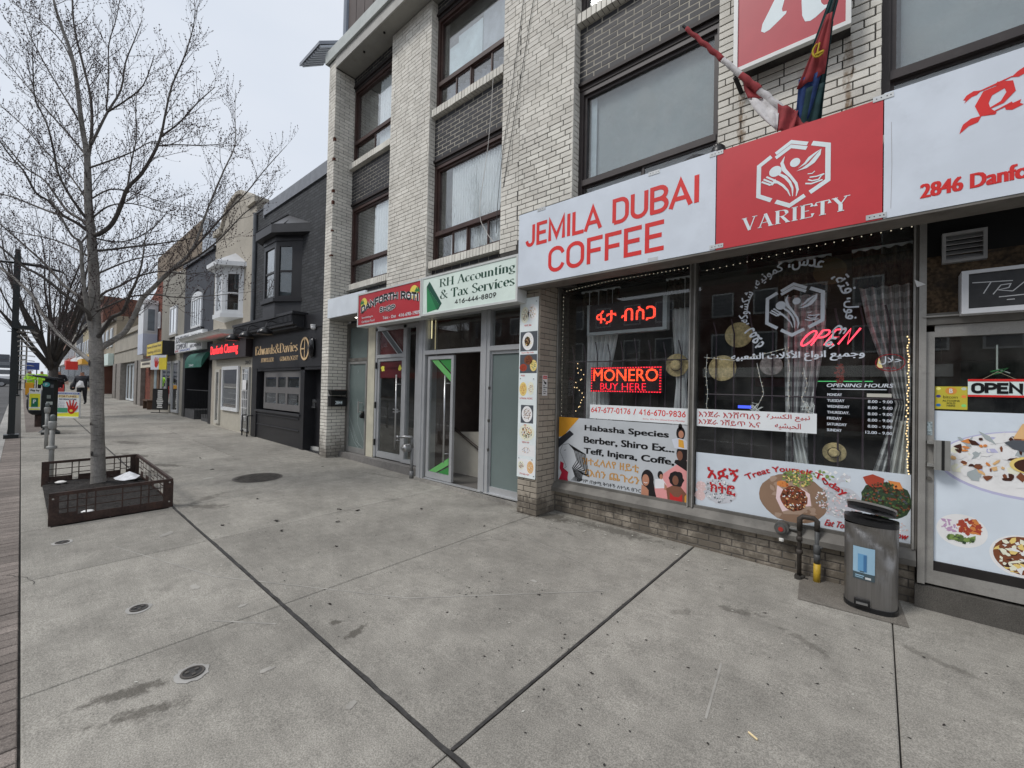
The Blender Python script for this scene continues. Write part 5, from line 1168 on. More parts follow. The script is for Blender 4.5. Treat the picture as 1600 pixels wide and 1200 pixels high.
text('lettering',FW,'በጣም ጠቃሚ ቅባቶች ለተጎዳ ፀጉር',-2.765,-1.957,.503,.552,.001,BLK,tp1,bold=.012)
q=MB();q.poly(FW,[(-3.05,1.275),(-2.76,1.275),(-2.98,1.04),(-3.05,1.02)],.0012,0);q.poly(FW,[(-3.05,1.0),(-2.89,1.115),(-2.83,1.075),(-3.05,.885)],.0015,1);q.poly(FW,[(-3.05,.885),(-2.97,.955),(-3.05,.96)],.0018,1)
q.build('corner_shapes',[flat(186,132,40),flat(38,40,46)],tp1,fix=False)
q=MB()
for k in range(9):
 a=k*.022;q.line(FW,[(-2.90+a*.3,.945-a*.1),(-2.82+a*.9,.88-a*.2),(-2.78+a,.76-a),(-2.84+a*.8,.66-a*.3),(-2.80+a*.5,.56-a*.2),(-2.86+a*.6,.50)],[.003,.010,.014 if k%2 else .006,.012,.008,.002],.0012+k*.0002)
q.line(FW,[(-2.99,.93),(-2.90,.95),(-2.84,.92)],.004,.0012);q.line(FW,[(-2.99,.93),(-3.03,.84),(-2.97,.74),(-2.93,.66),(-2.98,.63),(-2.92,.60)],.004,.0012);q.line(FW,[(-2.97,.86),(-2.94,.87)],.006,.0012)
q.build('hair_drawing',BLK,tp1,fix=False)
q=MB();q.poly(FW,[(-3.02,.72),(-2.97,.70),(-2.975,.64),(-2.90,.60),(-2.91,.53),(-2.90,.472),(-3.045,.472),(-3.00,.58),(-3.03,.63)],.0011);q.build('red_dress_drawing',flat(150,30,52),tp1,fix=False)
PK=[flat(*c) for c in ((204,140,140),(30,26,28),(164,116,94),(186,190,200),(176,44,44),(116,78,62),(200,148,60),(118,40,46),(206,206,210))]
q=MB();R0= lambda *a:q.poly(FW,a[0],a[1],a[2])
R0([(-1.90,.47),(-1.455,.47),(-1.455,.93),(-1.58,.86),(-1.75,.72),(-1.80,.60)],.0008,0)
# bust of woman at top right
q.disc(FW,-1.54,1.19,.045,.07,.0014,1,n=16);q.disc(FW,-1.545,1.26,.02,.03,.0014,1,n=12);q.disc(FW,-1.535,1.18,.027,.04,.002,2,n=16);R0([(-1.63,1.12),(-1.57,1.14),(-1.50,1.13),(-1.46,1.10),(-1.46,1.03),(-1.60,1.03)],.0018,3);R0([(-1.56,1.13),(-1.51,1.12),(-1.50,1.04),(-1.56,1.05)],.0022,6)
# profile
q.disc(FW,-1.52,.98,.06,.085,.0014,1,n=18);q.disc(FW,-1.545,.96,.03,.05,.002,5,n=16);R0([(-1.59,.91),(-1.5,.93),(-1.455,.90),(-1.455,.80),(-1.60,.88)],.0018,1)
# smiling face lower left
q.disc(FW,-1.885,.67,.07,.1,.0014,1,n=20);R0([(-1.90,.70),(-1.83,.72),(-1.80,.55),(-1.78,.472),(-1.88,.472)],.0015,1);q.disc(FW,-1.905,.655,.04,.062,.002,2,n=18);R0([(-1.95,.60),(-1.90,.58),(-1.87,.55),(-1.87,.472),(-1.955,.472)],.0018,2);q.line(FW,[(-1.925,.63),(-1.905,.622),(-1.885,.63)],.006,.0024,8)
# seated woman
q.disc(FW,-1.745,.73,.03,.045,.0014,1,n=16);q.disc(FW,-1.735,.715,.018,.028,.002,2,n=14);R0([(-1.80,.68),(-1.72,.70),(-1.68,.64),(-1.70,.60),(-1.80,.58)],.0018,8);R0([(-1.70,.66),(-1.66,.60),(-1.64,.58),(-1.70,.585)],.002,2)
# curly hair in red
q.disc(FW,-1.575,.715,.075,.085,.0022,1,n=22,jag=.12,rng=rf);q.disc(FW,-1.585,.70,.032,.05,.0028,5,n=16);R0([(-1.68,.60),(-1.62,.64),(-1.53,.64),(-1.475,.58),(-1.46,.472),(-1.66,.472)],.0024,5);R0([(-1.64,.57),(-1.60,.53),(-1.55,.53),(-1.515,.57),(-1.51,.472),(-1.64,.472)],.0030,4);R0([(-1.49,.55),(-1.455,.60),(-1.455,.475),(-1.49,.475)],.0026,6)
q.build('women_photo',PK,tp1,fix=False)
tp2=decal('white strip with two red phone numbers above the grey poster','phone number strip','window_strip',(-2.0,SY,1.28))
q=MB();q.rect(FW,-2.61,-1.472,1.284,1.448,.0002);q.build('sheet',flat(206,210,214,1.3,name='strip_white'),tp2,fix=False)
sans('lettering',FW,'647-677-0176 / 416-670-9836',-2.595,-1.492,1.356,1.420,.001,REDT,tp2,.15,track=.1);text('lettering',FW,'Sorry, We Are Closed Every Monday',-1.95,-1.50,1.305,1.325,.001,REDT,tp2)
# right pane
tp3=decal('wide food poster with injera platter along the bottom of the right window','poster',loc=(-.6,SY,.46))
q=MB();q.rect(FW,-1.383,.193,.466,1.017,0);q.build('sheet',flat(186,194,202,1.3,name='poster_pale'),tp3,fix=False)
text('lettering',FW,'አፉኝ',-1.275,-.995,.775,.895,.0045,flat(164,34,38,name='poster_red'),tp3,bold=.03);text('lettering',FW,'ክትፎ',-1.25,-1.02,.635,.745,.0045,MATS['poster_red'],tp3,bold=.025)
def arcw(c0,c1,z0,rise,h):
 return lambda a,b:(c0+(c1-c0)*a+(a-.5)*.12*b*h/.1,z0+rise*(1-(2*a-1)**2)+b*h-(.02 if a>.8 else 0))
q=MB();serif_mb(q,FW,'Treat Yourself Today',0,1,0,1,.0045,.20,.075,warp=arcw(-.91,-.215,.80,.125,.066)) if False else None
text('lettering',FW,'Treat Yourself Today',0,1,0,1,.0045,MATS['poster_red'],tp3,bold=.055,warp=arcw(-.91,-.215,.79,.125,.062))
text('lettering',FW,'Eat Today, Eat Tomorrow',-.345,.165,.50,.57,.0045,MATS['poster_red'],tp3,bold=.02,slant=.35)
def foodblob(parent,F,cx,cz,rx,rz,base,mix,n,s,w=.0006,name='food_photo',jag=.06):
 q=MB();w+=abs(cx)*.00031
 if base:q.disc(F,cx,cz,rx,rz,w,FI[base],n=28,jag=jag,rng=rf)
 clutter(q,F,cx,cz,rx*.93,rz*.93,w+.0004,n,[FI[m] for m in mix],s*.45,s,rf);return q.build(name,FM,parent,fix=False)
FOOD['ghost']=flat(176,178,184,name='food_ghost');FOOD['ghost2']=flat(150,158,160,name='food_ghost2');FOOD['injera']=flat(128,104,86,name='food_injera');FOOD['injera2']=flat(150,128,112,name='food_injera2');FOOD['ghostpink']=flat(196,172,170,name='food_ghostpink')
FK=list(FOOD);FI={k:i for i,k in enumerate(FK)};FM=[FOOD[k] for k in FK]
foodblob(tp3,FW,-1.16,.66,.15,.12,'ghost',('ghost2','ghost','plate','slate'),70,.014)
foodblob(tp3,FW,-1.33,.68,.05,.05,'ghostpink',('ghostpink','pink'),8,.02);foodblob(tp3,FW,-1.34,.59,.05,.05,'ghostpink',('ghostpink','pink'),8,.02)
foodblob(tp3,FW,-.25,.73,.16,.13,'ghost',('ghostpink','ghost','pale','ghost2','pink'),70,.016)
foodblob(tp3,FW,-.30,.93,.14,.05,None,('ghost','plate','leafy'),16,.03)
foodblob(tp3,FW,-.565,.70,.255,.215,'injera',('injera','injera2'),22,.05,jag=.02)
q=MB();q.poly(FW,[(-.70,.82),(-.62,.86),(-.53,.84),(-.46,.80),(-.42,.66),(-.50,.57),(-.63,.55),(-.68,.66)],.0024,FI['injera2']);q.poly(FW,[(-.68,.80),(-.60,.74),(-.58,.60),(-.64,.57),(-.69,.68)],.0026,FI['pink']);q.poly(FW,[(-.50,.80),(-.44,.76),(-.43,.66),(-.49,.64)],.0026,FI['pink']);q.build('folded_bread',FM,tp3,fix=False)
foodblob(tp3,FW,-.555,.70,.10,.11,'brown',('brown','dark','red','pale','dark','tan'),70,.014,.0030)
foodblob(tp3,FW,-.53,.885,.12,.075,None,('leafy','green','leafy','yellow'),60,.018,.0030)
foodblob(tp3,FW,-.64,.815,.045,.028,'orange',('orange','red'),8,.012,.0034)
foodblob(tp3,FW,.05,.80,.15,.145,'dgreen',('dgreen','green','dgreen','brown','slate','brown','dark','dgreen','dark','green'),130,.017,.0008)
foodblob(tp3,FW,.05,.60,.14,.06,None,('ghostpink','ghost','pale'),34,.013)
q=MB();q.poly(FW,[(-.09,.96),(-.03,.99),(.04,.965),(.03,.90),(-.03,.885),(-.07,.91)],.004,FI['red']);q.poly(FW,[(.06,.955),(.13,.95),(.15,.90),(.10,.89)],.004,FI['orange']);q.build('spice_heap',FM,tp3,fix=False)
tp4=decal('white strip with red Amharic and Arabic writing in the right window','window strip','window_strip',(-.9,SY,1.28))
q=MB();q.poly(FW,[(-1.383,1.28),(-.397,1.28),(-.397,1.452),(-1.383,1.452)],.0002);q.build('sheet',MATS['strip_white'],tp4,fix=False)
text('lettering',FW,'እንጀራ እንሸጣለን',-1.365,-.82,1.375,1.435,.001,MATS['poster_red'],tp4,bold=.01);text('lettering',FW,'እንጀራ ንሸይጥ ኢና',-1.365,-.82,1.298,1.358,.001,MATS['poster_red'],tp4,bold=.01)
text('lettering',FW,shape_ar('نبيع الكسرة'),-.77,-.445,1.375,1.435,.001,MATS['poster_red'],tp4,bold=.012);text('lettering',FW,shape_ar('الحبشيه'),-.705,-.51,1.298,1.358,.001,MATS['poster_red'],tp4,bold=.012)
# the round white sticker
tp5=decal('round white restaurant emblem with Arabic food names circling it on the right pane','window sticker','window_sticker',(-.57,SY,2.3))
emblem(FW,-.569,2.370,.245,.0005,flat(192,198,206,1.3,name='vinyl_white'),tp5)
VW=MATS['vinyl_white']
ring=['دمعه','شكشوكه،','كمونيه،','عدس،','فتة،','فول،','قرع']
spans=[(232,203),(196,150),(143,103),(97,60),(42,14),(8,-18),(-28,-56)]
for wd,(a0,a1) in zip(ring,spans):
 def wf(a,b,a0=a0,a1=a1):
  an=radians(a0+(a1-a0)*a);r=.345+.10*b;return (-.569+r*1.0*cos(an),2.37+r*sin(an)*1.0)
 text('ring_lettering',FW,shape_ar(wd),0,1,0,1,.0006,VW,tp5,bold=.05,warp=wf)
tp6=decal('line of white Arabic writing under the round emblem','window lettering','window_sticker',(-.57,SY,1.95))
text('lettering',FW,shape_ar('وجميع انواع الأكلات الشعبيه'),-1.075,-.085,1.905,2.005,.0006,VW,tp6,bold=.03)
tp7=decal('red oval halal sticker with white Arabic word','window sticker','window_sticker',(.07,SY,1.88))
q=MB();q.line(FW,[(.068+.086*cos(radians(a*10)),1.878+.066*sin(radians(a*10))) for a in range(37)],.006,.0004);q.build('red_oval',flat(132,30,34),tp7,fix=False)
text('lettering',FW,shape_ar('حلال'),.0,.135,1.865,1.93,.0006,VW,tp7,bold=.012);text('lettering',FW,'HALAL',.03,.11,1.828,1.846,.0006,flat(132,30,34),tp7,bold=.02)
tp8=decal('white opening hours list on the right pane','opening hours','window_sticker',(-.1,SY,1.3))
text('lettering',FW,'OPENING HOURS',-.335,.085,1.682,1.712,.0006,VW,tp8,bold=.04,slant=.25)
q=MB();q.line(FW,[(-.30,1.665),(.05,1.665)],.006,.0006);q.build('underline',VW,tp8,fix=False)
for k,(dd_,hh) in enumerate((('MONDAY',''),('TUESDAY','8.00 - 9.00'),('WEDNESDAY','8.00 - 9.00'),('THURSDAY.','8.00 - 9.00'),('FRIDAY','8.00 - 9.00'),('SATURDAY','8.00 - 9.00'),('SUNDAY','12.00 - 9.00'))):
 z=1.607-k*.0495;text('lettering',FW,dd_,-.327,-.327+.0165*len(dd_),z,z+.023,.0006,VW,tp8,bold=.04)
 if hh:text('lettering',FW,hh,.085-.0135*len(hh),.085,z,z+.023,.0006,VW,tp8,bold=.035)
q=MB();q.rect(FW,-.07,.08,1.605,1.633,.0006);q.build('tape_strip',flat(170,168,160),tp8,fix=False)
# door stickers
FD=FY(SY+.0055)
tq=decal('tall white food poster filling the lower part of the glass door','poster',loc=(.6,SY,.4))
q=MB();q.rect(FD,.318,1.068,.402,1.514,.0003);q.build('sheet',flat(194,203,212,1.3,name='door_poster_white'),tq,fix=False)
q=MB();q.disc(FD,.80,1.16,.465,.235,.0006,FI['lilac'],n=44);q.disc(FD,.80,1.165,.45,.222,.001,FI['plate'],n=44)
rd_=random.Random(8);clutter(q,FD,.74,1.18,.34,.17,.0014,40,[FI['cream'],FI['plate'],FI['plate'],FI['pale']],.02,.05,rd_,1.3);clutter(q,FD,.74,1.19,.36,.18,.0030,30,[FI['lilac'],FI['plate'],FI['ghost2'],FI['pale']],.01,.05,rd_,1.8);clutter(q,FD,.74,1.20,.33,.17,.0046,34,[FI['brown'],FI['dark'],FI['tan'],FI['orange']],.008,.03,rd_,1.5)
q.disc(FD,.80,1.165,.115,.062,.0060,FI['yellow'],n=30);q.disc(FD,.805,1.162,.10,.052,.0064,FI['dark'],n=30);q.build('food_photo',FM,tq,fix=False)
q=MB();q.poly(FD,[(.66,1.31),(.70,1.33),(1.06,1.35),(1.06,1.23),(.78,1.24),(.70,1.27)],.0062,FI['slate']);q.poly(FD,[(.70,1.34),(.74,1.44),(.84,1.513),(1.066,1.513),(1.066,1.34)],.0066,FI['tan']);q.build('jug_photo',FM,tq,fix=False)
q=MB();q.disc(FD,.460,.655,.128,.118,.0006,FI['plate'],n=32);q.disc(FD,.460,.66,.105,.098,.001,FI['pale'],n=32)
clutter(q,FD,.40,.68,.05,.04,.0014,16,[FI['onion'],FI['pale']],.006,.018,rd_,2);clutter(q,FD,.50,.69,.06,.055,.0014,22,[FI['red'],FI['orange'],FI['red']],.015,.032,rd_);clutter(q,FD,.46,.60,.07,.02,.0026,18,[FI['dgreen'],FI['leafy'],FI['green']],.01,.022,rd_,1.5)
q.build('salad_photo',FM,tq,fix=False)
q=MB();q.disc(FD,.75,.545,.155,.142,.0006,FI['plate'],n=36);q.disc(FD,.752,.55,.14,.128,.001,FI['brown'],n=36)
clutter(q,FD,.75,.55,.12,.11,.0014,50,[FI['pale'],FI['cream'],FI['brown'],FI['yellow'],FI['brown'],FI['dark']],.01,.03,rd_,1.5);q.build('bean_photo',FM,tq,fix=False)
tq2=decal('small yellow crypto coin sticker on the glass door','window sticker','window_sticker',(.4,SY,1.6))
q=MB();q.rect(FD,.320,.486,1.527,1.694,.0003);q.build('sheet',flat(176,164,58,1.3,name='coin_yellow'),tq2,fix=False)
q=MB();q.disc(FD,.403,1.662,.03,.027,.0008,n=22);q.build('coin_disc',flat(190,128,58),tq2,fix=False)
text('lettering',FD,'B',.394,.412,1.646,1.678,.0012,WHT2,tq2,bold=.03);text('lettering',FD,'bitcoin',.363,.437,1.606,1.628,.0008,BLK,tq2)
for k,s in enumerate(('ALTCOINS','SOLD','HERE')):text('lettering',FD,s,.403-.0055*len(s),.403+.0055*len(s),1.583-k*.018,1.596-k*.018,.0008,flat(70,74,40),tq2,bold=.03)
for x,z,c in ((.338,1.678,(214,206,120)),(.468,1.678,(170,180,170)),(.338,1.622,(60,60,120)),(.468,1.622,(214,120,60)),(.338,1.556,(40,100,160)),(.468,1.556,(120,190,110))):
 q=MB();q.disc(FD,x,z,.013,.011,.0008,n=14);q.build('coin_disc',flat(*c),tq2,fix=False)
t=thing('open_sign','white OPEN sign with red edges hanging from strings inside the door','open sign',(.65,SY,1.7));FO=FY(SY-.002)
q=MB();q.box(.487,.775,SY-.001,SY+.004,1.622,1.748);q.build('board',flat(196,210,208,1.3),t)
q=MB();q.rect(FO,.487,.775,1.732,1.748,.0012);q.rect(FO,.487,.775,1.622,1.636,.0012);q.build('red_edge',REDT,t,fix=False,kind='stuff')
sans('lettering',FO,'OPEN',.505,.742,1.646,1.722,.0014,BLK,t,.24)
q=MB();q.tube([(.56,SY,1.748),(.63,SY,1.80),(.71,SY,1.748)],.0015,5);q.build('string',flat(150,140,120),t)
q=MB();q.tube([(.63,SY+.03,1.80),(.63,SY+.03,1.99)],.005,6);q.tube([(.63,SY+.03,1.82),(.69,SY+.03,1.79)],.004,6);o=q.build('ornament_stick',flat(170,175,170));tag(o,'thin pale stick ornament hanging above the OPEN sign','ornament')
q=MB();q.tube([(.60,SY+.03,1.80),(.63,SY+.025,1.81),(.68,SY+.03,1.825),(.64,SY+.02,1.79),(.61,SY+.03,1.785)],.006,6);o=q.build('green_ribbon',flat(40,110,60));tag(o,'green ribbon bow tied above the OPEN sign','ribbon')
# framed chalk board over the door
t=thing('light_board','black board in a white frame with scratched chalk writing over the door','sign board',(.8,4.36,2.2));BY=4.30;FC=FY(BY+.012)
q=MB();x0,x1,z0,z1,e=.438,1.35,2.20,2.50,.034
q.box(x0,x1,BY,SY+.02,z0,z0+e);q.box(x0,x1,BY,SY+.02,z1-e*.7,z1);q.box(x0,x0+e,BY,SY+.02,z0+e,z1-e*.7);q.box(x1-e,x1,BY,SY+.02,z0+e,z1-e*.7)
q.build('frame',flat(188,190,194,1.25,name='board_frame'),t)
q=MB();q.box(x0+e,x1-e,BY+.012,SY,z0+e,z1-e*.7);q.build('face',mat('board_black',(.03,.031,.034),.5,var=.25,vscale=12),t)
q=MB();ck= lambda pts:q.line(FC,[(.49+a*.44,2.265+b*.16) for a,b in pts],.0055,.001)
for pts in ([(0,.93),(.42,.86)],[(.20,.9),(.12,.42)],[(.30,.72),(.22,.35)],[(.30,.72),(.40,.74),(.38,.58),(.27,.52),(.42,.42)],[(.42,.42),(.54,.78),(.56,.40)],[(.56,.40),(.66,.72),(.78,.76)],[(.60,.44),(.74,.50)],[(.78,.40),(.70,.46),(.82,.52)],[(.74,.66),(1.0,.80)],[(.76,.50),(1.0,.56)],[(.82,.34),(1.05,.42)],[(.28,.22),(.54,.24)],[(.36,.08),(.44,.08)]):ck(pts)
q.build('chalk_writing',flat(176,178,180),t,fix=False)
# ---------------------------------------------------------------- things behind the shop windows
M_LED=led_mat('led_orange_red',(1.0,.055,.03),3.4,.016);M_LED2=led_mat('led_red',(1.0,.02,.045),2.6,.016);M_LEDO=led_mat('led_orange',(1.0,.075,.025),3.4,.016);M_LEDBG=mat('led_panel',(.022,.010,.014),.45)
YL=SY+.05
t=thing('led_sign','grey framed LED sign with orange Amharic word, upper one in the left window','LED sign',(-2.2,YL,2.3));FL=FY(YL)
x0,x1,z0,z1=-2.66,-1.76,2.315,2.64
q=MB();q.box(x0,x1,YL,YL+.06,z0,z1);q.build('panel',M_LEDBG,t)
q=MB();q.box(x0-.03,x0,YL-.01,YL+.07,z0-.03,z1+.01);q.box(x1,x1+.045,YL-.01,YL+.07,z0-.03,z1+.01);q.box(x0,x1,YL-.01,YL+.07,z0-.035,z0);q.build('frame',mat('led_frame',(.5,.52,.54),.4,.4),t)
text('lit_lettering',FL,'ፋታ ብስጋ',x0+.09,x1-.08,2.40,2.565,.003,M_LED,t,bold=.02)
t=thing('led_sign','red dotted LED sign reading a coin name and buy here','LED sign',(-2.2,YL,1.6))
x0,x1,z0,z1=-2.63,-1.765,1.60,1.895
q=MB();q.box(x0,x1,YL,YL+.05,z0,z1);q.build('panel',M_LEDBG,t)
q=MB()
n=27
for i in range(n+1):
 u=x0+.012+(x1-x0-.024)*i/n
 for z in (z0+.012,z1-.012):q.box(u-.008,u+.008,YL-.006,YL,z-.007,z+.007)
for i in range(1,9):
 z=z0+.012+(z1-z0-.024)*i/9
 for u in (x0+.012,x1-.012):q.box(u-.008,u+.008,YL-.006,YL,z-.007,z+.007)
q.build('dot_border',M_LED2,t,kind='stuff',fix=False)
text('lit_lettering',FL,'MONERO',x0+.035,x1-.035,1.728,1.868,.004,M_LEDO,t,bold=.02);text('lit_lettering',FL,'BUY HERE',x0+.13,x1-.17,1.625,1.705,.004,M_LED2,t)
# neon OPEN
t=thing('neon_sign','glowing red neon OPEN sign overlapping the round emblem','neon sign',(-.35,YL,2.0));M_NEON=emis('neon_red',(1.0,.06,.10),2.2)
sl= lambda pts:[(-.545+(a+b*.22)*.385,YL,2.045+b*.125+a*.0) for a,b in pts]
for pts in (arc(.10,.5,.09,.5,90,450,18),[(.25,0),(.25,1)]+arc(.33,.76,.08,.24,80,-90,8)+[(.26,.52)],[(.66,1),(.49,1),(.49,.5),(.64,.5),(.49,.5),(.49,0),(.66,0)],[(.74,0),(.74,1),(.90,0),(.90,1)]):
 q=MB();q.tube(sl(pts),.0075,8);q.build('neon_tube',M_NEON,t,smooth=True)
q=MB()
for x,z in ((-.55,2.02),(-.46,2.02),(-.5,2.19)):q.tube([(x,YL+.01,z),(x,YL+.06,z)],.004,6)
q.build('standoff',M_DARK,t,kind='stuff')
# straw hats and baskets
M_STRAW=mat('straw',(.62,.48,.25),.8,var=.25,vscale=40,bump=.6,bscale=220)
def hat(label,x,z,r,y=SY+.16,crown=True,cat='straw hat',m=None,sx=1.0):
 t=thing('straw_hat' if crown else 'woven_tray',label,cat,(x,y,z));q=MB()
 n=28;prof=[(r,0),(r*.96,.006),(r*.5,.012),(r*.42,.05),(r*.30,.06)] if crown else [(r,0),(r*.98,.01),(r*.6,.02),(r*.05,.024)]
 vs=[]
 for rr_,h in prof:
  for k in range(n):a=2*pi*k/n;vs.append((x+rr_*sx*cos(a),y-h,z+rr_*sin(a)))
 q.add(vs,[(i*n+k,i*n+(k+1)%n,(i+1)*n+(k+1)%n,(i+1)*n+k) for i in range(len(prof)-1) for k in range(n)]+[tuple((len(prof)-1)*n+k for k in range(n)),tuple(range(n))[::-1]])
 q.build('brim' if crown else 'disc',m or M_STRAW,t,smooth=False)
 if crown:
  q=MB();q.tube([(x+r*.45*cos(2*pi*k/24),y-.02,z+r*.45*sin(2*pi*k/24)) for k in range(25)],.008,6,caps=False);q.build('hat_band',mat('hat_band',(.06,.045,.02),.8),t)
 else :
  q=MB()
  for rr_ in (.35,.6,.8,.97):q.tube([(x+r*rr_*sx*cos(2*pi*k/28),y-.018+rr_*.012,z+r*rr_*sin(2*pi*k/28)) for k in range(29)],.003,5,caps=False)
  q.build('woven_ring',mat('straw_dark',(.17,.10,.05),.8),t,kind='stuff')
 return t
hat('straw hat hung beside the curtain in the left window',-1.645,1.905,.125)
hat('upper woven straw tray on the left side of the right window',-1.045,2.19,.125,crown=False,cat='woven tray')
hat('lower woven straw tray with fairy lights across it',-1.19,1.865,.13,crown=False,cat='woven tray')
hat('dark round straw tray high up beside the striped curtain',-.33,2.70,.12,crown=False,cat='woven tray',m=mat('dark_straw',(.10,.07,.03),.85))
hat('small straw hat low in the right window above the food poster',-.285,1.12,.085)
hat('plum and white patterned tray under the Arabic line',-.765,1.885,.095,crown=False,cat='woven tray',m=mat('tray_white',(.35,.3,.3),.8,var=.4,vscale=30))
# curtains of the shop
M_CW=mat('shop_curtain',(.82,.82,.84),.85,var=.15);M_CS=None
def check_mat():
 m,nt,b=base_mat('checked_curtain');b.inputs['Roughness'].default_value=.85;p=posnode(nt)
 ck_=nt.nodes.new('ShaderNodeTexWave');ck_.bands_direction='Z';ck_.inputs['Scale'].default_value=3.4;ck_.inputs['Distortion'].default_value=.6;ck_.inputs['Detail'].default_value=0;nt.links.new(p,ck_.inputs['Vector'])
 ck2=nt.nodes.new('ShaderNodeTexWave');ck2.bands_direction='X';ck2.inputs['Scale'].default_value=4.6;ck2.inputs['Distortion'].default_value=.6;ck2.inputs['Detail'].default_value=0;nt.links.new(p,ck2.inputs['Vector'])
 f=math_n(nt,'ADD',mrange(nt,ck_.outputs['Fac'],.45,.55,0,.5),mrange(nt,ck2.outputs['Fac'],.45,.55,0,.5))
 nt.links.new(mixc(nt,f,(.36,.36,.37),(.84,.84,.86)),b.inputs['Base Color']);return m
M_CK=check_mat()
def gather(k):
 return lambda tz,a,b:(a+(b-a)*k[0]*max(0,1-abs(tz-k[2])/k[3]),b-(b-a)*k[1]*max(0,1-abs(tz-k[2])/k[3]))
curtain(-2.80,-2.36,SY+.22,1.2,2.92,M_CW,'pale curtain behind the upper LED sign in the left window',.03,7,seed=11,taper=gather((.0,.35,.25,.4)))
curtain(-1.72,-1.50,SY+.2,1.1,2.92,M_CW,'narrow pale curtain gathered beside the straw hat',.03,4,seed=12,taper=gather((.25,.25,.35,.35)))
curtain(-.68,-.36,SY+.24,.9,2.95,M_CK,'grey checked curtain hanging in the middle of the right window',.03,6,seed=13,taper=gather((.1,.45,.1,.5)))
curtain(-.14,.20,SY+.24,.85,2.95,M_CK,'grey checked curtain swept to the right edge of the right window',.035,6,seed=14,taper=gather((.75,.0,.32,.45)))
for k,(x0_,x1_,lab) in enumerate(((-2.86,-2.34,'dark patterned valance above the pale curtain in the left window'),(-1.78,-1.48,'dark gold patterned valance above the narrow curtain'),(-.72,-.32,'dark valance with pale top over the middle curtain'),(-.18,.2,'dark valance with yellow tassels at the right edge'))):
 m_=mat('valance_cloth',(.045,.035,.022),.9,var=.7,vscale=26);curtain(x0_,x1_,SY+.18,2.52,2.84,m_,lab,.03,5,cat='valance',grp='window valances',seed=20+k,name='valance')
 q=MB();q.box(x0_,x1_,SY+.17,SY+.22,2.84,2.93);o=q.build('valance_rail',mat('valance_top',(.7,.7,.72),.8));tag(o,lab.replace('dark','pale box rail of the dark'),'valance rail')
curtain(.05,.19,SY+.14,.92,1.42,mat('knotted_cloth',(.78,.78,.76),.85,var=.2),'knotted end of the pale cloth at the right edge above the poster',.03,3,seed=31,taper= lambda tz,a,b:(a+(b-a)*.6*tz,b))
curtain(-.66,-.50,SY+.14,.95,1.30,mat('knotted_cloth2',(.7,.7,.7),.85,var=.2),'twisted grey cloth end hanging above the injera poster',.025,3,seed=32,taper= lambda tz,a,b:(a-.05*tz+.1,b-.08*tz+.05))
# security bars
M_BARS=mat('plum_bars',(.05,.03,.045),.5)
for a,b,z1,lab,zs in ((-3.0,-1.5,2.15,'plum security grille behind the left pane',1.97),(-1.32,.15,2.32,'plum security grille behind the right pane',1.60)):
 t=thing('security_grille',lab,'window grille',((a+b)/2,SY+.12,.5));n=9
 for i in range(n):
  x=a+(b-a)*(i+.5)/n;q=MB();q.tube([(x,SY+.12,.5),(x,SY+.12,z1-.12),(x-.03,SY+.12,z1+rs.uniform(0,.08))],.007,8);q.build('bar',M_BARS,t)
 q=MB();q.tube([(a,SY+.12,zs),(b,SY+.12,zs-.01)],.007,8);q.build('cross_bar',M_BARS,t)
 # string lights
M_BULB=emis('fairy_bulb',(1,.70,.36),1.7);M_BULBW=emis('fairy_bulb_white',(1,.86,.66),.55);M_WIREW=mat('white_wire',(.85,.85,.85),.6);M_WIRED=mat('dark_wire',(.03,.03,.03),.6)
def lights(label,pts,step,r,mb_,mw,y=SY+.03,grp=None,jitter=0.0):
 t=thing('string_lights',label,'string lights',(pts[0][0],y,pts[0][1]),grp);q=MB();q.tube([(a,y,b) for a,b in pts],.0022,5);q.build('wire',mw,t)
 q=MB();acc=0
 for (a,b),(c,d_) in zip(pts[:-1],pts[1:]):
  L_=hypot(c-a,d_-b);s=step-acc
  while s<L_:
   k=s/L_;u,v=a+(c-a)*k+rs.uniform(-jitter,jitter),b+(d_-b)*k+rs.uniform(-jitter,jitter)*.6
   q.lathe((u,y-.004,v),[(r*.5,-r),(r,0),(r*.5,r)],6);s+=step
  acc=(L_-(s-step))
 q.build('bulbs',mb_,t,kind='stuff',fix=False);return t
lights('string of tiny lights along the top of the left pane',[(-3.03,2.86),(-2.4,2.90),(-1.9,2.90),(-1.47,2.90)],.045,.0045,M_BULBW,M_WIRED)
lights('string of tiny lights along the top of the right pane',[(-1.37,2.84),(-1.0,2.86),(-.5,2.90),(-.1,2.92),(.19,2.93)],.06,.0045,M_BULBW,M_WIRED)
lights('vertical string of tiny lights down the left edge of the left pane',[(-3.03,2.84),(-3.035,1.9),(-3.03,1.27)],.05,.0045,M_BULBW,M_WIRED)
lights('warm yellow light string down the right edge of the right pane',[(.17,2.1),(.175,1.7),(.168,1.4),(.178,1.02)],.022,.0055,M_BULB,M_WIRED,jitter=.006)
lights('cluster of warm fairy lights low on the left of the left window',[(-2.86,1.95),(-2.74,1.8),(-2.84,1.66),(-2.72,1.5),(-2.82,1.35)],.04,.006,M_BULB,M_WIRED,jitter=.04)
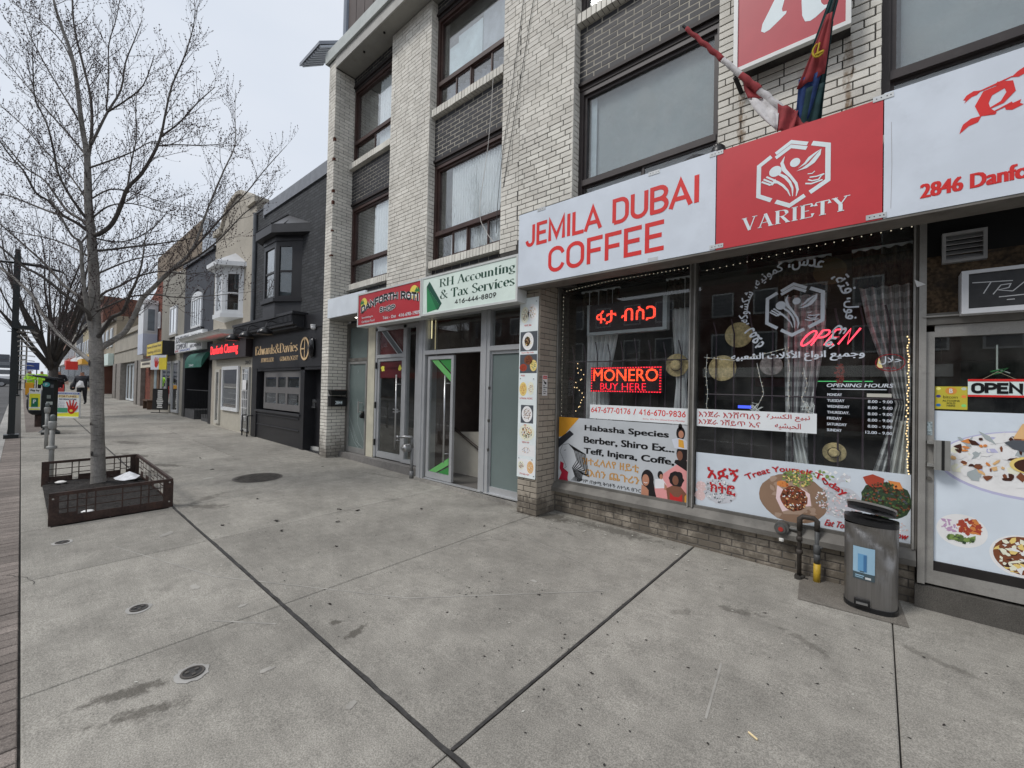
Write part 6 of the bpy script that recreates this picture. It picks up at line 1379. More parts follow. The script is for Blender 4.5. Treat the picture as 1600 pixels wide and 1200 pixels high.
for k,(pts,lab) in enumerate((([(-1.30,2.0),(-1.31,1.8),(-1.29,1.62),(-1.30,1.46)],'white icicle light wire at the left end of the right pane'),([(-.86,1.90),(-.83,1.75),(-.80,1.62),(-.86,1.47)],'white icicle light wire hanging left of the middle curtain'),([(-.64,2.05),(-.60,1.86),(-.61,1.66),(-.60,1.48)],'white icicle light wire in front of the middle curtain'),([(-.50,1.85),(-.47,1.7),(-.51,1.58),(-.46,1.46)],'white icicle light wire at the middle, ending in a tangle'),([(-1.33,1.97),(-1.05,1.93),(-.85,1.97),(-.62,2.03)],'white light wire swagged above the patterned tray'))):
 lights(lab,pts,.045,.004,M_BULBW,M_WIREW,y=SY+.035,jitter=.012)
for a,b,lab in ((-.86,1.47,'tangle of white wire above the red lettered strip'),(-.47,1.50,'second tangle of white wire, right of the first')):
 q=MB()
 for i in range(7):q.tube([(a+rs.uniform(-.06,.06),SY+.035,b+rs.uniform(-.04,.06)),(a+rs.uniform(-.05,.05),SY+.04,b+rs.uniform(-.05,.05)),(a+rs.uniform(-.08,.08),SY+.035,b+rs.uniform(-.05,.04))],.003,5)
 o=q.build('wire_tangle',M_WIREW);tag(o,lab,'wire')
q=MB();clutter(q,FY(SY+.1),-.25,1.80,.03,.09,0,30,[0],.006,.016,rs);o=q.build('chilli_string',mat('dried_chilli',(.25,.03,.02),.6),kind=None,fix=False);tag(o,'string of dried red chillies hanging right of the middle curtain','chillies')
q=MB();q.box(-1.10,-.80,SY+1.2,SY+1.25,1.70,1.80);o=q.build('inner_banner',mat('dark_red_banner',(.09,.015,.018),.8));tag(o,'dark red banner deep inside behind the trays','banner')
q=MB();q.box(-.9,-.05,SY+2.2,SY+2.22,1.79,1.80);o=q.build('green_strip_light',emis('green_strip',(.1,.6,.2),.8));tag(o,'thin green strip light across the dark room','strip light')
q=MB();q.box(-1.12,-1.0,SY+.5,SY+.52,1.46,1.49);o=q.build('blue_display',emis('blue_display',(.06,.1,.8),1.6));tag(o,'small glowing blue display low in the right window','display')
for x in (.045,.10):
 q=MB();q.tube([(x-.02,SY+3.0,2.45),(x,SY+3.0,2.2),(x-.03,SY+3.0,2.0)],.035,8);o=q.build('lit_lamp',emis('warm_lamp',(1,.78,.35),.55 if x<.1 else .4));tag(o,'warm lit hanging lamp deep inside, %s of two'%('left' if x<.1 else 'right'),'lamp')
 # ---------------------------------------------------------------- the row of older buildings up the street
RY=4.14
def gmat(name,*c,**k):return mat(name,rgb(*c),**k)
M_EDB=mat('painted_dark_brick',(.050,.053,.058),.75,var=.14,vscale=2,fine=.15,fscale=60)
def brickbump(m,sx=1.0):
 nt=m.node_tree;b=nt.nodes['Principled BSDF'];p=posnode(nt)
 mp=nt.nodes.new('ShaderNodeMapping');mp.inputs['Rotation'].default_value=(radians(90),0,0);nt.links.new(p,mp.inputs[0])
 br=nt.nodes.new('ShaderNodeTexBrick');br.inputs['Scale'].default_value=1.0;br.inputs['Mortar Size'].default_value=.008;br.inputs['Brick Width'].default_value=.205;br.inputs['Row Height'].default_value=.068;br.inputs['Mortar Smooth'].default_value=.4
 nt.links.new(mp.outputs[0],br.inputs['Vector'])
 inv=math_n(nt,'SUBTRACT',1.0,br.outputs['Fac']);n=math_n(nt,'ADD',inv,math_n(nt,'MULTIPLY',noise_n(nt,p,9,4),.5))
 bump_n(nt,b,n,1.0,.02)
 src=b.inputs['Base Color'].links[0].from_socket if b.inputs['Base Color'].links else tuple(b.inputs['Base Color'].default_value)[:3]
 br.inputs['Color1'].default_value=(.75,.75,.75,1);br.inputs['Color2'].default_value=(1.25,1.25,1.25,1);br.inputs['Mortar'].default_value=(.5,.5,.5,1)
 nt.links.new(mixc(nt,1.0,src,br.outputs['Color'],'MULTIPLY'),b.inputs['Base Color']);return br,nt,b
brickbump(M_EDB)
M_EDM=mat('black_painted_wood',(.020,.020,.023),.42,var=.1,dirt=.1,dcol=(.06,.055,.05))
M_EDG=mat('charcoal_paint',(.040,.041,.046),.5,var=.1)
M_COP=mat('grey_coping_metal',(.20,.21,.23),.45,.3,var=.12)
M_GREYF=mat('grey_frame',(.075,.073,.073),.5,var=.1)
M_WHF=flat(198,200,202,1.25,name='white_window_frame')
M_PANE=glass_mat('far_glass',(.55,.6,.62),2.2,dirt=.1)
M_INN=mat('inside_far',(.035,.035,.038),.9)
M_BLINDW=mat('white_far_blind',(.42,.45,.47),.8)
def body(t,x0,x1,top,m,y=RY,back=14,z0=0,name='wall'):
 q=MB();q.box(x0,x1,y,back,z0,top);return q.build(name,m,t)
def window_on(t,x0,x1,z0,z1,y,fm,panes=2,fw=.06,label=None,glass=None,horiz=False,back=None,name='window'):
 """framed window set on a wall at y (frame proud), panes as sub-parts"""
 glass=glass or M_PANE
 q=MB();q.box(x0,x0+fw,y-.05,y,z0,z1);q.box(x1-fw,x1,y-.05,y,z0,z1);q.box(x0+fw,x1-fw,y-.05,y,z1-fw,z1);q.box(x0+fw,x1-fw,y-.05,y,z0,z0+fw)
 w=q.build(name,fm,t,label=label)
 q=MB();q.box(x0+fw,x1-fw,y-.012,y-.006,z0+fw,z1-fw);q.build('window_back',back or M_INN,w)
 n=panes;a0,a1=x0+fw,x1-fw
 for i in range(n):
  if horiz:z_a=z0+fw+(z1-z0-2*fw)*i/n;z_b=z0+fw+(z1-z0-2*fw)*(i+1)/n;q=MB();q.box(a0,a1,y-.028,y-.024,z_a+.012,z_b-.012)
  else :u=a0+(a1-a0)*i/n;v=a0+(a1-a0)*(i+1)/n;q=MB();q.box(u+.012,v-.012,y-.028,y-.024,z0+fw,z1-fw)
  q.build('pane',glass,w)
  if i:
   q=MB()
   if horiz:q.box(a0,a1,y-.045,y-.015,z_a-.014,z_a+.014)
   else :q.box(u-.014,u+.014,y-.045,y-.015,z0+fw,z1-fw)
   q.build('mullion',fm,w)
 return w
 # -- the jeweller's --------------------------------------------------
ed=thing('brick_building','dark grey painted two storey brick building with black bay window and jeweller shop front','building',(-10.8,5,.15))
q=MB();q.box(-13.0,-8.72,RY,14,2.9,6.30);q.box(-13.0,-8.72,6.2,14,0,2.9);q.box(-13.0,-12.86,RY,6.2,0,2.9);q.box(-8.80,-8.72,RY,6.2,0,2.9);q.build('wall',M_EDB,ed)
q=MB();q.box(-12.35,-8.71,RY-.04,RY+.2,6.08,6.36);q.box(-12.39,-12.35,RY-.04,RY+.2,6.02,6.36);q.build('coping',M_COP,ed)
q=MB();q.box(-13.02,-12.39,RY-.02,RY+.2,6.30,6.34);q.build('side_coping',M_EDM,ed)
q=MB();q.tube([(-12.96,RY-.05,3.2),(-12.96,RY-.05,6.3)],.05,8);q.build('drain_pipe',mat('pale_pipe',(.16,.17,.18),.5),ed)
# bay window
A0,A1,A2,A3=(-11.75,RY),(-11.28,3.78),(-10.55,3.78),(-10.0,RY)
def ring_(z,s=0,mb=None):return [(x,y,z) for x,y in (A0,A1,A2,A3)]
def bayprism(name,z0,z1,m,grow=0.0,gz=0.0):
 pts=[(A0[0]-grow,A0[1]),(A1[0]-grow*.6,A1[1]-grow),(A2[0]+grow*.6,A2[1]-grow),(A3[0]+grow,A3[1])]
 q=MB();n=4;q.add([(x,y,z0) for x,y in pts]+[(x,y,z1) for x,y in pts],[tuple(range(n))[::-1],tuple(range(n,2*n))]+[(i,(i+1)%n,n+(i+1)%n,n+i) for i in range(n)]);return q.build(name,m,ed)
bayprism('bay_base',3.15,3.52,M_EDG);bayprism('bay_sill',3.52,3.60,M_EDM,.05);bayprism('bay_head',4.92,5.05,M_EDM,.02)
def seg_frame(p,q_,inset=0.0):
 """frame in the vertical plane through plan points p -> q_"""
 P_0,Q_0=Vector((*p,0)),Vector((*q_,0));u=(Q_0-P_0).normalized();n=Vector((u.y,-u.x,0));L_=(Q_0-P_0).length
 return ( lambda a,v,w:tuple(P_0+u*a+n*(w-inset)+Vector((0,0,v)))),L_
for (p,qx,nm) in ((A0,A1,'back slanted'),(A1,A2,'front'),(A2,A3,'slanted')):
 F,L_=seg_frame(p,qx)
 q=MB();fw=.09
 rw_=.25 if nm=='slanted' else fw
 for a,b,c,d_ in ((0,fw,3.6,4.92),(L_-rw_,L_,3.6,4.92),(fw,L_-rw_,4.80,4.92),(fw,L_-rw_,3.6,3.66)):q.prism(F,[(a,c),(b,c),(b,d_),(a,d_)],-.04,.0)
 w=q.build('bay_window',M_EDM,ed)
 q=MB();q.prism(F,[(fw,3.66),(L_-rw_,3.66),(L_-rw_,4.8),(fw,4.8)],-.05,-.044);q.build('window_back',M_BLINDW if nm=='slanted' else mat('grey_far_blind',(.12,.13,.13),.8),w)
 q=MB();q.prism(F,[(fw,3.66),(L_-rw_,3.66),(L_-rw_,4.21),(fw,4.21)],-.032,-.028);q.build('pane',M_PANE,w);q=MB();q.prism(F,[(fw,4.25),(L_-rw_,4.25),(L_-rw_,4.8),(fw,4.8)],-.03,-.026);q.build('pane',M_PANE,w)
 q=MB();q.prism(F,[(fw,4.21),(L_-rw_,4.21),(L_-rw_,4.25),(fw,4.25)],-.035,-.008);q.build('meeting_rail',M_EDM,w)
 # bay roof
ev=[(-11.95,RY),(-11.40,3.62),(-10.42,3.62),(-9.62,RY)]
q=MB();q.add([(x,y,5.05) for x,y in ev]+[(x,y,5.24) for x,y in ev],[(0,1,2,3),(0,4,5,1),(1,5,6,2),(2,6,7,3),(3,7,4,0),(4,7,6,5)]);q.build('bay_eave',M_EDG,ed)
q=MB();q.add([(x,y,5.245) for x,y in ev]+[(-10.85,RY,5.72)],[(0,1,4),(1,2,4),(2,3,4)]);q.build('bay_roof',mat('standing_seam_roof',(.10,.10,.105),.4,.3),ed)
q=MB();q.tube([(-10.42,3.62,5.26),(-10.85,RY,5.73)],.018,6);q.tube([(-10.15,3.80,5.25),(-10.62,RY,5.60)],.015,6);q.tube([(-11.4,3.62,5.26),(-10.9,RY,5.73)],.015,6);q.build('roof_seam',M_EDM,ed,kind='stuff')
# shop front
q=MB();q.box(-12.88,-8.74,RY-.04,RY+.2,2.02,2.92);q.build('fascia_board',M_EDM,ed)
q=MB();q.box(-13.6,-9.66,3.84,RY,2.94,3.16);q.box(-13.6,-9.60,3.80,RY,3.16,3.22);q.box(-13.6,-9.66,3.92,RY,2.88,2.94);q.box(-9.66,-8.74,RY-.06,RY,2.86,3.16);q.build('cornice',M_EDM,ed)
for i in range(56):
 x=-13.55+i*.0695;q=MB();q.box(x,x+.032,3.815,3.84,3.0,3.15);q.build('dentil',M_EDG,ed)
q=MB();q.box(-12.88,-12.55,RY-.03,4.5,.1,2.02);q.box(-9.86,-9.66,RY-.02,4.6,.1,2.02);q.box(-8.86,-8.74,RY-.03,4.6,.1,2.02);q.box(-12.55,-8.86,RY-.02,4.55,1.955,2.02);q.build('shop_frame',M_EDM,ed)
q=MB();q.box(-12.55,-9.86,RY+.0,RY+.3,.12,.90);q.build('stall_riser',M_EDM,ed)
q=MB();q.box(-12.6,-9.82,RY-.05,RY+.05,.90,.95);q.box(-12.5,-9.9,RY-.03,RY,.56,.575);q.box(-12.5,-9.9,RY-.03,RY,.83,.845);q.build('sill_moulding',M_EDG,ed)
q=MB();X0,X1,Z0,Z1=-12.16,-9.93,.99,1.945;xs=[X0,X0+.11,-11.36,-11.25,-10.78,-10.67,X1-.1,X1];zs=[Z0,Z0+.15,1.40,1.55,Z1-.15,Z1]
for a,b in ((xs[0],xs[1]),(xs[2],xs[3]),(xs[4],xs[5]),(xs[6],xs[7])):q.box(a,b,RY+.02,RY+.06,Z0,Z1)
for a,b in ((xs[1],xs[2]),(xs[3],xs[4]),(xs[5],xs[6])):
 for c,d_ in ((zs[0],zs[1]),(zs[2],zs[3]),(zs[4],zs[5])):q.box(a,b,RY+.02,RY+.06,c,d_)
sw=q.build('display_window',mat('display_frame',(.15,.145,.145),.5,var=.05),ed)
for a,b in ((xs[1],xs[2]),(xs[3],xs[4]),(xs[5],xs[6])):
 for c,d_ in ((zs[1],zs[2]),(zs[3],zs[4])):
  q=MB();q.box(a,b,RY+.035,RY+.04,c,d_);q.build('pane',M_PANE,sw)
  q=MB();q.box(a,b,RY+.30,RY+.32,c-.05,d_);q.box(a,b,RY+.06,RY+.30,c-.02,c);q.build('case',mat('display_back',(.03,.027,.022),.8),sw)
  k=thing('jewellery_stand','white jewellery display bust in the %s %s case of the jeweller window'%('upper' if c>1.4 else 'lower','left' if b<-11.3 else 'middle' if b<-10.7 else 'right'),'display',((a+b)/2,RY+.2,c));m_=(a+b)/2;q=MB()
  if c>1.4:q.lathe((m_,RY+.18,c),[(.07,0),(.05,.05),(.09,.14),(.05,.20),(.03,.26),(.03,.30)],12,sy=.5)
  else :q.add([(m_-.15,RY+.12,c),(m_+.18,RY+.12,c),(m_+.18,RY+.26,c+.06),(m_-.15,RY+.26,c+.1),(m_-.15,RY+.26,c),(m_+.18,RY+.26,c)],[(0,1,2,3),(0,3,4),(1,5,2),(2,5,4,3)])
  q.build('stand',flat(205,210,215),k);q=MB();q.box(m_-.05,m_+.1,RY+.10,RY+.14,c,c+.03);q.build('tray',flat(180,185,190),k)
q=MB();q.box(-9.66,-8.86,RY+.22,RY+.27,.24,1.955);dr=q.build('door',M_EDM,ed)
q=MB();q.box(-9.36,-9.02,RY+.205,RY+.215,.66,1.78);q.build('pane',glass_mat('leaded_glass',(.5,.53,.53),4.0,dirt=.3),dr)
q=MB()
for i in range(5):x=-9.34+i*.075;q.box(x,x+.012,RY+.195,RY+.205,.66,1.78)
for i in range(8):z=.70+i*.15;q.box(-9.36,-9.02,RY+.193,RY+.203,z,z+.01)
q.build('leading',mat('lead_came',(.12,.12,.12),.4,.5),dr,kind='stuff')
q=MB();q.box(-9.30,-9.10,RY+.20,RY+.22,.53,.62);q.build('letter_slot',MATS['handle_steel'],dr)
q=MB();q.tube([(-9.60,RY+.15,1.24),(-9.60,RY+.22,1.24)],.03,10);q.box(-9.64,-9.60,RY+.16,RY+.21,1.1,1.3);q.box(-9.66,-9.52,RY+.15,RY+.17,1.11,1.13);q.build('handle',MATS['brushed_steel'],dr)
q=MB();q.box(-9.66,-8.86,RY+.16,RY+.22,.17,.24);q.build('door_sill',mat('white_sill',(.5,.5,.48),.5),dr)
q=MB();q.box(-12.88,-8.74,RY+.02,RY+.5,.0,.17);q.build('plinth',M_EDM,ed)
jt=thing('fascia_sign','gold serif jeweller name with ring emblem on the black fascia','shop sign',(-10.7,RY-.04,2.1));FJ=FY(RY-.042);GLD=flat(196,168,128,1.3,name='gold_lettering')
q=MB();serif_mb(q,FJ,'Edwards&Davies',-12.68,-10.0,2.385,.225,.001,.2,.05);q.build('lettering',GLD,jt,fix=False)
q=MB();serif_mb(q,FJ,'JEWELLER',-12.25,-11.38,2.185,.10,.001,.2,.06);q.build('lettering',GLD,jt,fix=False)
q=MB();serif_mb(q,FJ,'GEMOLOGIST',-11.0,-9.97,2.185,.10,.001,.2,.06);q.build('lettering',GLD,jt,fix=False)
q=MB();q.line(FJ,[(-9.62+.20*cos(a*pi/16),2.42+.235*sin(a*pi/16)) for a in range(33)],.05,.012);q.line(FJ,[(-9.62,2.2),(-9.62,2.63)],.03,.0125);q.line(FJ,[(-9.79,2.42),(-9.64,2.42)],.03,.013);q.build('ring_emblem',GLD,jt,fix=False)
q=MB();q.lathe((-9.22,RY-.08,2.42),[(.01,-.22),(.09,-.18),(.12,0),(.09,.18),(.01,.22)],14,sy=.4);q.build('oval_shade',mat('glossy_black',(.01,.01,.011),.15),jt,smooth=True)
for k,x in enumerate((-12.55,-11.55,-10.35)):
 t=thing('gooseneck_lamp','%s of three black gooseneck lamps over the jeweller sign'%('leftmost','middle','rightmost')[k],'lamp',(x,RY,3.0),'gooseneck lamps over the jeweller sign')
 q=MB();q.tube([(x-.15,RY-.28,3.02),(x-.13,RY-.45,3.06),(x-.06,RY-.55,3.0),(x,RY-.60,2.86)],.012,8);q.build('arm',M_EDM,t)
 q=MB();q.lathe((x+.03,RY-.62,2.72),[(.16,0),(.15,.06),(.10,.12),(.05,.16)],16);q.build('shade',mat('black_shade',(.013,.013,.014),.3),t,smooth=True)
t=thing('security_camera','white dome security camera on the black fascia near the white brick pier','camera',(-9.1,RY-.08,2.87));q=MB();q.lathe((-9.15,RY-.08,2.80),[(.01,0),(.05,.02),(.055,.06),(.05,.08)],14);q.build('dome',flat(215,215,215),t,smooth=True);q=MB();q.lathe((-9.15,RY-.08,2.88),[(.06,0),(.06,.03)],14);q.build('mount',flat(200,200,200),t)
for x in (-13.15,-12.75):
 t=thing('ornamental_post','black ornamental iron handrail post %s of the jeweller front'%('left' if x<-13 else 'at the corner'),'railing',(x,3.98,.2))
 z=g(x,3.98);q=MB();q.tube([(x,3.98,z),(x,3.98,z+.55)],.018,8);q.build('post',M_EDM,t)
 q=MB();q.tube([(x,3.98,z+.55),(x-.02,4.12,z+.56)],.014,8)
 q.build('rail',M_EDM,t);q=MB();q.lathe((x,3.98,z+.1),[(.02,0),(.045,.03),(.02,.06)],8);q.build('collar',M_EDM,t)
 # metal hood on the roof of the white building, and a brown billboard back
t=thing('roof_hood','small corrugated metal hood sticking out past the far roof corner','roof hood',(-9.0,4.3,8.4))
q=MB();q.add([(-9.6,4.25,8.98),(-8.8,4.25,8.98),(-8.8,4.05,8.40),(-9.6,3.95,8.50),(-9.6,4.6,8.98),(-8.8,4.6,8.98)],[(0,1,2,3),(0,4,5,1)]);
q=MB()
for i in range(9):x=-9.62+i*.1;q.add([(x,3.86,8.62),(x+.06,3.86,8.62),(x+.06,4.3,8.92),(x,4.3,8.92),(x,3.88,8.59),(x+.06,3.88,8.59),(x+.06,4.32,8.89),(x,4.32,8.89)],[(0,1,2,3),(4,7,6,5),(0,4,5,1),(1,5,6,2),(2,6,7,3),(3,7,4,0)])
q.build('corrugation',flat(150,154,160),t,kind='stuff');q=MB();q.add([(-9.7,3.84,8.63),(-8.75,3.84,8.63),(-8.75,4.34,8.96),(-9.7,4.34,8.96),(-9.7,3.84,8.70),(-8.75,3.84,8.70),(-8.75,4.34,9.03),(-9.7,4.34,9.03)],[(0,3,2,1),(4,5,6,7),(0,1,5,4),(1,2,6,5),(2,3,7,6),(3,0,4,7)]);q.build('cover',flat(120,124,132,1.2),t)
t=thing('rooftop_screen','tall brown panel screen with a rounded grey edge above the roof line','roof screen',(-9.6,5.6,8.5))
q=MB();q.tube([(-10.95,5.5,9.9),(-10.90,5.5,10.2),(-10.90,5.5,13)],.09,10);q.build('edge_pipe',flat(120,128,140,1.1),t)
for i in range(7):
 q=MB();x=-10.82+i*.42;q.box(x,x+.40,5.5,5.56,8.6 if i>1 else 9.9-i*.5,13);q.build('panel',mat('brown_screen_panel',(.065,.045,.04),.6,var=.2,vscale=1.5),t)
q=MB();q.add([(-10.8,5.47,11.0),(-7.9,5.47,9.2),(-7.9,5.47,9.14),(-10.8,5.47,10.94)],[(0,1,2,3)]);q.build('brace',M_DARK,t)
# -- tan stucco building ------------------------------------------------
M_TAN=mat('tan_stucco',(.42,.385,.325),.9,var=.08,vscale=1.5,fine=.1,fscale=60,dirt=.18,dcol=(.2,.17,.14),dscale=1.2)
tb=thing('stucco_building','tan stucco building with rounded parapet and white bay window','building',(-14.8,5,.2))
FT=FY(RY)
prof=[(-16.75,0),(-13.02,0),(-13.02,6.45),(-12.98,6.75),(-13.45,6.75),(-13.5,6.62),(-13.6,6.72),(-13.85,7.05),(-14.15,7.24),(-14.6,7.32),(-15.05,7.26),(-15.5,7.12),(-15.85,6.9),(-16.1,6.62),(-16.75,6.58)]
q=MB();q.prism(FT,[(u,v) for u,v in prof],-9.5,0);q.build('wall',M_TAN,tb)
q=MB();q.line(FT,prof[3:],.09,.05);q.prism(FT,[(-13.55,6.62),(-12.93,6.62),(-12.93,6.78),(-13.55,6.78)],0,.09);q.prism(FT,[(-16.8,6.45),(-16.1,6.45),(-16.1,6.62),(-16.8,6.62)],0,.09)
for i in range(3,len(prof)-1):
 a,b=prof[i],prof[i+1];dx,dz=b[0]-a[0],b[1]-a[1];l=hypot(dx,dz);nx,nz=dz/l*.05,-dx/l*.05
 q.prism(FT,[(a[0]-nx,a[1]-nz),(b[0]-nx,b[1]-nz),(b[0]+nx,b[1]+nz),(a[0]+nx,a[1]+nz)],-.3,.07)
q.build('parapet_moulding',mat('pale_moulding',(.50,.46,.39),.9),tb)
q=MB();q.box(-13.5,-12.75,4.4,6,6.5,6.72);q.build('chimney',mat('old_brick_dark',(.07,.06,.055),.9),tb)
TA=[(-15.55,RY),(-15.0,3.72),(-14.3,3.72),(-13.9,RY)]
def bay2(t,pts,z0,z1,m,name):
 q=MB();n=len(pts);q.add([(x,y,z0) for x,y in pts]+[(x,y,z1) for x,y in pts],[tuple(range(n))[::-1],tuple(range(n,2*n))]+[(i,(i+1)%n,n+(i+1)%n,n+i) for i in range(n)]);return q.build(name,m,t)
grow= lambda pts,g_:[(pts[0][0]-g_,pts[0][1]),(pts[1][0]-g_*.6,pts[1][1]-g_),(pts[2][0]+g_*.6,pts[2][1]-g_),(pts[3][0]+g_,pts[3][1])]
bay2(tb,grow(TA,.04),3.52,3.64,M_WHF,'bay_sill');bay2(tb,grow(TA,.02),4.86,4.98,M_WHF,'bay_head');bay2(tb,grow(TA,.2),4.98,5.10,M_WHF,'bay_eave')
e=grow(TA,.2);q=MB();q.add([(x,y,5.10) for x,y in e]+[(-14.7,RY,5.55)],[(0,1,4),(1,2,4),(2,3,4)]);q.build('bay_roof',flat(165,166,168),tb)
for p,qx in zip(TA[:-1],TA[1:]):
 F,L_=seg_frame(p,qx);fw=.10;q=MB()
 for a,b,c,d_ in ((0,fw,3.64,4.86),(L_-fw,L_,3.64,4.86),(fw,L_-fw,4.78,4.86),(fw,L_-fw,3.64,3.74)):q.prism(F,[(a,c),(b,c),(b,d_),(a,d_)],-.05,0)
 w=q.build('bay_window',M_WHF,tb)
 q=MB();q.prism(F,[(fw,3.74),(L_-fw,3.74),(L_-fw,4.78),(fw,4.78)],-.06,-.055);q.build('window_back',mat('grey_far_blind2',(.16,.17,.18),.8),w)
 q=MB();q.prism(F,[(fw+.06,3.76),(L_-fw-.06,3.76),(L_-fw-.06,4.14),(fw+.06,4.14)],-.05,-.046);q.build('brown_blind',mat('brown_blind',(.13,.09,.05),.8),w)
 q=MB();q.prism(F,[(fw+.04,3.74),(L_-fw-.04,3.74),(L_-fw-.04,4.2),(fw+.04,4.2)],-.03,-.026);q.build('pane',M_PANE,w);q=MB();q.prism(F,[(fw+.04,4.25),(L_-fw-.04,4.25),(L_-fw-.04,4.78),(fw+.04,4.78)],-.03,-.026);q.build('pane',M_PANE,w)
 q=MB()
 for a,b,c,d_ in ((fw,fw+.04,3.74,4.78),(L_-fw-.04,L_-fw,3.74,4.78),(fw+.04,L_-fw-.04,4.2,4.25)):q.prism(F,[(a,c),(b,c),(b,d_),(a,d_)],-.035,-.01)
 q.build('sash',M_WHF,w)
M_SIDE=mat('cream_vinyl_siding',(.50,.47,.40),.7,var=.05,dirt=.12,dcol=(.25,.22,.18))
q=MB()
x=-15.62
while x<-13.75:q.box(x,x+.085,RY-.012,RY,.27,.86);x+=.095
q.build('siding_board',M_SIDE,tb,kind='stuff')
q=MB();q.box(-16.45,-13.0,RY-.006,RY,.2,2.35);q.build('shop_front_wall',M_SIDE,tb)
window_on(tb,-15.45,-13.93,.80,2.13,RY-.02,M_WHF,1,.10,back=mat('shop_interior_dim',(.06,.06,.065),.8,var=.9,vscale=6))
w=window_on(tb,-16.15,-15.7,.35,2.06,RY-.01,flat(170,168,160),1,.09,name='narrow_door')
w=window_on(tb,-13.62,-13.06,.30,2.08,RY-.01,flat(150,150,148),1,.06,name='barred_door')
q=MB()
for i in range(3):x=-13.50+i*.13;q.box(x,x+.014,RY-.08,RY-.066,.6,2.0)
for i in range(6):z=.7+i*.24;q.box(-13.56,-13.12,RY-.08,RY-.066,z,z+.014)
q.build('door_bars',flat(215,215,215),w,kind='stuff')
q=MB();q.box(-13.46,-13.18,RY-.085,RY-.08,1.45,1.72);q.build('paper_notice',flat(220,222,224),w)
text('house_number',FY(RY-.01),'2842',-13.55,-13.1,2.16,2.27,.002,flat(70,66,60),tb,bold=.03)
q=MB();q.add([(-18.1,3.55,2.98),(-13.6,3.55,2.98),(-13.6,RY,3.02),(-18.1,RY,3.02),(-18.1,3.5,3.09),(-13.6,3.5,3.09),(-13.6,RY,3.16),(-18.1,RY,3.16)],[(0,3,2,1),(4,5,6,7),(0,1,5,4),(1,2,6,5),(2,3,7,6),(3,0,4,7)]);q.build('metal_awning',flat(186,186,182,name='awning_white'),tb)
q=MB();q.box(-18.1,-13.6,3.485,3.498,3.03,3.045);q.box(-18.1,-13.6,3.485,3.498,3.085,3.10);q.build('awning_bead',flat(120,118,112),tb,kind='stuff')
t=thing('led_fascia_sign','dark fascia sign with glowing red script over the cream shop','shop sign',(-14.6,3.95,2.4));q=MB();q.box(-16.3,-12.98,3.96,RY-.01,2.36,2.86);q.build('panel',mat('dark_sign_panel',(.03,.02,.022),.4),t)
text('lit_lettering',FY(3.957),'Danforth Cleaning',-16.2,-13.6,2.44,2.78,.003,emis('script_red',(1,.05,.06),1.7),t,bold=.04)
# -- navy building -------------------------------------------------------
M_NAVY=mat('navy_siding',(.050,.055,.068),.7,var=.08,vscale=2)
nb=thing('clapboard_building','dark navy two storey building with arched white window over a black shop front','building',(-18.6,5,.25))
q=MB();q.box(-20.65,-16.76,RY,13,2.55,6.14);q.box(-20.65,-16.76,5.4,13,0,2.55);q.build('wall',M_NAVY,nb)
q=MB();q.box(-20.7,-16.7,RY-.08,RY,6.08,6.2);q.build('roof_edge',M_EDM,nb)
for x0,x1 in ((-20.65,-20.3),(-17.1,-16.76)):q=MB();q.box(x0,x1,RY,5.4,.2,2.55);q.build('side_post',M_EDM,nb)
w=window_on(nb,-19.45,-18.1,3.62,4.72,RY,M_WHF,4,.08)
q=MB();pts=[(-19.45,4.70)]+[(-18.775+.675*cos(radians(180-a*15)),4.70+.22*sin(radians(180-a*15))) for a in range(1,12)]+[(-18.1,4.70)];q.prism(FT,pts,0,.05);q.build('arched_head',M_WHF,w)
q=MB();q.line(FT,[(-19.75,4.80),(-18.775,5.12),(-17.85,4.80)],.14,.03);q.box(-19.7,-17.85,RY-.09,RY,3.50,3.58);q.build('window_trim',M_EDM,nb)
q=MB();q.box(-20.3,-17.1,4.9,4.95,.25,2.5);q.build('black_front',mat('black_glossy_front',(.012,.012,.013),.3),nb)
q=MB();q.box(-20.25,-18.9,RY+.02,4.85,.28,.62);q.box(-18.3,-17.15,RY+.1,4.85,.25,.50);q.build('planter_box',mat('grey_stone_box',(.075,.075,.078),.8),nb,kind='stuff')
q=MB();q.line(FY(4.88),arc(-18.95,1.35,.62,.55,40,220,16),.05,.0);q.line(FY(4.88),[(-18.5,1.75),(-18.2,1.9),(-17.9,2.2)],.05,.001);q.line(FY(4.88),arc(-18.3,1.1,.45,.3,150,20,10),.05,.002);q.build('painted_swirl',mat('swirl',(.12,.12,.12),.5),nb,fix=False)
q=MB();q.tube([(-20.2,4.2,1.35),(-17.2,4.2,1.35)],.015,6)
for i in range(16):x=-20.2+i*.2;q.tube([(x,4.2,.4),(x,4.2,1.35)],.008,5)
q.build('front_railing',M_EDM,nb,kind='stuff')
t=thing('shop_sign','white sign with southern style lettering on the navy building','shop sign',(-19.3,4.0,2.8));q=MB();q.box(-21.25,-17.35,3.98,RY-.01,2.78,3.45);q.build('panel',flat(206,208,214),t);FSg=FY(3.978)
text('lettering',FSg,'SOUTHERN',-21.1,-19.1,3.15,3.38,.002,flat(60,60,74),t,bold=.05);text('lettering',FSg,'COMFORT',-21.0,-19.2,2.90,3.10,.002,flat(60,60,74),t,bold=.05)
text('lettering',FSg,'BAR',-21.15,-20.6,2.80,2.88,.002,flat(160,40,50),t,bold=.05);text('lettering',FSg,'KARAOKE',-20.4,-18.9,2.80,2.88,.002,flat(50,70,140),t,bold=.05);text('lettering',FSg,'647-748-9456',-18.9,-17.45,2.88,3.0,.002,flat(50,50,60),t,bold=.05);text('lettering',FSg,'Tapas Beer Wings',-18.8,-17.45,3.28,3.36,.002,flat(50,50,60),t,bold=.03)
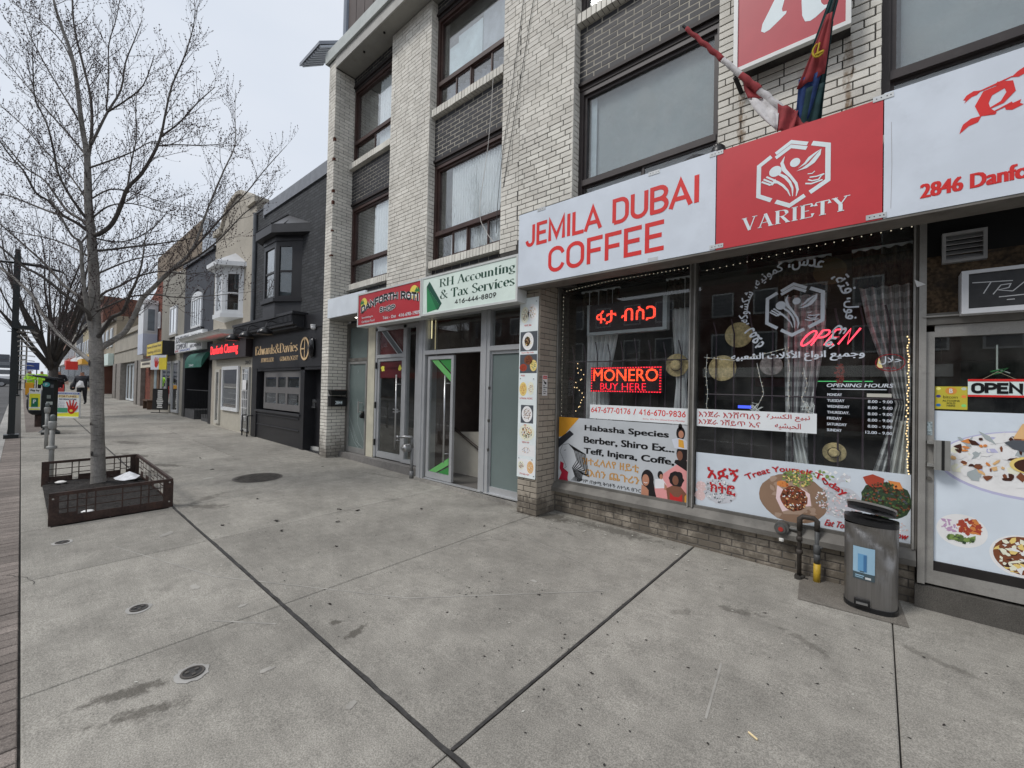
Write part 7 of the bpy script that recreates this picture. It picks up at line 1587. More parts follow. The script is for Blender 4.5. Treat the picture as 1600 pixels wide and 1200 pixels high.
t=thing('awning','small green fabric awning over the black shop front','awning',(-18.5,3.9,2.3));q=MB()
n=8;vs=[]
for k in range(n+1):
 a=radians(90*k/n);vs+=[(-19.0,RY-.28*sin(a),2.26+.42*cos(a)),(-16.85,RY-.28*sin(a),2.26+.42*cos(a))]
vs+=[(-19.0,RY-.28,2.14),(-16.85,RY-.28,2.14)]
q.add(vs,[(2*i,2*i+1,2*i+3,2*i+2) for i in range(n+1)]+[tuple([2*i for i in range(n+2)]),tuple([2*i+1 for i in range(n+2)])[::-1]]);o=q.build('canvas',mat('green_canvas',(.022,.125,.095),.7,var=.15,vscale=4),t)
text('awning_number',FY(RY-.282),'2840',-18.4,-17.8,2.18,2.26,.003,WHT2,t)
# -- beige building ------------------------------------------------------
bb=thing('stucco_building','grey beige stucco building between the navy and the red brick ones','building',(-22.7,5,.3))
M_BEI=mat('beige_stucco',(.29,.275,.24),.9,var=.08,vscale=1.5,dirt=.2,dcol=(.18,.16,.14),dscale=1)
q=MB();q.box(-24.75,-20.65,RY,13,0,6.12);q.box(-24.75,-23.4,RY,6,6.12,6.5);q.build('wall',M_BEI,bb)
q=MB();q.box(-23.4,-22.9,5.5,6.3,6.1,7.0);q.build('chimney',mat('red_chimney',(.22,.09,.06),.9),bb)
window_on(bb,-22.95,-21.75,3.62,4.80,RY,M_WHF,2,.09);q=MB();q.box(-23.1,-21.6,RY-.08,RY,3.5,3.6);q.build('sill',M_BEI,bb)
w=window_on(bb,-24.2,-22.4,.7,2.5,RY-.005,flat(170,172,174),2,.08,back=mat('pale_display',(.26,.30,.33),.8,var=.5,vscale=4));w=window_on(bb,-22.2,-21.1,.4,2.5,RY-.005,flat(150,152,154),1,.1,name='shop_door',back=mat('pale_door',(.28,.29,.30),.7))
t=thing('shop_sign','yellow sign with black border beside the white southern sign','shop sign',(-23.5,3.9,2.8));q=MB();q.box(-25.15,-21.95,3.72,RY-.01,2.74,3.32);q.build('box',M_EDM,t);q=MB();q.box(-25.1,-22.0,3.70,3.72,2.78,3.28);q.build('face',flat(196,172,40),t)
text('lettering',FY(3.70),'Pharmacy & Fortune House',-25.0,-22.1,3.06,3.2,.002,flat(70,40,20),t,bold=.04);text('lettering',FY(3.70),'Readings 647-555',-24.9,-22.2,2.83,2.98,.002,flat(90,60,20),t,bold=.04)
t=thing('hanging_sign','small yellow and white blade sign showing a red open hand','sign',(-21.6,3.9,2.1))
FH=seg_frame((-22.5,3.45),(-21.4,3.75))[0]
q=MB();q.prism(FH,[(0,2.12),(1.15,2.12),(1.15,2.70),(0,2.70)],-.03,0);q.build('panel',flat(214,190,60),t)
def hand(F,u,v,s,parent,m,w=.004):
 q=MB();q.disc(F,u,v,.30*s,.34*s,w,n=20)
 for a,l,wd,off in ((112,.62,.11,-.20),(97,.74,.12,-.07),(83,.74,.12,.07),(68,.62,.11,.2)):
  an=radians(a);q.line(F,[(u+off*s,v+.12*s),(u+off*s+l*s*cos(an)*.9,v+.12*s+l*s*sin(an)*.9)],[wd*s*1.3,wd*s*.8],w+.0003*(a%7))
 q.line(F,[(u+.2*s,v-.1*s),(u+.45*s,v+.18*s),(u+.5*s,v+.34*s)],[.18*s,.14*s,.08*s],w+.003);return q.build('red_hand',m,parent,fix=False)
HANDM=flat(176,40,34)
hand(FH,.42,2.33,.38,t,HANDM);q=MB();q.poly(FH,[(0,2.6),(1.15,2.6),(1.15,2.70),(0,2.70)],.003);q.poly(FH,[(0,2.12),(.62,2.12),(.62,2.6),(0,2.6)],.0015);q.build('white_band',flat(200,202,210),t,fix=False)
# -- red brick sliver, white oriel ----------------------------------------
rbld=thing('brick_building','narrow red brick building with a white box window jutting out','building',(-26.5,5,.33))
M_RBK=mat('red_brick',(.20,.060,.038),.9,var=.15,vscale=3);br,nt,b=brickbump(M_RBK)
q=MB();q.prism(FT,[(-28.4,0),(-24.76,0),(-24.76,6.5),(-26.6,5.95),(-28.4,5.6)],-8,-.02);q.build('wall',M_RBK,rbld)
q=MB();q.box(-26.9,-25.62,3.62,RY,3.85,5.25);q.build('oriel',M_WHF,rbld)
q=MB();q.box(-26.95,-25.56,3.56,RY,5.25,5.42);q.build('oriel_cornice',flat(214,214,212),rbld)
q=MB();q.box(-26.9,-25.62,3.62,RY,2.9,3.85);q.build('oriel_panelling',flat(170,176,190,name='pale_blue_boards'),rbld)
F,L_=( lambda u,v,w:(-25.62+w,u,v)),.5
q=MB();q.prism(F,[(3.72,3.95),(4.06,3.95),(4.06,5.05),(3.72,5.05)],0,.03);w=q.build('side_window',M_WHF,rbld);q=MB();q.prism(F,[(3.77,4.0),(4.02,4.0),(4.02,5.0),(3.77,5.0)],.03,.034);q.build('pane',mat('far_pane_grey',(.16,.19,.22),.15,spec=.8),w)
window_on(rbld,-25.3,-24.95,4.1,4.85,RY-.0,M_WHF,1,.06)
q=MB();q.box(-26.8,-24.9,RY-.02,RY+.1,.3,2.25);q.build('brick_front',mat('brown_brick_front',(.14,.085,.05),.9,var=.3,vscale=12),rbld)
q=MB();q.box(-25.9,-25.35,RY-.03,RY-.02,.5,2.2);q.build('doorway',mat('far_door_glass',(.25,.32,.36),.3),rbld)
t=thing('shop_sign','small cream sign under the white oriel','shop sign',(-26,3.9,2.3));q=MB();q.box(-27.6,-24.9,3.85,RY-.03,2.30,2.62);q.build('panel',flat(196,190,172),t);q=MB();q.box(-27.2,-25.3,3.845,3.85,2.42,2.52);q.box(-27.5,-25.3,3.845,3.85,2.60,2.72);q.build('lettering_bar',flat(60,50,40),t,kind='stuff')
# -- pale stone bank front --------------------------------------------------
M_STN=mat('pale_limestone',(.36,.335,.285),.9,var=.1,vscale=1.2,dirt=.25,dcol=(.2,.18,.15),dscale=.8)
sb=thing('stone_building','low pale limestone building with tall silver shop doors','building',(-33,5,.4))
q=MB();q.box(-38.5,-28.4,RY-.1,12,2.75,4.6);q.box(-38.5,-28.4,4.5,12,0,2.75)
q.build('wall',M_STN,sb)
for x0,x1 in ((-38.5,-37.3),(-36.8,-35.2),(-30.3,-29.6),(-29.2,-28.4)):q=MB();q.box(x0,x1,RY-.16,4.5,.2,2.75);q.build('pilaster',mat('grey_pilaster',(.24,.22,.20),.9,var=.15),sb)
q=MB();q.box(-38.5,-28.4,RY-.16,RY-.1,3.45,3.52);q.box(-38.5,-28.4,RY-.2,RY-.1,4.35,4.6);q.build('string_course',M_STN,sb,kind='stuff')
for i in range(4):window_on(sb,-35.1+i*1.18,-34.0+i*1.18,.5,2.7,4.3,flat(200,206,214),1,.1,name='shop_window' if i!=2 else 'shop_door',back=mat('pale_inside',(.30,.36,.40),.7,var=.3))
# tall building behind with a white sided gable wall
tall=thing('apartment_building','taller brown brick building with a white clapboard side wall above the low shops','building',(-32,9,.4))
q=MB();q.add([(-28.9,6.5,3),(-28.9,24,3),(-28.9,24,8.7),(-28.9,6.5,10.9),(-41,6.5,3),(-41,24,3),(-41,24,8.7),(-41,6.5,10.9)],[(0,1,2,3),(4,7,6,5),(0,3,7,4),(3,2,6,7),(1,5,6,2)]);q.build('wall',mat('brown_old_brick',(.20,.16,.12),.9,var=.25,vscale=1.5),tall)
q=MB()
for i in range(34):z=4.4+i*.19;y1=24-max(0,(z-8.7)/2.2*17.5);q.add([(-28.88,6.5,z),(-28.88,y1,z),(-28.885,y1,z+.18),(-28.885,6.5,z+.18),(-28.86,6.5,z),(-28.86,y1,z)],[(4,5,2,3),(0,1,5,4)])
q.build('siding_board',flat(190,196,200,name='white_clapboard'),tall,kind='stuff',fix=False)
q=MB();q.add([(-28.8,6.3,10.95),(-28.8,24,8.75),(-29.2,24,8.75),(-29.2,6.3,10.95),(-28.8,6.3,11.05),(-28.8,24,8.85),(-29.2,24,8.85),(-29.2,6.3,11.05)],[(0,1,5,4),(4,5,6,7),(0,4,7,3),(1,2,6,5)]);q.build('roof_edge',flat(150,154,158),tall)
for i in range(3):
 for z in (4.9,7.2):q=MB();q.box(-31.4-i*3.2,-30.2-i*3.2,6.46,6.5,z,z+1.5);w=q.build('window',flat(180,182,184),tall);q=MB();q.box(-31.3-i*3.2,-30.3-i*3.2,6.44,6.46,z+.1,z+1.4);q.build('pane',mat('far_pane_dark',(.07,.08,.09),.15,spec=.8),w)
 # further up the street
rr=random.Random(21)
FAR=[(-46,-38.5,5.4,(.30,.26,.20),'beige low building with a garage opening and a green sign'),(-54,-46,7.6,(.16,.075,.055),'red brick building past the garage'),(-62,-54,6.3,(.38,.33,.22),'pale yellow building far up the row'),(-70,-62,8.4,(.07,.075,.085),'dark slate building far up the row'),(-80,-70,6.6,(.33,.31,.27),'pale building near the distant crossing'),(-96,-80,9.5,(.20,.12,.09),'tall brown building beyond the crossing'),(-118,-98,7.5,(.25,.24,.22),'grey building beyond the crossing'),(-150,-120,12,(.22,.20,.19),'distant grey block at the end of the street')]
for k,(x0,x1,h,c,lab) in enumerate(FAR):
 t=thing('far_building',lab,'building',((x0+x1)/2,6,.6));gz=g(x0,4)
 q=MB();q.box(x0,x1,RY-.05 if k else 4.8,16,gz-.5,gz+h);
 if k==0:q=MB();q.box(x0,x1,RY-.05,16,gz+2.4,gz+h);q.box(x0,x1,9,16,gz-.5,gz+2.4);q.box(x1-.6,x1,RY-.05,9,gz-.5,gz+2.4)
 q.build('wall',mat('far_wall_%s'%('abcdefgh'[k]),c,.9,var=.15,vscale=1),t)
 q=MB();q.box(x0,x1,RY-.2,RY-.05,gz+h-.35,gz+h);q.build('cornice',mat('far_cornice',(.2,.19,.17),.9),t)
 n=int((x1-x0)/2.2)
 for i in range(n):
  for z in ([3.4] if h<7 else [3.4,6.2] if h<9 else [3.4,6.0,8.2]):
   if z+1.3>h:continue
   a=x0+.6+i*2.2;q=MB();q.box(a,a+1.1,RY-.10,RY-.05,gz+z,gz+z+1.3);w=q.build('window',flat(170,172,174),t)
   q=MB();q.box(a+.1,a+1.0,RY-.12,RY-.10,gz+z+.1,gz+z+1.2);q.build('pane',MATS['far_pane_dark'],w)
 if k:
  q=MB();q.box(x0+.3,x1-.3,RY-.09,RY-.05,gz+.4,gz+2.5);q.build('shop_window',mat('far_shop_glass',(.08,.09,.10),.2,spec=.7),t)
  q=MB();q.box(x0+.3,x1-.3,RY-.5,RY-.05,gz+2.5,gz+3.1);q.build('fascia',flat(*rr.choice(((40,90,150),(190,150,40),(180,60,40),(220,220,214),(40,60,50)))),t)
t=thing('shop_sign','small white and green sign over the garage opening','shop sign',(-41,3.9,2.8));q=MB();q.box(-43.5,-39.2,3.8,RY-.06,2.7,3.5);q.build('panel',flat(190,206,200),t)
# motorcycle in the garage mouth
def motorcycle():
 x0,y0=-38.6,3.3;z=g(x0,y0);t=thing('motorcycle','dark motorcycle parked at the mouth of the garage opening','motorcycle',(x0,y0,z));mk=mat('moto_black',(.012,.012,.013),.3)
 for dx in (-.68,.68):
  q=MB();q.tube([(x0+dx+.28*cos(a*pi/8),y0,z+.30+.28*sin(a*pi/8)) for a in range(17)],.055,8,caps=False);q.build('wheel',mk,t)
 q=MB();q.tube([(x0-.5,y0,z+.5),(x0-.1,y0,z+.72),(x0+.3,y0,z+.68),(x0+.75,y0,z+.62)],[.12,.19,.15,.08],10);q.build('body',mk,t,smooth=True)
 q=MB();q.tube([(x0-.70,y0,z+.3),(x0-.5,y0,z+.95)],.035,8);q.tube([(x0-.5,y0-.32,z+1.0),(x0-.45,y0+.32,z+1.0)],.02,8);q.build('fork_and_handlebar',mk,t)
 q=MB();q.lathe((x0-.62,y0,z+.82),[(.02,-.08),(.09,-.04),(.09,.05),(.03,.09)],10);q.build('headlight',flat(200,204,210),t)
motorcycle()
# -- the other side of the street ---------------------------------------------
OPP=[(-60,-44,9.5,(.12,.06,.045),'red brown brick row across the road, far part'),(-44,-31,7.5,(.25,.22,.18),'pale stucco shops across the road'),(-31,-20,11,(.10,.055,.045),'brick apartment block across the road'),(-20,-9,8.5,(.14,.13,.12),'grey shops across the road'),(-9,3,12.5,(.11,.06,.048),'tall brick apartment house across the road'),(3,16,9.0,(.16,.15,.13),'stone shops across the road to the right'),(-84,-62,8,(.2,.18,.15),'low buildings across the road beyond the crossing')]
for k,(x0,x1,h,c,lab) in enumerate(OPP):
 t=thing('opposite_building',lab,'building',((x0+x1)/2,-21,0));YO=-20.6;q=MB();q.box(x0,x1,-34,YO,g(x0,YO)-.6,h);q.build('wall',mat('opposite_wall_%s'%'abcdefg'[k],c,.9,var=.2,vscale=1),t)
 n=int((x1-x0)/2.4)
 for i in range(n):
  for z in (4.0,6.6,9.2):
   if z+1.6>h:continue
   a=x0+.7+i*2.4;q=MB();q.box(a,a+1.3,YO,YO+.05,z,z+1.5);w=q.build('window',flat(170,172,170),t);q=MB();q.box(a+.1,a+1.2,YO+.05,YO+.07,z+.1,z+1.4);q.build('pane',MATS['far_pane_dark'],w)
 q=MB();q.box(x0+.3,x1-.3,YO,YO+.06,.5,2.6);q.build('shop_window',MATS['far_shop_glass'],t);q=MB();q.box(x0+.3,x1-.3,YO,YO+.4,2.7,3.3);q.build('fascia',flat(*rr.choice(((60,70,90),(150,60,50),(200,198,190),(50,60,50)))),t)
 # distant towers at the head of the street
for k,(x,y0,y1,h,c,lab) in enumerate(((-170,-16,-2.05,8.0,(.10,.105,.12),'dark glass tower at the far end of the street'),(-140,-20,-1.15,5.3,(.22,.23,.25),'lower grey block in front of the dark tower'),(-230,-60,-14,14,(.2,.2,.22),'pale tower far behind'))):
 t=thing('far_tower',lab,'building',(x,(y0+y1)/2,2));q=MB();q.box(x-14,x,y0,y1,0,h);q.build('wall',mat('tower_wall_%s'%'abc'[k],c,.5,var=.1),t)
 for i in range(4):
  z=h-1.2-i*1.1
  if z>1.5:q=MB();q.box(x,x+.1,y0+.5,y1-.5,z,z+.5);q.build('window_band',mat('tower_band',(.05,.06,.08),.2,spec=.7),t)
  # main limbs of the near tree: x, y, z, radius along each
LIMBS=[[(-8.104,0.737,0.084,0.115),(-8.127,0.717,0.681,0.099),(-8.147,0.699,1.209,0.095),(-8.173,0.677,1.915,0.102),(-8.207,0.648,2.445,0.084),(-8.228,0.63,2.978,0.08),(-8.261,0.601,3.467,0.071),(-8.289,0.576,3.778,0.065),(-8.318,0.552,4.09,0.06),(-8.348,0.526,4.716,0.046),(-8.285,0.462,5.099,0.037),(-8.132,0.355,5.829,0.027),(-8.149,0.222,6.291,0.021),(-8.086,0.157,6.505,0.016),(-8.058,0.063,7.162,0.01),(-8.109,0.019,7.657,0.005)],[(-8.34,0.532,4.671,0.044),(-8.437,0.568,5.084,0.036),(-8.586,0.558,5.655,0.029),(-8.82,0.475,6.241,0.026),(-8.935,0.376,6.833,0.02),(-9.107,0.346,7.631,0.014),(-9.154,0.305,8.305,0.007)],[(-8.306,0.562,4.897,0.035),(-8.376,0.62,5.113,0.03),(-8.4,0.719,5.466,0.027),(-8.509,0.863,5.92,0.022),(-8.592,0.91,6.391,0.018),(-8.499,0.99,6.734,0.013),(-8.419,1.059,7.048,0.008)],[(-8.4,0.719,5.466,0.024),(-8.094,0.864,5.569,0.018),(-7.781,1.015,5.739,0.014),(-7.559,1.088,6.087,0.008)],[(-8.414,0.706,5.484,0.018),(-8.525,0.73,6.042,0.016),(-8.663,0.73,6.586,0.013),(-8.587,0.795,6.991,0.01),(-8.542,0.834,7.454,0.006)],[(-8.245,0.615,3.619,0.053),(-8.109,0.673,3.641,0.053),(-7.937,0.762,3.751,0.049),(-7.728,0.823,3.962,0.043),(-7.548,0.86,4.165,0.04),(-7.418,0.972,4.348,0.037),(-7.173,1.065,4.602,0.032),(-7.109,1.12,4.84,0.026),(-6.957,1.133,5.078,0.022),(-6.903,1.179,5.429,0.018),(-6.669,1.262,5.77,0.014),(-6.594,1.327,6.207,0.009),(-6.608,1.315,6.527,0.004)],[(-7.121,1.11,4.806,0.023),(-7.05,1.29,5.052,0.018),(-6.987,1.464,5.383,0.014),(-6.917,1.643,5.67,0.007)],[(-7.144,1.09,4.687,0.018),(-6.847,1.228,4.658,0.015),(-6.488,1.419,4.606,0.01),(-6.003,1.6,4.535,0.005)],[(-7.548,0.86,4.165,0.021),(-7.755,0.919,4.637,0.017),(-7.837,0.967,5,0.014),(-7.975,0.967,5.462,0.01),(-7.963,0.977,5.828,0.005)],[(-8.345,0.647,3.433,0.03),(-8.265,0.835,3.494,0.027),(-8.179,1.029,3.566,0.024),(-8.001,1.301,3.65,0.019),(-7.764,1.625,3.767,0.011),(-7.557,1.804,3.869,0.006)],[(-8.364,0.631,3.614,0.021),(-8.144,0.821,3.565,0.018),(-7.941,0.996,3.617,0.015),(-7.741,1.169,3.785,0.011),(-7.596,1.294,4.016,0.005)],[(-8.181,0.67,1.976,0.071),(-8.179,0.731,2.079,0.071),(-8.17,0.858,2.199,0.065),(-8.178,0.97,2.34,0.062),(-8.133,1.068,2.618,0.059),(-8.141,1.121,2.804,0.056),(-8.07,1.242,2.996,0.052),(-7.925,1.367,3.199,0.047),(-7.794,1.48,3.353,0.043),(-7.69,1.57,3.489,0.037),(-7.603,1.645,3.728,0.03),(-7.493,1.74,4.186,0.024),(-7.222,1.855,4.705,0.018),(-7.111,1.951,5.075,0.013),(-7.121,1.943,5.516,0.008),(-7.122,1.941,5.893,0.005)],[(-7.759,1.51,3.392,0.032),(-7.772,1.737,3.771,0.027),(-7.736,2.006,4.231,0.023),(-7.685,2.288,4.671,0.017),(-7.575,2.502,5.085,0.012),(-7.405,2.768,5.552,0.006)],[(-7.863,1.421,3.257,0.028),(-7.363,1.614,3.419,0.022),(-6.915,1.764,3.62,0.017),(-6.585,1.93,3.921,0.012),(-6.195,2.147,4.196,0.006)],[(-8.18,0.671,2.18,0.053),(-7.966,0.737,2.348,0.047),(-7.774,0.784,2.467,0.043),(-7.55,0.858,2.524,0.039),(-7.365,0.899,2.736,0.032),(-7.198,0.924,2.85,0.026),(-7.024,0.956,3.065,0.019),(-7,0.976,3.349,0.011),(-6.972,1.001,3.674,0.006)],[(-8.327,0.663,2.729,0.032),(-8.353,0.76,2.877,0.029),(-8.325,0.902,2.984,0.026),(-8.146,1.057,3.119,0.022),(-7.889,1.279,3.21,0.017),(-7.607,1.522,3.181,0.01),(-7.435,1.79,3.25,0.006)],[(-8.071,0.646,2.555,0.026),(-7.785,0.774,2.631,0.024),(-7.606,0.929,2.739,0.021),(-7.366,1.136,2.78,0.017),(-7.105,1.361,2.744,0.013),(-6.781,1.641,2.779,0.008),(-6.328,2.033,2.852,0.004)],[(-8.476,0.653,3.112,0.025),(-8.451,0.794,3.232,0.022),(-8.486,1.002,3.401,0.019),(-8.352,1.236,3.512,0.015),(-8.211,1.477,3.595,0.01)],[(-8.265,0.598,3.868,0.023),(-8.226,0.75,4.071,0.018),(-8.109,0.97,4.152,0.015),(-7.794,1.242,4.05,0.009),(-7.445,1.544,3.922,0.005)],[(-8.31,0.558,4.565,0.023),(-7.836,0.73,4.584,0.018),(-7.49,0.91,4.663,0.014),(-7.214,1.029,4.736,0.01),(-7.044,1.177,4.74,0.005)],[(-8.406,0.595,4.175,0.02),(-8.467,0.78,4.389,0.017),(-8.319,1.026,4.4,0.012),(-8.074,1.357,4.277,0.009),(-7.673,1.823,4.233,0.005)],[(-8.19,0.663,2.047,0.062),(-8.141,0.586,2.457,0.056),(-8.125,0.54,2.77,0.048),(-8.103,0.5,3.104,0.039),(-8.125,0.48,3.449,0.036),(-8.082,0.399,3.511,0.025),(-8.039,0.317,3.662,0.02),(-8.013,0.221,3.864,0.013),(-8.104,0.142,4.01,0.006)],[(-8.125,0.48,3.449,0.026),(-8.21,0.526,3.55,0.021),(-8.3,0.567,3.688,0.018),(-8.448,0.559,3.947,0.013)],[(-8.182,0.669,1.782,0.062),(-8.365,0.63,1.882,0.057),(-8.791,0.5,2.061,0.052),(-9.243,0.347,2.298,0.048),(-9.581,0.174,2.632,0.042),(-9.804,0.101,2.86,0.039),(-10.143,-0.073,3.132,0.034),(-10.494,-0.257,3.359,0.03),(-10.953,-0.535,3.641,0.022),(-11.501,-0.89,3.991,0.012)],[(-8.133,0.592,2.431,0.043),(-8.035,0.558,2.529,0.041),(-7.968,0.379,2.678,0.035),(-7.957,0.15,2.893,0.029),(-8.018,-0.022,3.009,0.025),(-8.092,-0.205,3.213,0.02),(-8.247,-0.458,3.445,0.012)],[(-8.308,0.561,2.709,0.035),(-8.315,0.554,2.726,0.034),(-8.797,0.376,2.947,0.031),(-9.252,0.221,3.265,0.028),(-9.647,-0.002,3.589,0.023),(-10.088,-0.264,3.95,0.017),(-10.536,-0.532,4.271,0.01)],[(-8.286,0.579,3.653,0.044),(-8.294,0.453,3.75,0.038),(-8.318,0.314,3.824,0.033),(-8.332,0.183,3.972,0.027),(-8.327,0.068,4.04,0.023),(-8.316,-0.042,4.277,0.02),(-8.446,-0.153,4.456,0.016),(-8.415,-0.245,4.6,0.014),(-8.608,-0.412,4.929,0.008)],[(-8.294,0.572,3.706,0.039),(-8.493,0.519,3.855,0.036),(-8.777,0.393,4.004,0.031),(-9.018,0.304,4.205,0.028),(-9.114,0.221,4.38,0.024),(-9.36,0.127,4.58,0.021),(-9.703,-0.05,4.79,0.017),(-9.931,-0.247,5.141,0.012),(-10.136,-0.424,5.455,0.007)],[(-8.304,0.564,3.804,0.035),(-8.28,0.466,3.944,0.031),(-8.26,0.364,4.103,0.027),(-8.246,0.257,4.342,0.024),(-8.291,0.218,4.597,0.023),(-8.224,0.157,4.876,0.019),(-8.286,0.104,5.059,0.017),(-8.238,0.026,5.25,0.014),(-8.134,-0.003,5.704,0.01),(-8.163,-0.028,6.088,0.005)],[(-8.672,0.365,3.904,0.03),(-9.133,0.204,4.052,0.026),(-9.507,0.001,4.205,0.022),(-9.864,-0.189,4.342,0.018),(-10.324,-0.467,4.47,0.012)],[(-8.348,0.526,4.716,0.026),(-8.779,0.391,5.084,0.022),(-9.108,0.226,5.413,0.018),(-9.466,0.036,5.797,0.015),(-9.793,-0.127,6.143,0.011),(-10.02,-0.324,6.477,0.008)],[(-8.303,0.564,4.046,0.023),(-8.909,0.398,4.573,0.02),(-9.471,0.151,5.038,0.017),(-9.875,-0.079,5.472,0.013),(-10.283,-0.313,5.818,0.009)],[(-8.414,0.469,5.154,0.023),(-8.746,0.301,5.623,0.018),(-9.1,0.114,6.142,0.015),(-9.287,-0.048,6.603,0.01),(-9.545,-0.152,7.148,0.006)],[(-8.425,0.578,3.358,0.023),(-8.881,0.423,3.546,0.02),(-9.398,0.214,3.721,0.017),(-9.827,-0.038,3.811,0.013),(-10.303,-0.33,3.931,0.008)],[(-8.095,0.388,5.641,0.018),(-8.368,0.27,6.139,0.014),(-8.777,0.036,6.56,0.01),(-9.191,-0.202,6.856,0.007),(-9.471,-0.444,7.165,0.004)],]
# ---------------------------------------------------------------- trees
def bark_mat(name,c,dark):
 m,nt,b=base_mat(name);b.inputs['Roughness'].default_value=.8;b.inputs['Specular IOR Level'].default_value=.3
 p=posnode(nt,(1,1,7));n1=noise_n(nt,p,9,5,.7);n2=noise_n(nt,posnode(nt),4,4,.6);n3=noise_n(nt,posnode(nt,(1,1,.5)),60,3)
 cc=mixc(nt,mrange(nt,n1,.54,.66,0,.75),c,dark);cc=mixc(nt,1.0,cc,mrange(nt,n2,.3,.7,.75,1.2),'MULTIPLY');cc=mixc(nt,1.0,cc,mrange(nt,n3,.3,.7,.85,1.12),'MULTIPLY')
 nt.links.new(cc,b.inputs['Base Color']);bump_n(nt,b,n1,.5,.01);return m
M_BARK=bark_mat('pale_smooth_bark',(.235,.222,.205),(.07,.062,.056));M_LIMB=bark_mat('dark_limb_bark',(.10,.09,.082),(.03,.026,.024));M_TWIG=mat('twig',(.06,.048,.046),.8,var=.2);M_BUD=mat('bud',(.05,.028,.030),.8)
def grow_twigs(q,qb,pts,rng,density,scale,depth=0,bud=True):
 """side shoots along a limb, curving upwards, each with its own shoots"""
 P=[Vector(p[:3]) for p in pts];R=[p[3] for p in pts]
 tot=sum((P[i+1]-P[i]).length for i in range(len(P)-1));n=max(1,int(tot*density));L=0;cum=[0]
 for i in range(len(P)-1):L+=(P[i+1]-P[i]).length;cum.append(L)
 for k in range(n):
  s=(k+rng.random())/n
  s=(.12+.88*s)*L
  i=max(j for j in range(len(cum)) if cum[j]<=s+1e-9);i=min(i,len(P)-2);f=(s-cum[i])/max(1e-6,cum[i+1]-cum[i])
  p=P[i].lerp(P[i+1],f);r=R[i]+(R[i+1]-R[i])*f;t=(P[i+1]-P[i]).normalized()
  a=rng.uniform(0,2*pi);o=t.orthogonal().normalized();sd_=(Matrix.Rotation(a,3,t)@o)
  d_=(t*rng.uniform(.5,1.1)+sd_*rng.uniform(.6,1.1)+Vector((0,0,rng.uniform(.1,.6)))).normalized()
  ln=scale*rng.uniform(.45,1.3)*(1.15-.5*s/L);r0=min(r*.6,.0018+ln*.0045)
  seg=4;pp=[p];rr_=[r0]
  for j in range(seg):
   d_=(d_+Vector((rng.uniform(-.2,.2),rng.uniform(-.2,.2),rng.uniform(.0,.26)))).normalized();pp.append(pp[-1]+d_*ln/seg);rr_.append(max(.0010,r0*(1-(j+1)/(seg+.6))))
  q.tube(pp,rr_,4 if r0>.004 else 3,caps=False)
  if depth>0 and ln>.16:grow_twigs(q,qb,[(*pp[j],rr_[j]) for j in range(seg+1)],rng,density*1.5,scale*.42,depth-1,bud)
  if bud:
   for j in range(1,seg+1):
    if rng.random()<(.75 if depth<=0 else .35):
     c=pp[j]+Vector((rng.uniform(-.004,.004),rng.uniform(-.004,.004),.004));s_=rng.uniform(.005,.0095)
     qb.add([c+Vector((s_,0,0)),c+Vector((0,s_,0)),c+Vector((-s_,0,0)),c+Vector((0,-s_,0)),c+Vector((0,0,s_*1.3)),c-Vector((0,0,s_))],[(0,1,4),(1,2,4),(2,3,4),(3,0,4),(1,0,5),(2,1,5),(3,2,5),(0,3,5)])
def smooth_path(pts,sub=3):
 out=[];n=len(pts)
 for i in range(n-1):
  p0,p1,p2,p3=(Vector(pts[max(i-1,0)]),Vector(pts[i]),Vector(pts[i+1]),Vector(pts[min(i+2,n-1)])) if False else (pts[max(i-1,0)],pts[i],pts[i+1],pts[min(i+2,n-1)])
  for k in range(sub):
   t=k/sub;out.append(tuple(.5*((2*b)+(-a+c)*t+(2*a-5*b+4*c-d_)*t*t+(-a+3*b-3*c+d_)*t**3) for a,b,c,d_ in zip(p0,p1,p2,p3)))
 out.append(tuple(pts[-1]));return out
tr=thing('street_tree','bare budding street tree with pale smooth trunk standing in the rusty planter','tree',(-8.1,.74,.1))
rt=random.Random(42)
L0=[(*p[:3],p[3]*.74) for p in smooth_path(LIMBS[0],4)];base_z=g(-8.1,.74)-.02
L0[0]=(-8.104,.737,base_z,.105)
q=MB();q.tube([p[:3] for p in L0],[p[3]*(1+.03*sin(i*2.1)) for i,p in enumerate(L0)],18)
q.build('trunk',M_BARK,tr,smooth=True)
# root flare and branch collars with knots
q=MB();q.lathe((-8.104,.737,base_z),[(.135,0),(.115,.04),(.098,.1)],18);q.build('root_flare',M_BARK,tr,smooth=True)
for (kx,ky,kz,kr) in ((-8.10,.655,.62,.03),(-8.12,.64,1.02,.018),(-8.19,.61,1.85,.04),(-8.25,.585,2.75,.024),(-8.23,.59,2.4,.026)):
 q=MB();q.lathe((0,0,0),[(kr,0),(kr*.9,.012),(kr*.5,.016),(kr*.35,.004)],14);vs=[(kx+.03+a*.75-.0+c*.3,ky-c*.9,kz+b*1.2) for a,b,c in q.v];q.v=vs;q.build('knot',M_LIMB,tr,smooth=True)
twq,budq=MB(),MB()
for li,Lm in enumerate(LIMBS[1:]):
 Sp=smooth_path(Lm,3);q=MB();Sp=[(*p[:3],max(.0022,p[3]*.54)) for p in Sp];q.tube([p[:3] for p in Sp],[p[3] for p in Sp],10 if Lm[0][3]>.03 else 7)
 q.build('limb',M_LIMB if Lm[0][3]<.055 else M_BARK,tr,smooth=True)
 grow_twigs(twq,budq,Sp,rt,10.5,.56,1)
grow_twigs(twq,budq,L0[16:],rt,10.0,.6,1)
twq.build('twigs',M_TWIG,tr,kind='stuff',fix=False);budq.build('buds',M_BUD,tr,kind='stuff',fix=False)
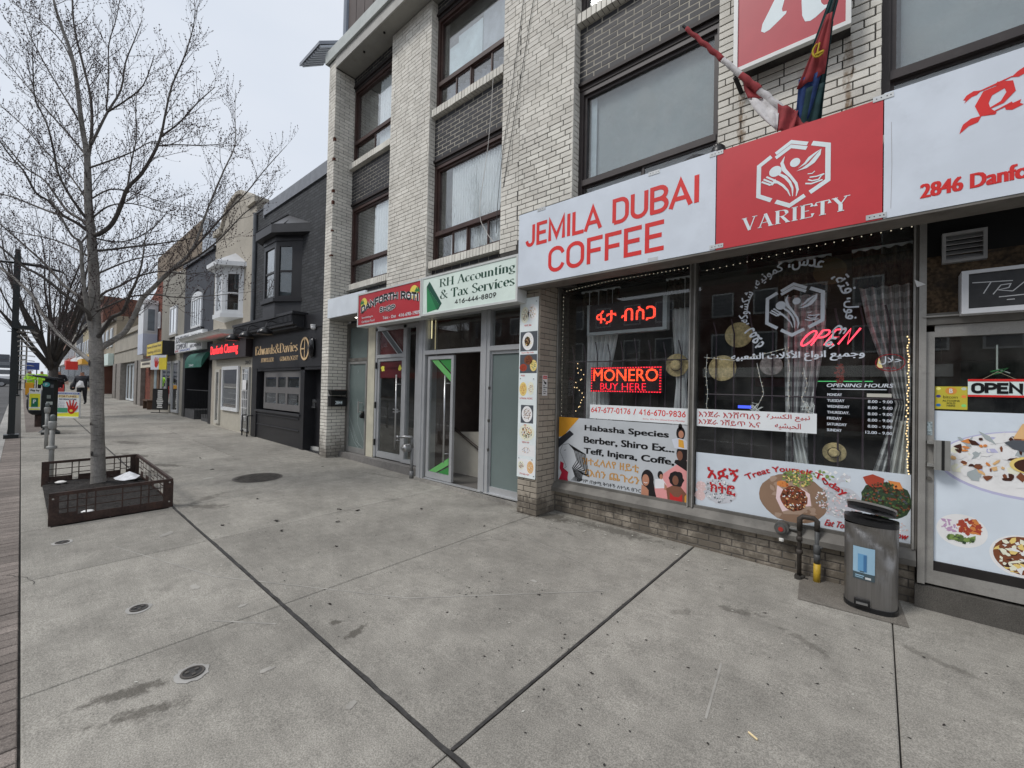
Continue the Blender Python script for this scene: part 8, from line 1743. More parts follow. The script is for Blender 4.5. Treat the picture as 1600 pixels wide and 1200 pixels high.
M_DK=bark_mat('dark_tree_bark',(.070,.062,.056),(.03,.026,.024))
def make_tree(label,x,y,h,seed,spread=1.0,nl=16,density=3.4,r0=.16):
 z=g(x,y);t=thing('street_tree',label,'tree',(x,y,z),'bare trees along the kerb');rg=random.Random(seed)
 fork=2.0;q=MB();q.tube([(x,y,z-.05),(x+.02,y,z+1.0),(x,y+.02,z+fork)],[r0*1.15,r0,r0*.95],12);q.build('trunk',M_DK,t,smooth=True)
 tw,bd=MB(),MB()
 for i in range(nl):
  a=2*pi*i/nl+rg.uniform(-.3,.3);out=rg.uniform(.15,1.0)*spread;top=rg.uniform(.65,1.0)*h
  p=Vector((x,y,z+rg.uniform(1.5,fork)));pts=[(*p,r0*.45)];d_=Vector((cos(a)*out,sin(a)*out,1.0)).normalized();n=7;ln=(top-fork)/max(.5,d_.z)/n
  for j in range(n):
   d_=(d_+Vector((rg.uniform(-.13,.13),rg.uniform(-.13,.13),rg.uniform(-.02,.12)))).normalized();p=p+d_*ln;pts.append((*p,max(.006,r0*.42*(1-(j+1)/(n+.3)))))
  Sp=smooth_path(pts,2);q=MB();q.tube([v[:3] for v in Sp],[v[3] for v in Sp],6);q.build('limb',M_DK,t,smooth=True)
  grow_twigs(tw,bd,Sp[2:],rg,density,1.25,1,False)
 tw.v=tw.v;tw.build('twigs',M_TWIG,t,kind='stuff',fix=False);return t
T2=make_tree('second bare street tree, right behind the parking machine',-22.5,.75,7.4,5,.95,30,4.6,.125)
T3=dup(T2,(-31.5,.7,g(-31.5,.7)),'third bare street tree up the kerb line',1.3);T4=dup(T2,(-41,.7,g(-41,.7)),'fourth bare street tree near the distant crossing',2.9)
T5=dup(T2,(-52,.7,g(-52,.7)),'fifth bare street tree, farthest on the shop side',4.1)
# ---------------------------------------------------------------- planter
pl=thing('tree_planter','low rusty brown steel tree guard around dark soil, open on the kerb side','planter',(-7.7,.73,.1))
M_RUST=mat('rusty_brown_steel',(.050,.030,.024),.6,.2,var=.3,vscale=8,fine=.2,fscale=60,dirt=.5,dcol=(.11,.05,.03),dscale=6,bump=.15)
X0,X1,Y0,Y1=-8.86,-6.5,.22,1.24;HT=.34
soil=MB();N_,M_=40,26;vs=[]
for j in range(M_+1):
 for i in range(N_+1):
  x=X0+.01+(X1-X0-.02)*i/N_;y=Y0+.01+(Y1-Y0-.02)*j/M_
  h=.035+.03*mnoise.noise(Vector((x*3,y*3,0)))+.02*mnoise.noise(Vector((x*16,y*16,4)))+.07*max(0,1-hypot(x+8.1,y-.74)/.5)
  vs.append((x,y,g(x,y)+max(.005,h)))
soil.add(vs,[(j*(N_+1)+i,j*(N_+1)+i+1,(j+1)*(N_+1)+i+1,(j+1)*(N_+1)+i) for j in range(M_) for i in range(N_)])
o=soil.build('soil',mat('dark_mulch',(.022,.019,.017),.95,var=.5,vscale=30,fine=.5,fscale=120,bump=1.0,bscale=60),kind='stuff',smooth=True);o['label']='dark mulch soil inside the tree guard';o['category']='soil'
q=MB()
for k in range(900):
 x,y=rt.uniform(X0+.03,X1-.03),rt.uniform(Y0+.02,Y1-.03);s=rt.uniform(.006,.022);c=Vector((x,y,g(x,y)+.05+rt.uniform(0,.03)));a=rt.uniform(0,pi);u=Vector((cos(a),sin(a),rt.uniform(-.3,.3)))*s;v=Vector((-sin(a),cos(a),rt.uniform(-.3,.3)))*s*.4
 q.add([c-u,c-v,c+u,c+v,c+Vector((0,0,s*.3))],[(0,1,4),(1,2,4),(2,3,4),(3,0,4)])
o=q.build('mulch',mat('mulch_chip',(.035,.03,.028),.9,var=.5,vscale=80),kind='stuff',fix=False);o['label']='loose dark mulch chips around the tree trunk';o['category']='mulch'
def guard(F,L_,zf,rows,name='guard_panel',seed=0,solid=False):
 """one side of the guard: F(u, v, w) along the side; zf gives the ground height"""
 P0,P1=F(0,0,0),F(L_,0,0);th=.006
 def bx(u0,u1,v0,v1,w0=0,w1=th):
  q.prism( lambda a,b,w:F(a,b+zf(a),w),[(u0,v0),(u1,v0),(u1,v1),(u0,v1)],w0,w1)
 q=MB();bx(0,L_,HT-.035,HT,-.02,th);bx(0,L_,0,.055 if not solid else .09);frame=q.build('rail',M_RUST,pl)
 rg=random.Random(seed);u=.06
 for (a,b) in ((0,.075),(L_-.075,L_)):q=MB();bx(a,b,-.002,HT-.037,-.034,th+.003);q.build('corner_post',M_RUST,pl)
 q=MB();u=.075
 while u<L_-.12:
  wdt=rg.choice((.07,.16,.22));u2=min(u+wdt,L_-.075)
  bx(u2-.012,u2,.05,HT-.035,.001,th-.002)
  r_=rg.choice(rows)
  for v in r_:bx(u,u2-.012,v,v+.010,.0005,th-.001)
  if rg.random()<.35:bx(u,u2-.012,.05,.12,.0015,th-.003)
  u=u2
 q.build('grille',M_RUST,pl,kind='stuff')
guard( lambda u,v,w:(X1+w,Y0+u,v),Y1-Y0, lambda u:g(X1,Y0+u),[(.16,.24)],seed=2,solid=True)
guard( lambda u,v,w:(X0-w,Y0+u,v),Y1-Y0, lambda u:g(X0,Y0+u),[(.15,.22),(.13,.22)],seed=4)
guard( lambda u,v,w:(X0+u,Y1+w,v),X1-X0, lambda u:g(X0+u,Y1),[(.15,.24),(.2,)],seed=6)
q=MB()
for (y,z) in ((Y1-.03,.30),(Y1-.03,.07),(Y0+.03,.28)):q.tube([(X1+.004,y,g(X1,y)+z),(X1+.014,y,g(X1,y)+z)],.009,8)
q.build('bolt',flat(150,146,140),pl,kind='stuff')
q=MB();vs=[(-8.62,1.02,0),(-8.45,.92,.01),(-8.25,.93,0),(-8.12,1.0,.02),(-8.1,1.12,.04),(-8.25,1.19,.06),(-8.5,1.18,.03)]
c=(-8.33,1.08,.12);q.add([(x,y,g(x,y)+.07+z*.6) for x,y,z in vs]+[(c[0],c[1],g(c[0],c[1])+.17),(c[0]-.1,c[1]-.03,g(*c[:2])+.14),(c[0]+.09,c[1]+.02,g(*c[:2])+.12)],[(0,1,8),(1,2,8),(2,7,8),(2,3,9),(3,4,9),(4,5,9),(5,7,9),(2,9,7),(5,6,8),(6,0,8),(5,8,7)])
o=q.build('plastic_bag',mat('white_plastic',(.70,.71,.74),.4,var=.15,vscale=14,bump=.8,bscale=30));tag(o,'crumpled white plastic bag lying in the planter behind the trunk','plastic bag')
t=thing('paper_cup_lid','flat white lid resting in the near left corner of the planter','lid',(-6.75,.42,.14));q=MB();q.lathe((-6.62,.52,g(-6.62,.52)+.06),[(.05,0),(.055,.012),(.04,.02)],14);q.build('lid',flat(215,214,208),t,smooth=True)
q=MB();q.lathe((-8.65,.40,g(-8.65,.40)+.055),[(.05,0),(.06,.015),(.03,.03)],12);o=q.build('foam_scrap',flat(206,204,200));tag(o,'white foam scrap at the far kerb corner of the planter','scrap')
# ---------------------------------------------------------------- ring posts, lamp posts, pay machine, bin
def ring_post(x,y,label):
 z=g(x,y);t=thing('ring_post',label,'bike post',(x,y,z),'grey ring posts by the kerb');m_=mat('grey_post_paint',(.30,.30,.285),.5,var=.2,dirt=.35,dcol=(.12,.10,.08),dscale=7)
 q=MB();q.tube([(x,y,z-.05),(x,y,z+.78)],.030,14);q.build('post',m_,t,smooth=True)
 q=MB();q.lathe((x,y,z+.44),[(.036,0),(.06,.01),(.06,.045),(.036,.055)],14);q.build('collar',m_,t,smooth=True)
 q=MB();q.lathe((x,y,z+.74),[(.036,0),(.042,.02),(.05,.10),(.046,.12),(.03,.125)],14);q.build('neck',m_,t,smooth=True)
 q=MB();q.lathe((x,y,z+.86),[(.032,0),(.032,.08),(.02,.10),(.005,.105)],14);q.build('cap',mat('grey_cap',(.16,.18,.18),.5),t,smooth=True)
ring_post(-9.42,.33,'grey steel post just behind the planter');ring_post(-13.2,.38,'second grey steel post farther up, beside the pay machine')
M_POST=mat('dark_green_black_paint',(.012,.016,.017),.4,var=.1)
def lamp_post(x,y,label,h=5.5):
 z=g(x,y);t=thing('street_lamp',label,'street lamp',(x,y,z),'dark lamp posts along the kerb')
 q=MB();q.gbox(x-.14,x+.14,y-.12,y+.12,0,.09);q.build('base_plate',M_POST,t)
 q=MB();q.gbox(x-.056,x+.056,y-.056,y+.056,.1,h-1.1);q.build('pole',M_POST,t)
 q=MB();q.gbox(x-.045,x+.045,y-.045,y+.045,h-1.1,h-.95);q.build('upper_pole',M_POST,t)
 q=MB();q.tube([(x,y,z+h-1.28),(x+.2,y+.35,z+h-1.3),(x+.45,y+.75,z+h-1.42)],[.03,.045,.02],10);q.tube([(x,y,z+h-1.28),(x-.1,y-.5,z+h-1.3)],.025,8);q.build('lamp_head',M_POST,t,smooth=True)
 q=MB();q.gbox(x-.03,x+.33,y-.03,y+.30,h-2.88,h-2.80);q.build('bracket',M_POST,t)
 # winter wire decoration: a stack of hoops hanging from the bracket
 q=MB()
 for i in range(11):
  zz=z+h-2.95-i*.115;rr_=.17-i*.007
  q.tube([(x+.2+rr_*cos(a*pi/8),y+.2+rr_*sin(a*pi/8),zz+.01*sin(a)) for a in range(17)],.006,5,caps=False)
 q.tube([(x+.2,y+.2,z+h-2.85),(x+.2,y+.2,z+h-4.15)],.005,5);q.build('wire_hoops',flat(160,156,150),t,kind='stuff');return t
lp=lamp_post(-15.75,-.12,'nearest dark lamp post, a hanging stack of wire hoops on its bracket')
dup(lp,(-27.0,-.02,g(-27,0)),'second dark lamp post behind the black bin');dup(lp,(-40,.10,g(-40,.1)),'third dark lamp post near the crossing')
x,y=-16.3,.52;z=g(x,y);pm_=thing('pay_machine','dark parking pay machine with solar top and a yellow and white notice','parking machine',(x,y,z));M_PM=mat('pay_machine_paint',(.020,.024,.024),.45,var=.1)
q=MB();q.gbox(x-.2,x+.2,y-.15,y+.18,0,.06);q.lathe((x,y,z+.05),[(.2,0),(.13,.06),(.12,.12)],14);q.build('foot',M_PM,pm_)
Ff,L_=seg_frame((x-.02,y-.20),(x+.22,y+.16))
q=MB();q.prism(Ff,[(.06,z+.15),(.30,z+.15),(.30,z+1.38),(.06,z+1.38)],-.14,0);q.build('cabinet',M_PM,pm_)
q=MB();q.add([Ff(-.22,z+1.50,-.2),Ff(.36,z+1.40,-.2),Ff(.36,z+1.40,.06),Ff(-.22,z+1.50,.06),Ff(-.22,z+1.53,-.2),Ff(.36,z+1.45,-.2),Ff(.36,z+1.45,.06),Ff(-.22,z+1.53,.06)],[(0,3,2,1),(4,5,6,7),(0,1,5,4),(1,2,6,5),(2,3,7,6),(3,0,4,7)]);q.build('solar_panel',mat('solar_panel',(.05,.055,.06),.25,.3),pm_)
q=MB();q.prism(Ff,[(.08,z+1.36),(.28,z+1.36),(.28,z+1.44),(.08,z+1.46)],-.12,-.04);q.build('neck',M_PM,pm_)
q=MB();q.disc(Ff,.14,z+1.28,.075,.06,.003,n=20);q.build('round_emblem',flat(80,150,150),pm_,fix=False);text('lettering',Ff,'P',.12,.16,z+1.25,z+1.31,.005,WHT2,pm_,bold=.05)
for a,b,c,d_,cc in ((.23,.29,1.20,1.28,(90,92,94)),(.16,.24,.92,1.01,(110,116,112)),(.15,.28,.76,.84,(150,156,150)),(.17,.25,.55,.6,(40,44,44))):
 q=MB();q.prism(Ff,[(a,z+c),(b,z+c),(b,z+d_),(a,z+d_)],0,.006);q.build('control_plate',flat(*cc),pm_)
q=MB();q.prism(Ff,[(-.20,z+.62),(.04,z+.62),(.04,z+1.18),(-.20,z+1.18)],-.0,.012);nb_=q.build('notice_board',flat(214,214,206),pm_)
q=MB();q.poly(Ff,[(-.19,z+.70),(.03,z+.70),(.03,z+1.04),(-.19,z+1.04)],.0135);q.poly(Ff,[(-.19,z+.63),(.03,z+.63),(.03,z+.66),(-.19,z+.66)],.0136);q.build('yellow_band',flat(222,206,60),nb_,fix=False,kind='stuff')
q=MB();q.poly(Ff,[(-.15,z+.70),(-.01,z+.70),(-.01,z+.93),(-.15,z+.93)],.015);q.build('green_square',flat(30,104,74),nb_,fix=False);text('lettering',Ff,'Pay by',-.17,.01,z+1.09,z+1.15,.014,BLK,nb_,bold=.05);text('lettering',Ff,'P',-.11,-.05,z+.79,z+.89,.017,WHT2,nb_,bold=.06)
# waste bin
x,y=-18.6,.40;z=g(x,y);t=thing('street_bin','round black street litter bin beside the pay machine','litter bin',(x,y,z))
q=MB();q.lathe((x,y,z+.35),[(.16,0),(.23,.06),(.28,.22),(.28,.42),(.26,.52)],20);q.build('drum',mat('bin_black',(.018,.020,.024),.45,var=.1),t,smooth=True)
q=MB();q.lathe((x,y,z+.87),[(.29,0),(.29,.03),(.22,.16),(.08,.2)],20);q.build('hood',mat('bin_hood',(.030,.034,.040),.4),t,smooth=True)
q=MB();q.tube([(x,y,z),(x,y,z+.36)],.11,12);q.build('pedestal',M_RUST,t)
# sandwich board with red hand
t=thing('sandwich_board','white and yellow palm reader board with a big red hand on the sidewalk','sandwich board',(-21.6,1.15,.28))
Fb2,L_=seg_frame((-21.85,.86),(-21.25,1.36));z=g(-21.6,1.15)
q=MB();q.prism(Fb2,[(0,z),(L_,z),(L_,z+.92),(0,z+.92)],-.06,0);q.prism(Fb2,[(0,z),(L_,z),(L_,z+.06),(0,z+.06)],0,.02);q.build('board',flat(206,212,222),t)
q=MB();q.poly(Fb2,[(0,z+.03),(L_,z+.03),(L_,z+.22),(0,z+.16)],.003,0);q.poly(Fb2,[(.02,z+.72),(L_-.02,z+.72),(L_-.02,z+.82),(.02,z+.82)],.003,1);q.poly(Fb2,[(0,z+.84),(L_,z+.84),(L_,z+.90),(0,z+.90)],.003,2);q.poly(Fb2,[(.02,z+.20),(.38,z+.20),(.38,z+.36),(.02,z+.36)],.0035,3)
q.build('colour_band',[flat(226,206,60),flat(214,196,150),flat(70,80,150),flat(70,140,110)],t,fix=False)
hand(Fb2,L_*.66,z+.30,.44,t,HANDM,.006);q=MB();q.disc(Fb2,L_*.66,z+.27,.06,.045,.012,n=14);q.build('eye',flat(220,190,80),t,fix=False)
text('lettering',Fb2,'PSYCHIC PALM READER',.04,L_-.04,z+.85,z+.89,.005,WHT2,t,bold=.04);text('lettering',Fb2,'FORTUNES',.06,L_-.1,z+.735,z+.80,.005,flat(120,70,60),t,bold=.04);text('lettering',Fb2,'PAST PRESENT FUTURE',.06,L_-.1,z+.64,z+.69,.005,flat(50,50,90),t,bold=.04)
for k,s in enumerate(('Tarot','Crystal','Palm','Love')):text('lettering',Fb2,s,.04,.26,z+.55-k*.055,z+.58-k*.055,.005,flat(60,60,110),t)
# black easel menu
t=thing('menu_easel','black chalk menu easel outside the beige shop','easel sign',(-22.6,3.85,.32));Fe,L_=seg_frame((-23.0,3.62),(-22.45,4.02));z=g(-22.7,3.8)
q=MB();q.prism(Fe,[(0,z+.14),(L_,z+.14),(L_,z+1.02),(0,z+1.02)],-.04,0);q.build('board',mat('easel_black',(.02,.02,.02),.5),t);q=MB()
for i in range(9):wv=rt.uniform(.1,.2);q.rect(Fe,L_/2-wv,L_/2+wv,z+.22+i*.085,z+.27+i*.085,.004)
q.build('chalk_writing',flat(200,200,196),t,kind='stuff',fix=False);q=MB();q.tube([Fe(L_/2,z+.14,0),Fe(L_/2,z+.02,0)],.015,6);q.tube([Fe(-.05,z+.02,0),Fe(L_+.05,z+.02,0)],.015,6);q.build('stand',M_EDM,t)
t=thing('bench','small wooden bench against the brown brick front','bench',(-25.6,3.9,.33));z=g(-25.6,3.9);q=MB();q.box(-26.2,-25.0,3.75,4.0,z+.38,z+.43);q.build('seat',mat('old_bench_wood',(.10,.06,.04),.8),t)
for xx in (-26.1,-25.12):q=MB();q.box(xx,xx+.05,3.77,3.98,z,z+.38);q.build('leg',MATS['old_bench_wood'],t)
# ---------------------------------------------------------------- the bin, the gas pipes
t=thing('pedal_bin','dented stainless pedal bin with its lid ajar under the food poster','trash can',(-.035,4.16,g(0,4.16)))
def steel():
 m,nt,b=base_mat('brushed_bin_steel');b.inputs['Metallic'].default_value=.85;b.inputs['Roughness'].default_value=.36;p=posnode(nt,(60,60,.6));c=mixc(nt,1.0,(.27,.262,.255),mrange(nt,noise_n(nt,p,4,3),.3,.7,.88,1.1),'MULTIPLY')
 d_=mrange(nt,noise_n(nt,posnode(nt),14,5,.7),.55,.75,0,.35);nt.links.new(mixc(nt,d_,c,(.12,.11,.10)),b.inputs['Base Color']);nt.links.new(mrange(nt,noise_n(nt,p,4,3),.3,.7,.3,.48),b.inputs['Roughness']);return m
M_STEEL=steel();BXc,BYc,BZ=-.035,4.17,g(0,4.17)
def binring(z,hw,hd,n=40,round_=3.2,dents=True):
 out=[]
 for k in range(n):
  a=2*pi*k/n;c,s=cos(a),sin(a)
  if s<=0:x,y=hw*(abs(c)**(2/2.6))*(1 if c>0 else -1),hd*-(abs(s)**(2/2.6))
  else :x,y=hw*(abs(c)**.45)*(1 if c>0 else -1),hd*.55*(s**.45)
  out.append((x,y))
 res=[]
 for x,y in out:
  d_=0
  if dents and y<0.02:
   for cx,cz,r1,r2,dp in ((-.03,.575,.085,.035,.030),(.10,.43,.04,.10,.045),(-.125,.53,.03,.05,.028),(.04,.50,.10,.02,.018),(.06,.30,.05,.08,.012)):
    q_=((x-cx)/r1)**2+((z-cz+(x-cx)*.5)/r2)**2
    d_+=dp*math.exp(-q_*1.6)
  res.append((BXc+x,BYc+y+d_,BZ+z))
 return res
rows_=34;q=MB();nn=44;vs=[]
for j in range(rows_+1):
 z=.03+(.615-.03)*j/rows_;vs+=binring(z,.152+.004*j/rows_,.135,nn)
q.add(vs,[(j*nn+k,j*nn+(k+1)%nn,(j+1)*nn+(k+1)%nn,(j+1)*nn+k) for j in range(rows_) for k in range(nn)]);q.build('body',M_STEEL,t,smooth=True)
M_BPL=mat('bin_black_plastic',(.014,.014,.015),.38,var=.1)
def ringband(name,z0,z1,hw,hd,m,cap=True,tilt=0):
 a,b=binring(z0,hw,hd,nn,dents=False),binring(z1,hw,hd,nn,dents=False)
 if tilt:f= lambda p:(p[0],p[1]+(.03 if tilt>.1 else 0),p[2]+tilt*.6*(BXc+.16-p[0])+(tilt*2.0*(BYc-p[1]) if tilt>.1 else 0));a,b=[f(p) for p in a],[f(p) for p in b]
 q=MB();q.add(a+b,[(k,(k+1)%nn,nn+(k+1)%nn,nn+k) for k in range(nn)]+([tuple(range(nn))[::-1],tuple(range(nn,2*nn))] if cap else []));return q.build(name,m,t,smooth=False)
ringband('base',.0,.035,.157,.142,M_BPL);ringband('rim',.612,.648,.158,.138,M_BPL,tilt=.09)
q=MB();clutter(q, lambda u,v,w:(u,v,BZ+.650+w+.09*(BXc+.16-u)),BXc,BYc-.02,.12,.08,.003,40,[0],.015,.04,rt);q.build('rubbish',mat('bin_rubbish',(.02,.02,.02),.5),t,kind='stuff',fix=False)
ringband('lid_underside',.674,.700,.140,.12,M_BPL,tilt=.20);ringband('lid',.701,.716,.146,.125,mat('bin_lid_steel',(.42,.41,.40),.35,.6),tilt=.20)
FB= lambda u,v,w:(BXc+u,BYc-.137-w+(u*u)*1.35+abs(u)**3*6,BZ+v)
q=MB()
for i in range(6):
 u0,u1=-.098+i*.0205,-.098+(i+1)*.0205
 q.add([FB(u0,.255,.004),FB(u1,.255,.004),FB(u1,.46,.004),FB(u0,.46,.004)],[(0,1,2,3)],0);q.add([FB(u0,.225,.0043),FB(u1,.225,.0043),FB(u1,.275,.0043),FB(u0,.275,.0043)],[(0,1,2,3)],1)
q.poly(FB,[(-.07,.285),(-.02,.285),(-.02,.41),(-.07,.41)],.006,2);q.poly(FB,[(-.038,.285),(-.02,.285),(-.02,.405),(-.038,.405)],.0065,3);q.poly(FB,[(-.06,.281),(-.035,.281),(-.035,.288),(-.06,.288)],.007,1)
q.poly(FB,[(-.085,.25),(-.035,.25),(-.035,.257),(-.085,.257)],.006,0);q.poly(FB,[(-.085,.238),(-.04,.238),(-.04,.243),(-.085,.243)],.006,0);q.poly(FB,[(-.028,.235),(.004,.235),(.004,.25),(-.028,.25)],.0063,4)
q.build('picture_label',[flat(150,184,206,1.0),flat(70,84,90,1.0),flat(104,156,196,1.0),flat(70,116,160,1.0),flat(200,204,206,1.0)],t,fix=False)
q=MB();q.box(BXc-.09,BXc+.0,BYc-.155,BYc-.125,BZ+.035,BZ+.085);q.build('pedal_recess',M_BPL,t);q=MB();q.box(BXc-.078,BXc-.012,BYc-.168,BYc-.15,BZ+.055,BZ+.068);q.build('pedal',mat('pedal_steel',(.35,.35,.35),.35,.7),t)
# gas pipe loop
M_PIPE=mat('painted_gas_pipe',(.060,.052,.046),.6,.2,var=.3,vscale=12,dirt=.5,dcol=(.10,.06,.04),dscale=12,bump=.3);M_PIPEG=mat('grey_gas_pipe',(.085,.088,.09),.55,.2,var=.2,dirt=.3,dcol=(.05,.04,.03),dscale=10)
t=thing('gas_pipe','looped rusty and grey gas pipe with a yellow sleeve at the wall foot','gas pipe',(-.44,4.36,.06));gy=4.37;gz=g(-.44,gy)
q=MB();q.tube([(-.50,gy,gz),(-.50,gy,gz+.47),(-.495,gy,gz+.50),(-.47,gy,gz+.52)],.017,12)
for z in (.22,.33):q.lathe((-.50,gy,gz+z),[(.017,-.02),(.025,-.015),(.025,.015),(.017,.02)],12)
q.build('riser',M_PIPE,t,smooth=True)
q=MB();q.tube([(-.50,gy,gz+.40),(-.50,gy,gz+.50),(-.48,gy,gz+.52),(-.40,gy,gz+.52),(-.378,gy,gz+.50),(-.378,gy,gz+.42)],.021,12);q.build('elbow',M_PIPE,t,smooth=True)
q=MB();q.tube([(-.378,gy,gz+.45),(-.378,gy,gz+.12)],.018,12);q.lathe((-.378,gy,gz+.27),[(.018,-.04),(.026,-.035),(.026,.035),(.018,.04)],12);q.lathe((-.378,gy,gz+.20),[(.02,-.05),(.024,0),(.024,.03)],12);q.tube([(-.378,gy,gz+.29),(-.34,gy-.01,gz+.29)],.009,8);q.build('drop_pipe',M_PIPEG,t,smooth=True)
q=MB();q.tube([(-.378,gy,gz-.01),(-.376,gy,gz+.15)],.025,14);q.build('yellow_sleeve',mat('yellow_sleeve',(.55,.36,.035),.5,var=.1,dirt=.4,dcol=(.15,.12,.06),dscale=20),t,smooth=True)
q=MB();q.tube([(-.63,gy-.02,gz+.39),(-.63,gy+.06,gz+.39)],.055,20);q.tube([(-.63,gy-.05,gz+.39),(-.63,gy+.07,gz+.39)],.035,16);q.tube([(-.62,gy+.03,gz+.39),(-.50,gy,gz+.40)],.014,10);q.tube([(-.63,gy+.02,gz+.37),(-.63,gy,gz+.30)],.012,8);q.build('regulator',mat('regulator_grey',(.13,.13,.125),.5,.3,var=.2),t,smooth=False)
q=MB();q.tube([(-.63,gy-.056,gz+.39),(-.63,gy-.051,gz+.39)],.019,14);q.build('red_cap',flat(150,50,44),t)
q=MB();q.lathe((-.63,gy-.01,gz+.28),[(.018,0),(.02,.02),(.01,.025)],10);q.build('vent_cap',flat(200,200,196),t)
q=MB()
for i in range(9):a=rt.uniform(0,6.28);r_=rt.uniform(.0,.06);s=rt.uniform(.015,.035);q.lathe((-.50+r_*cos(a),gy+r_*sin(a)*.6,gz),[(s,0),(s*.8,s*.6),(s*.2,s*.8)],7)
q.build('foot_rubble',mat('dark_rubble',(.04,.036,.032),.95,var=.4,vscale=30),t,kind='stuff')
# siamese fire connection by the roti door
t=thing('fire_standpipe','chrome fire department inlet on a pipe between the roti and accounting doors','standpipe',(-5.8,4.24,.12));M_CHR=mat('worn_chrome',(.42,.42,.42),.3,.85,var=.1)
q=MB();q.tube([(-5.78,4.22,.1),(-5.78,4.22,.62)],.024,12);q.tube([(-5.78,4.22,.10),(-5.78,4.22,.24)],.035,12);q.tube([(-5.78,4.22,.62),(-5.78,4.21,.80)],.026,12);q.build('pipe',mat('pipe_grey',(.22,.22,.22),.5,.4),t,smooth=True)
q=MB();cx_,cz_=-5.82,.62;q.tube([(cx_,4.19,cz_),(cx_,4.09,cz_)],[.062,.066],22);q.tube([(cx_,4.09,cz_),(cx_,4.07,cz_)],[.058,.04],22);q.tube([(cx_,4.07,cz_),(cx_,4.04,cz_)],.022,16);q.build('inlet_cap',M_CHR,t,smooth=False)
q=MB();q.tube([(-5.74,4.18,.80),(-5.84,4.12,.80),(-5.94,4.05,.79)],[.02,.024,.02],12);q.tube([(-5.94,4.05,.79),(-5.94,4.03,.79)],.028,14);q.build('upper_outlet',M_CHR,t,smooth=True)
q=MB();q.tube([(cx_,4.04,cz_-.03),(cx_,4.035,cz_+.03)],.01,8);q.build('lug',M_CHR,t)
# loose cables on the white brick
for k,(pts,m_,lab) in enumerate((([(-3.50,4.325,8.05),(-3.78,4.325,6.2),(-4.0,4.325,4.9),(-4.12,4.38,4.3),(-4.18,4.42,3.85)],flat(60,58,58),'dark cable slanting down the second white pier'),([(-3.25,4.325,8.05),(-3.62,4.325,6.2),(-3.92,4.325,4.7),(-4.08,4.38,4.15)],flat(40,40,40),'second dark cable beside the first'),([(-4.25,4.36,6.1),(-4.36,4.40,5.2),(-4.55,4.44,4.3),(-4.42,4.45,3.95),(-4.25,4.44,3.75)],flat(190,186,180),'white wire looping across the second floor window'))):
 q=MB();q.tube(smooth_path([(*p,0) for p in pts],5) and [p[:3] for p in smooth_path([(*p,0) for p in pts],5)],.0045,5);o=q.build('cable',m_);tag(o,lab,'cable')
 # ---------------------------------------------------------------- people
def person_mesh(name,parts,mats,zsplit,parent):
 """one continuous figure grown over a skeleton; material by height and reach"""
 me=bpy.data.meshes.new(name);V=[p[0] for p in parts['v']];me.from_pydata([tuple(v) for v in V],parts['e'],[])
 o=bpy.data.objects.new(name,me);scene.collection.objects.link(o);sk=o.modifiers.new('skin','SKIN');sb_=o.modifiers.new('sub','SUBSURF');sb_.levels=1;sb_.render_levels=1
 for i,p in enumerate(parts['v']):me.skin_vertices[0].data[i].radius=(p[1],p[2]);me.skin_vertices[0].data[i].use_root=(i==0)
 dg=bpy.context.evaluated_depsgraph_get();m2=bpy.data.meshes.new_from_object(o.evaluated_get(dg));bpy.data.objects.remove(o)
 m2.materials.clear()
 for m in mats:m2.materials.append(m)
 for p in m2.polygons:p.material_index=zsplit(p.center);p.use_smooth=True
 return obj('body',m2,parent)
def person(label,x,y,rotz,cols,bulky=1.0,lean=0.0,stride=.14,group=None,arms='down'):
 z=g(x,y);t=thing('person',label,'person',(x,y,z),group,rotz)
 S=bulky;v=[];e=[]
 def A_(p,a,b):v.append((Vector(p),a,b));return len(v)-1
 ly= lambda h:-lean*max(0,h-.9)
 pel=A_((0,0,.92),.15*S,.12*S);wai=A_((0,ly(1.1),1.10),.15*S,.12*S);che=A_((0,ly(1.32),1.32),.18*S,.13*S);nek=A_((0,ly(1.47)-.01,1.47),.06,.06);hd0=A_((0,ly(1.55)-.02,1.56),.085,.095);hd1=A_((0,ly(1.68)-.02,1.67),.075,.085)
 e+=[(pel,wai),(wai,che),(che,nek),(nek,hd0),(hd0,hd1)]
 for s in (-1,1):
  st_=stride*s
  hp=A_((.10*s,0,.84),.10*S,.10*S);kn=A_((.10*s,-.03+st_*.5,.48),.068*S,.07*S);an=A_((.10*s,st_,.10),.05,.05);toe=A_((.11*s,st_-.14,.045),.045,.035);e+=[(pel,hp),(hp,kn),(kn,an),(an,toe)]
  sh=A_((.18*s*S,ly(1.4),1.40),.075*S,.07*S);
  if arms=='down':el=A_((.25*s*S,ly(1.1)+.03,1.12),.055*S,.055*S);wr=A_((.24*s*S,ly(.9)-.10,.90),.04,.04);hn=A_((.235*s*S,ly(.8)-.14,.82),.036,.045)
  else :el=A_((.26*s*S,ly(1.1)-.04,1.12),.055*S,.055*S);wr=A_((.16*s,ly(1.05)-.28,1.06),.04,.04);hn=A_((.09*s,ly(1.05)-.33,1.08),.038,.045)
  e+=[(che,sh),(sh,el),(el,wr),(wr,hn)]
 skin,hair,coat,leg,shoe=cols
 def zs(c):
  if c.z>1.62 or (c.z>1.52 and c.y>ly(1.6)):return 1
  if c.z>1.47:return 0
  if c.z<.12:return 4
  if c.z<.78 and abs(c.x)<.2*S:return 3
  if abs(c.x)>.2*S and c.z<.87 and arms=='down':return 0
  return 2
 b=person_mesh('body',dict(v=v,e=e),[skin,hair,coat,leg,shoe],zs,None)
 b.parent=t
 return t
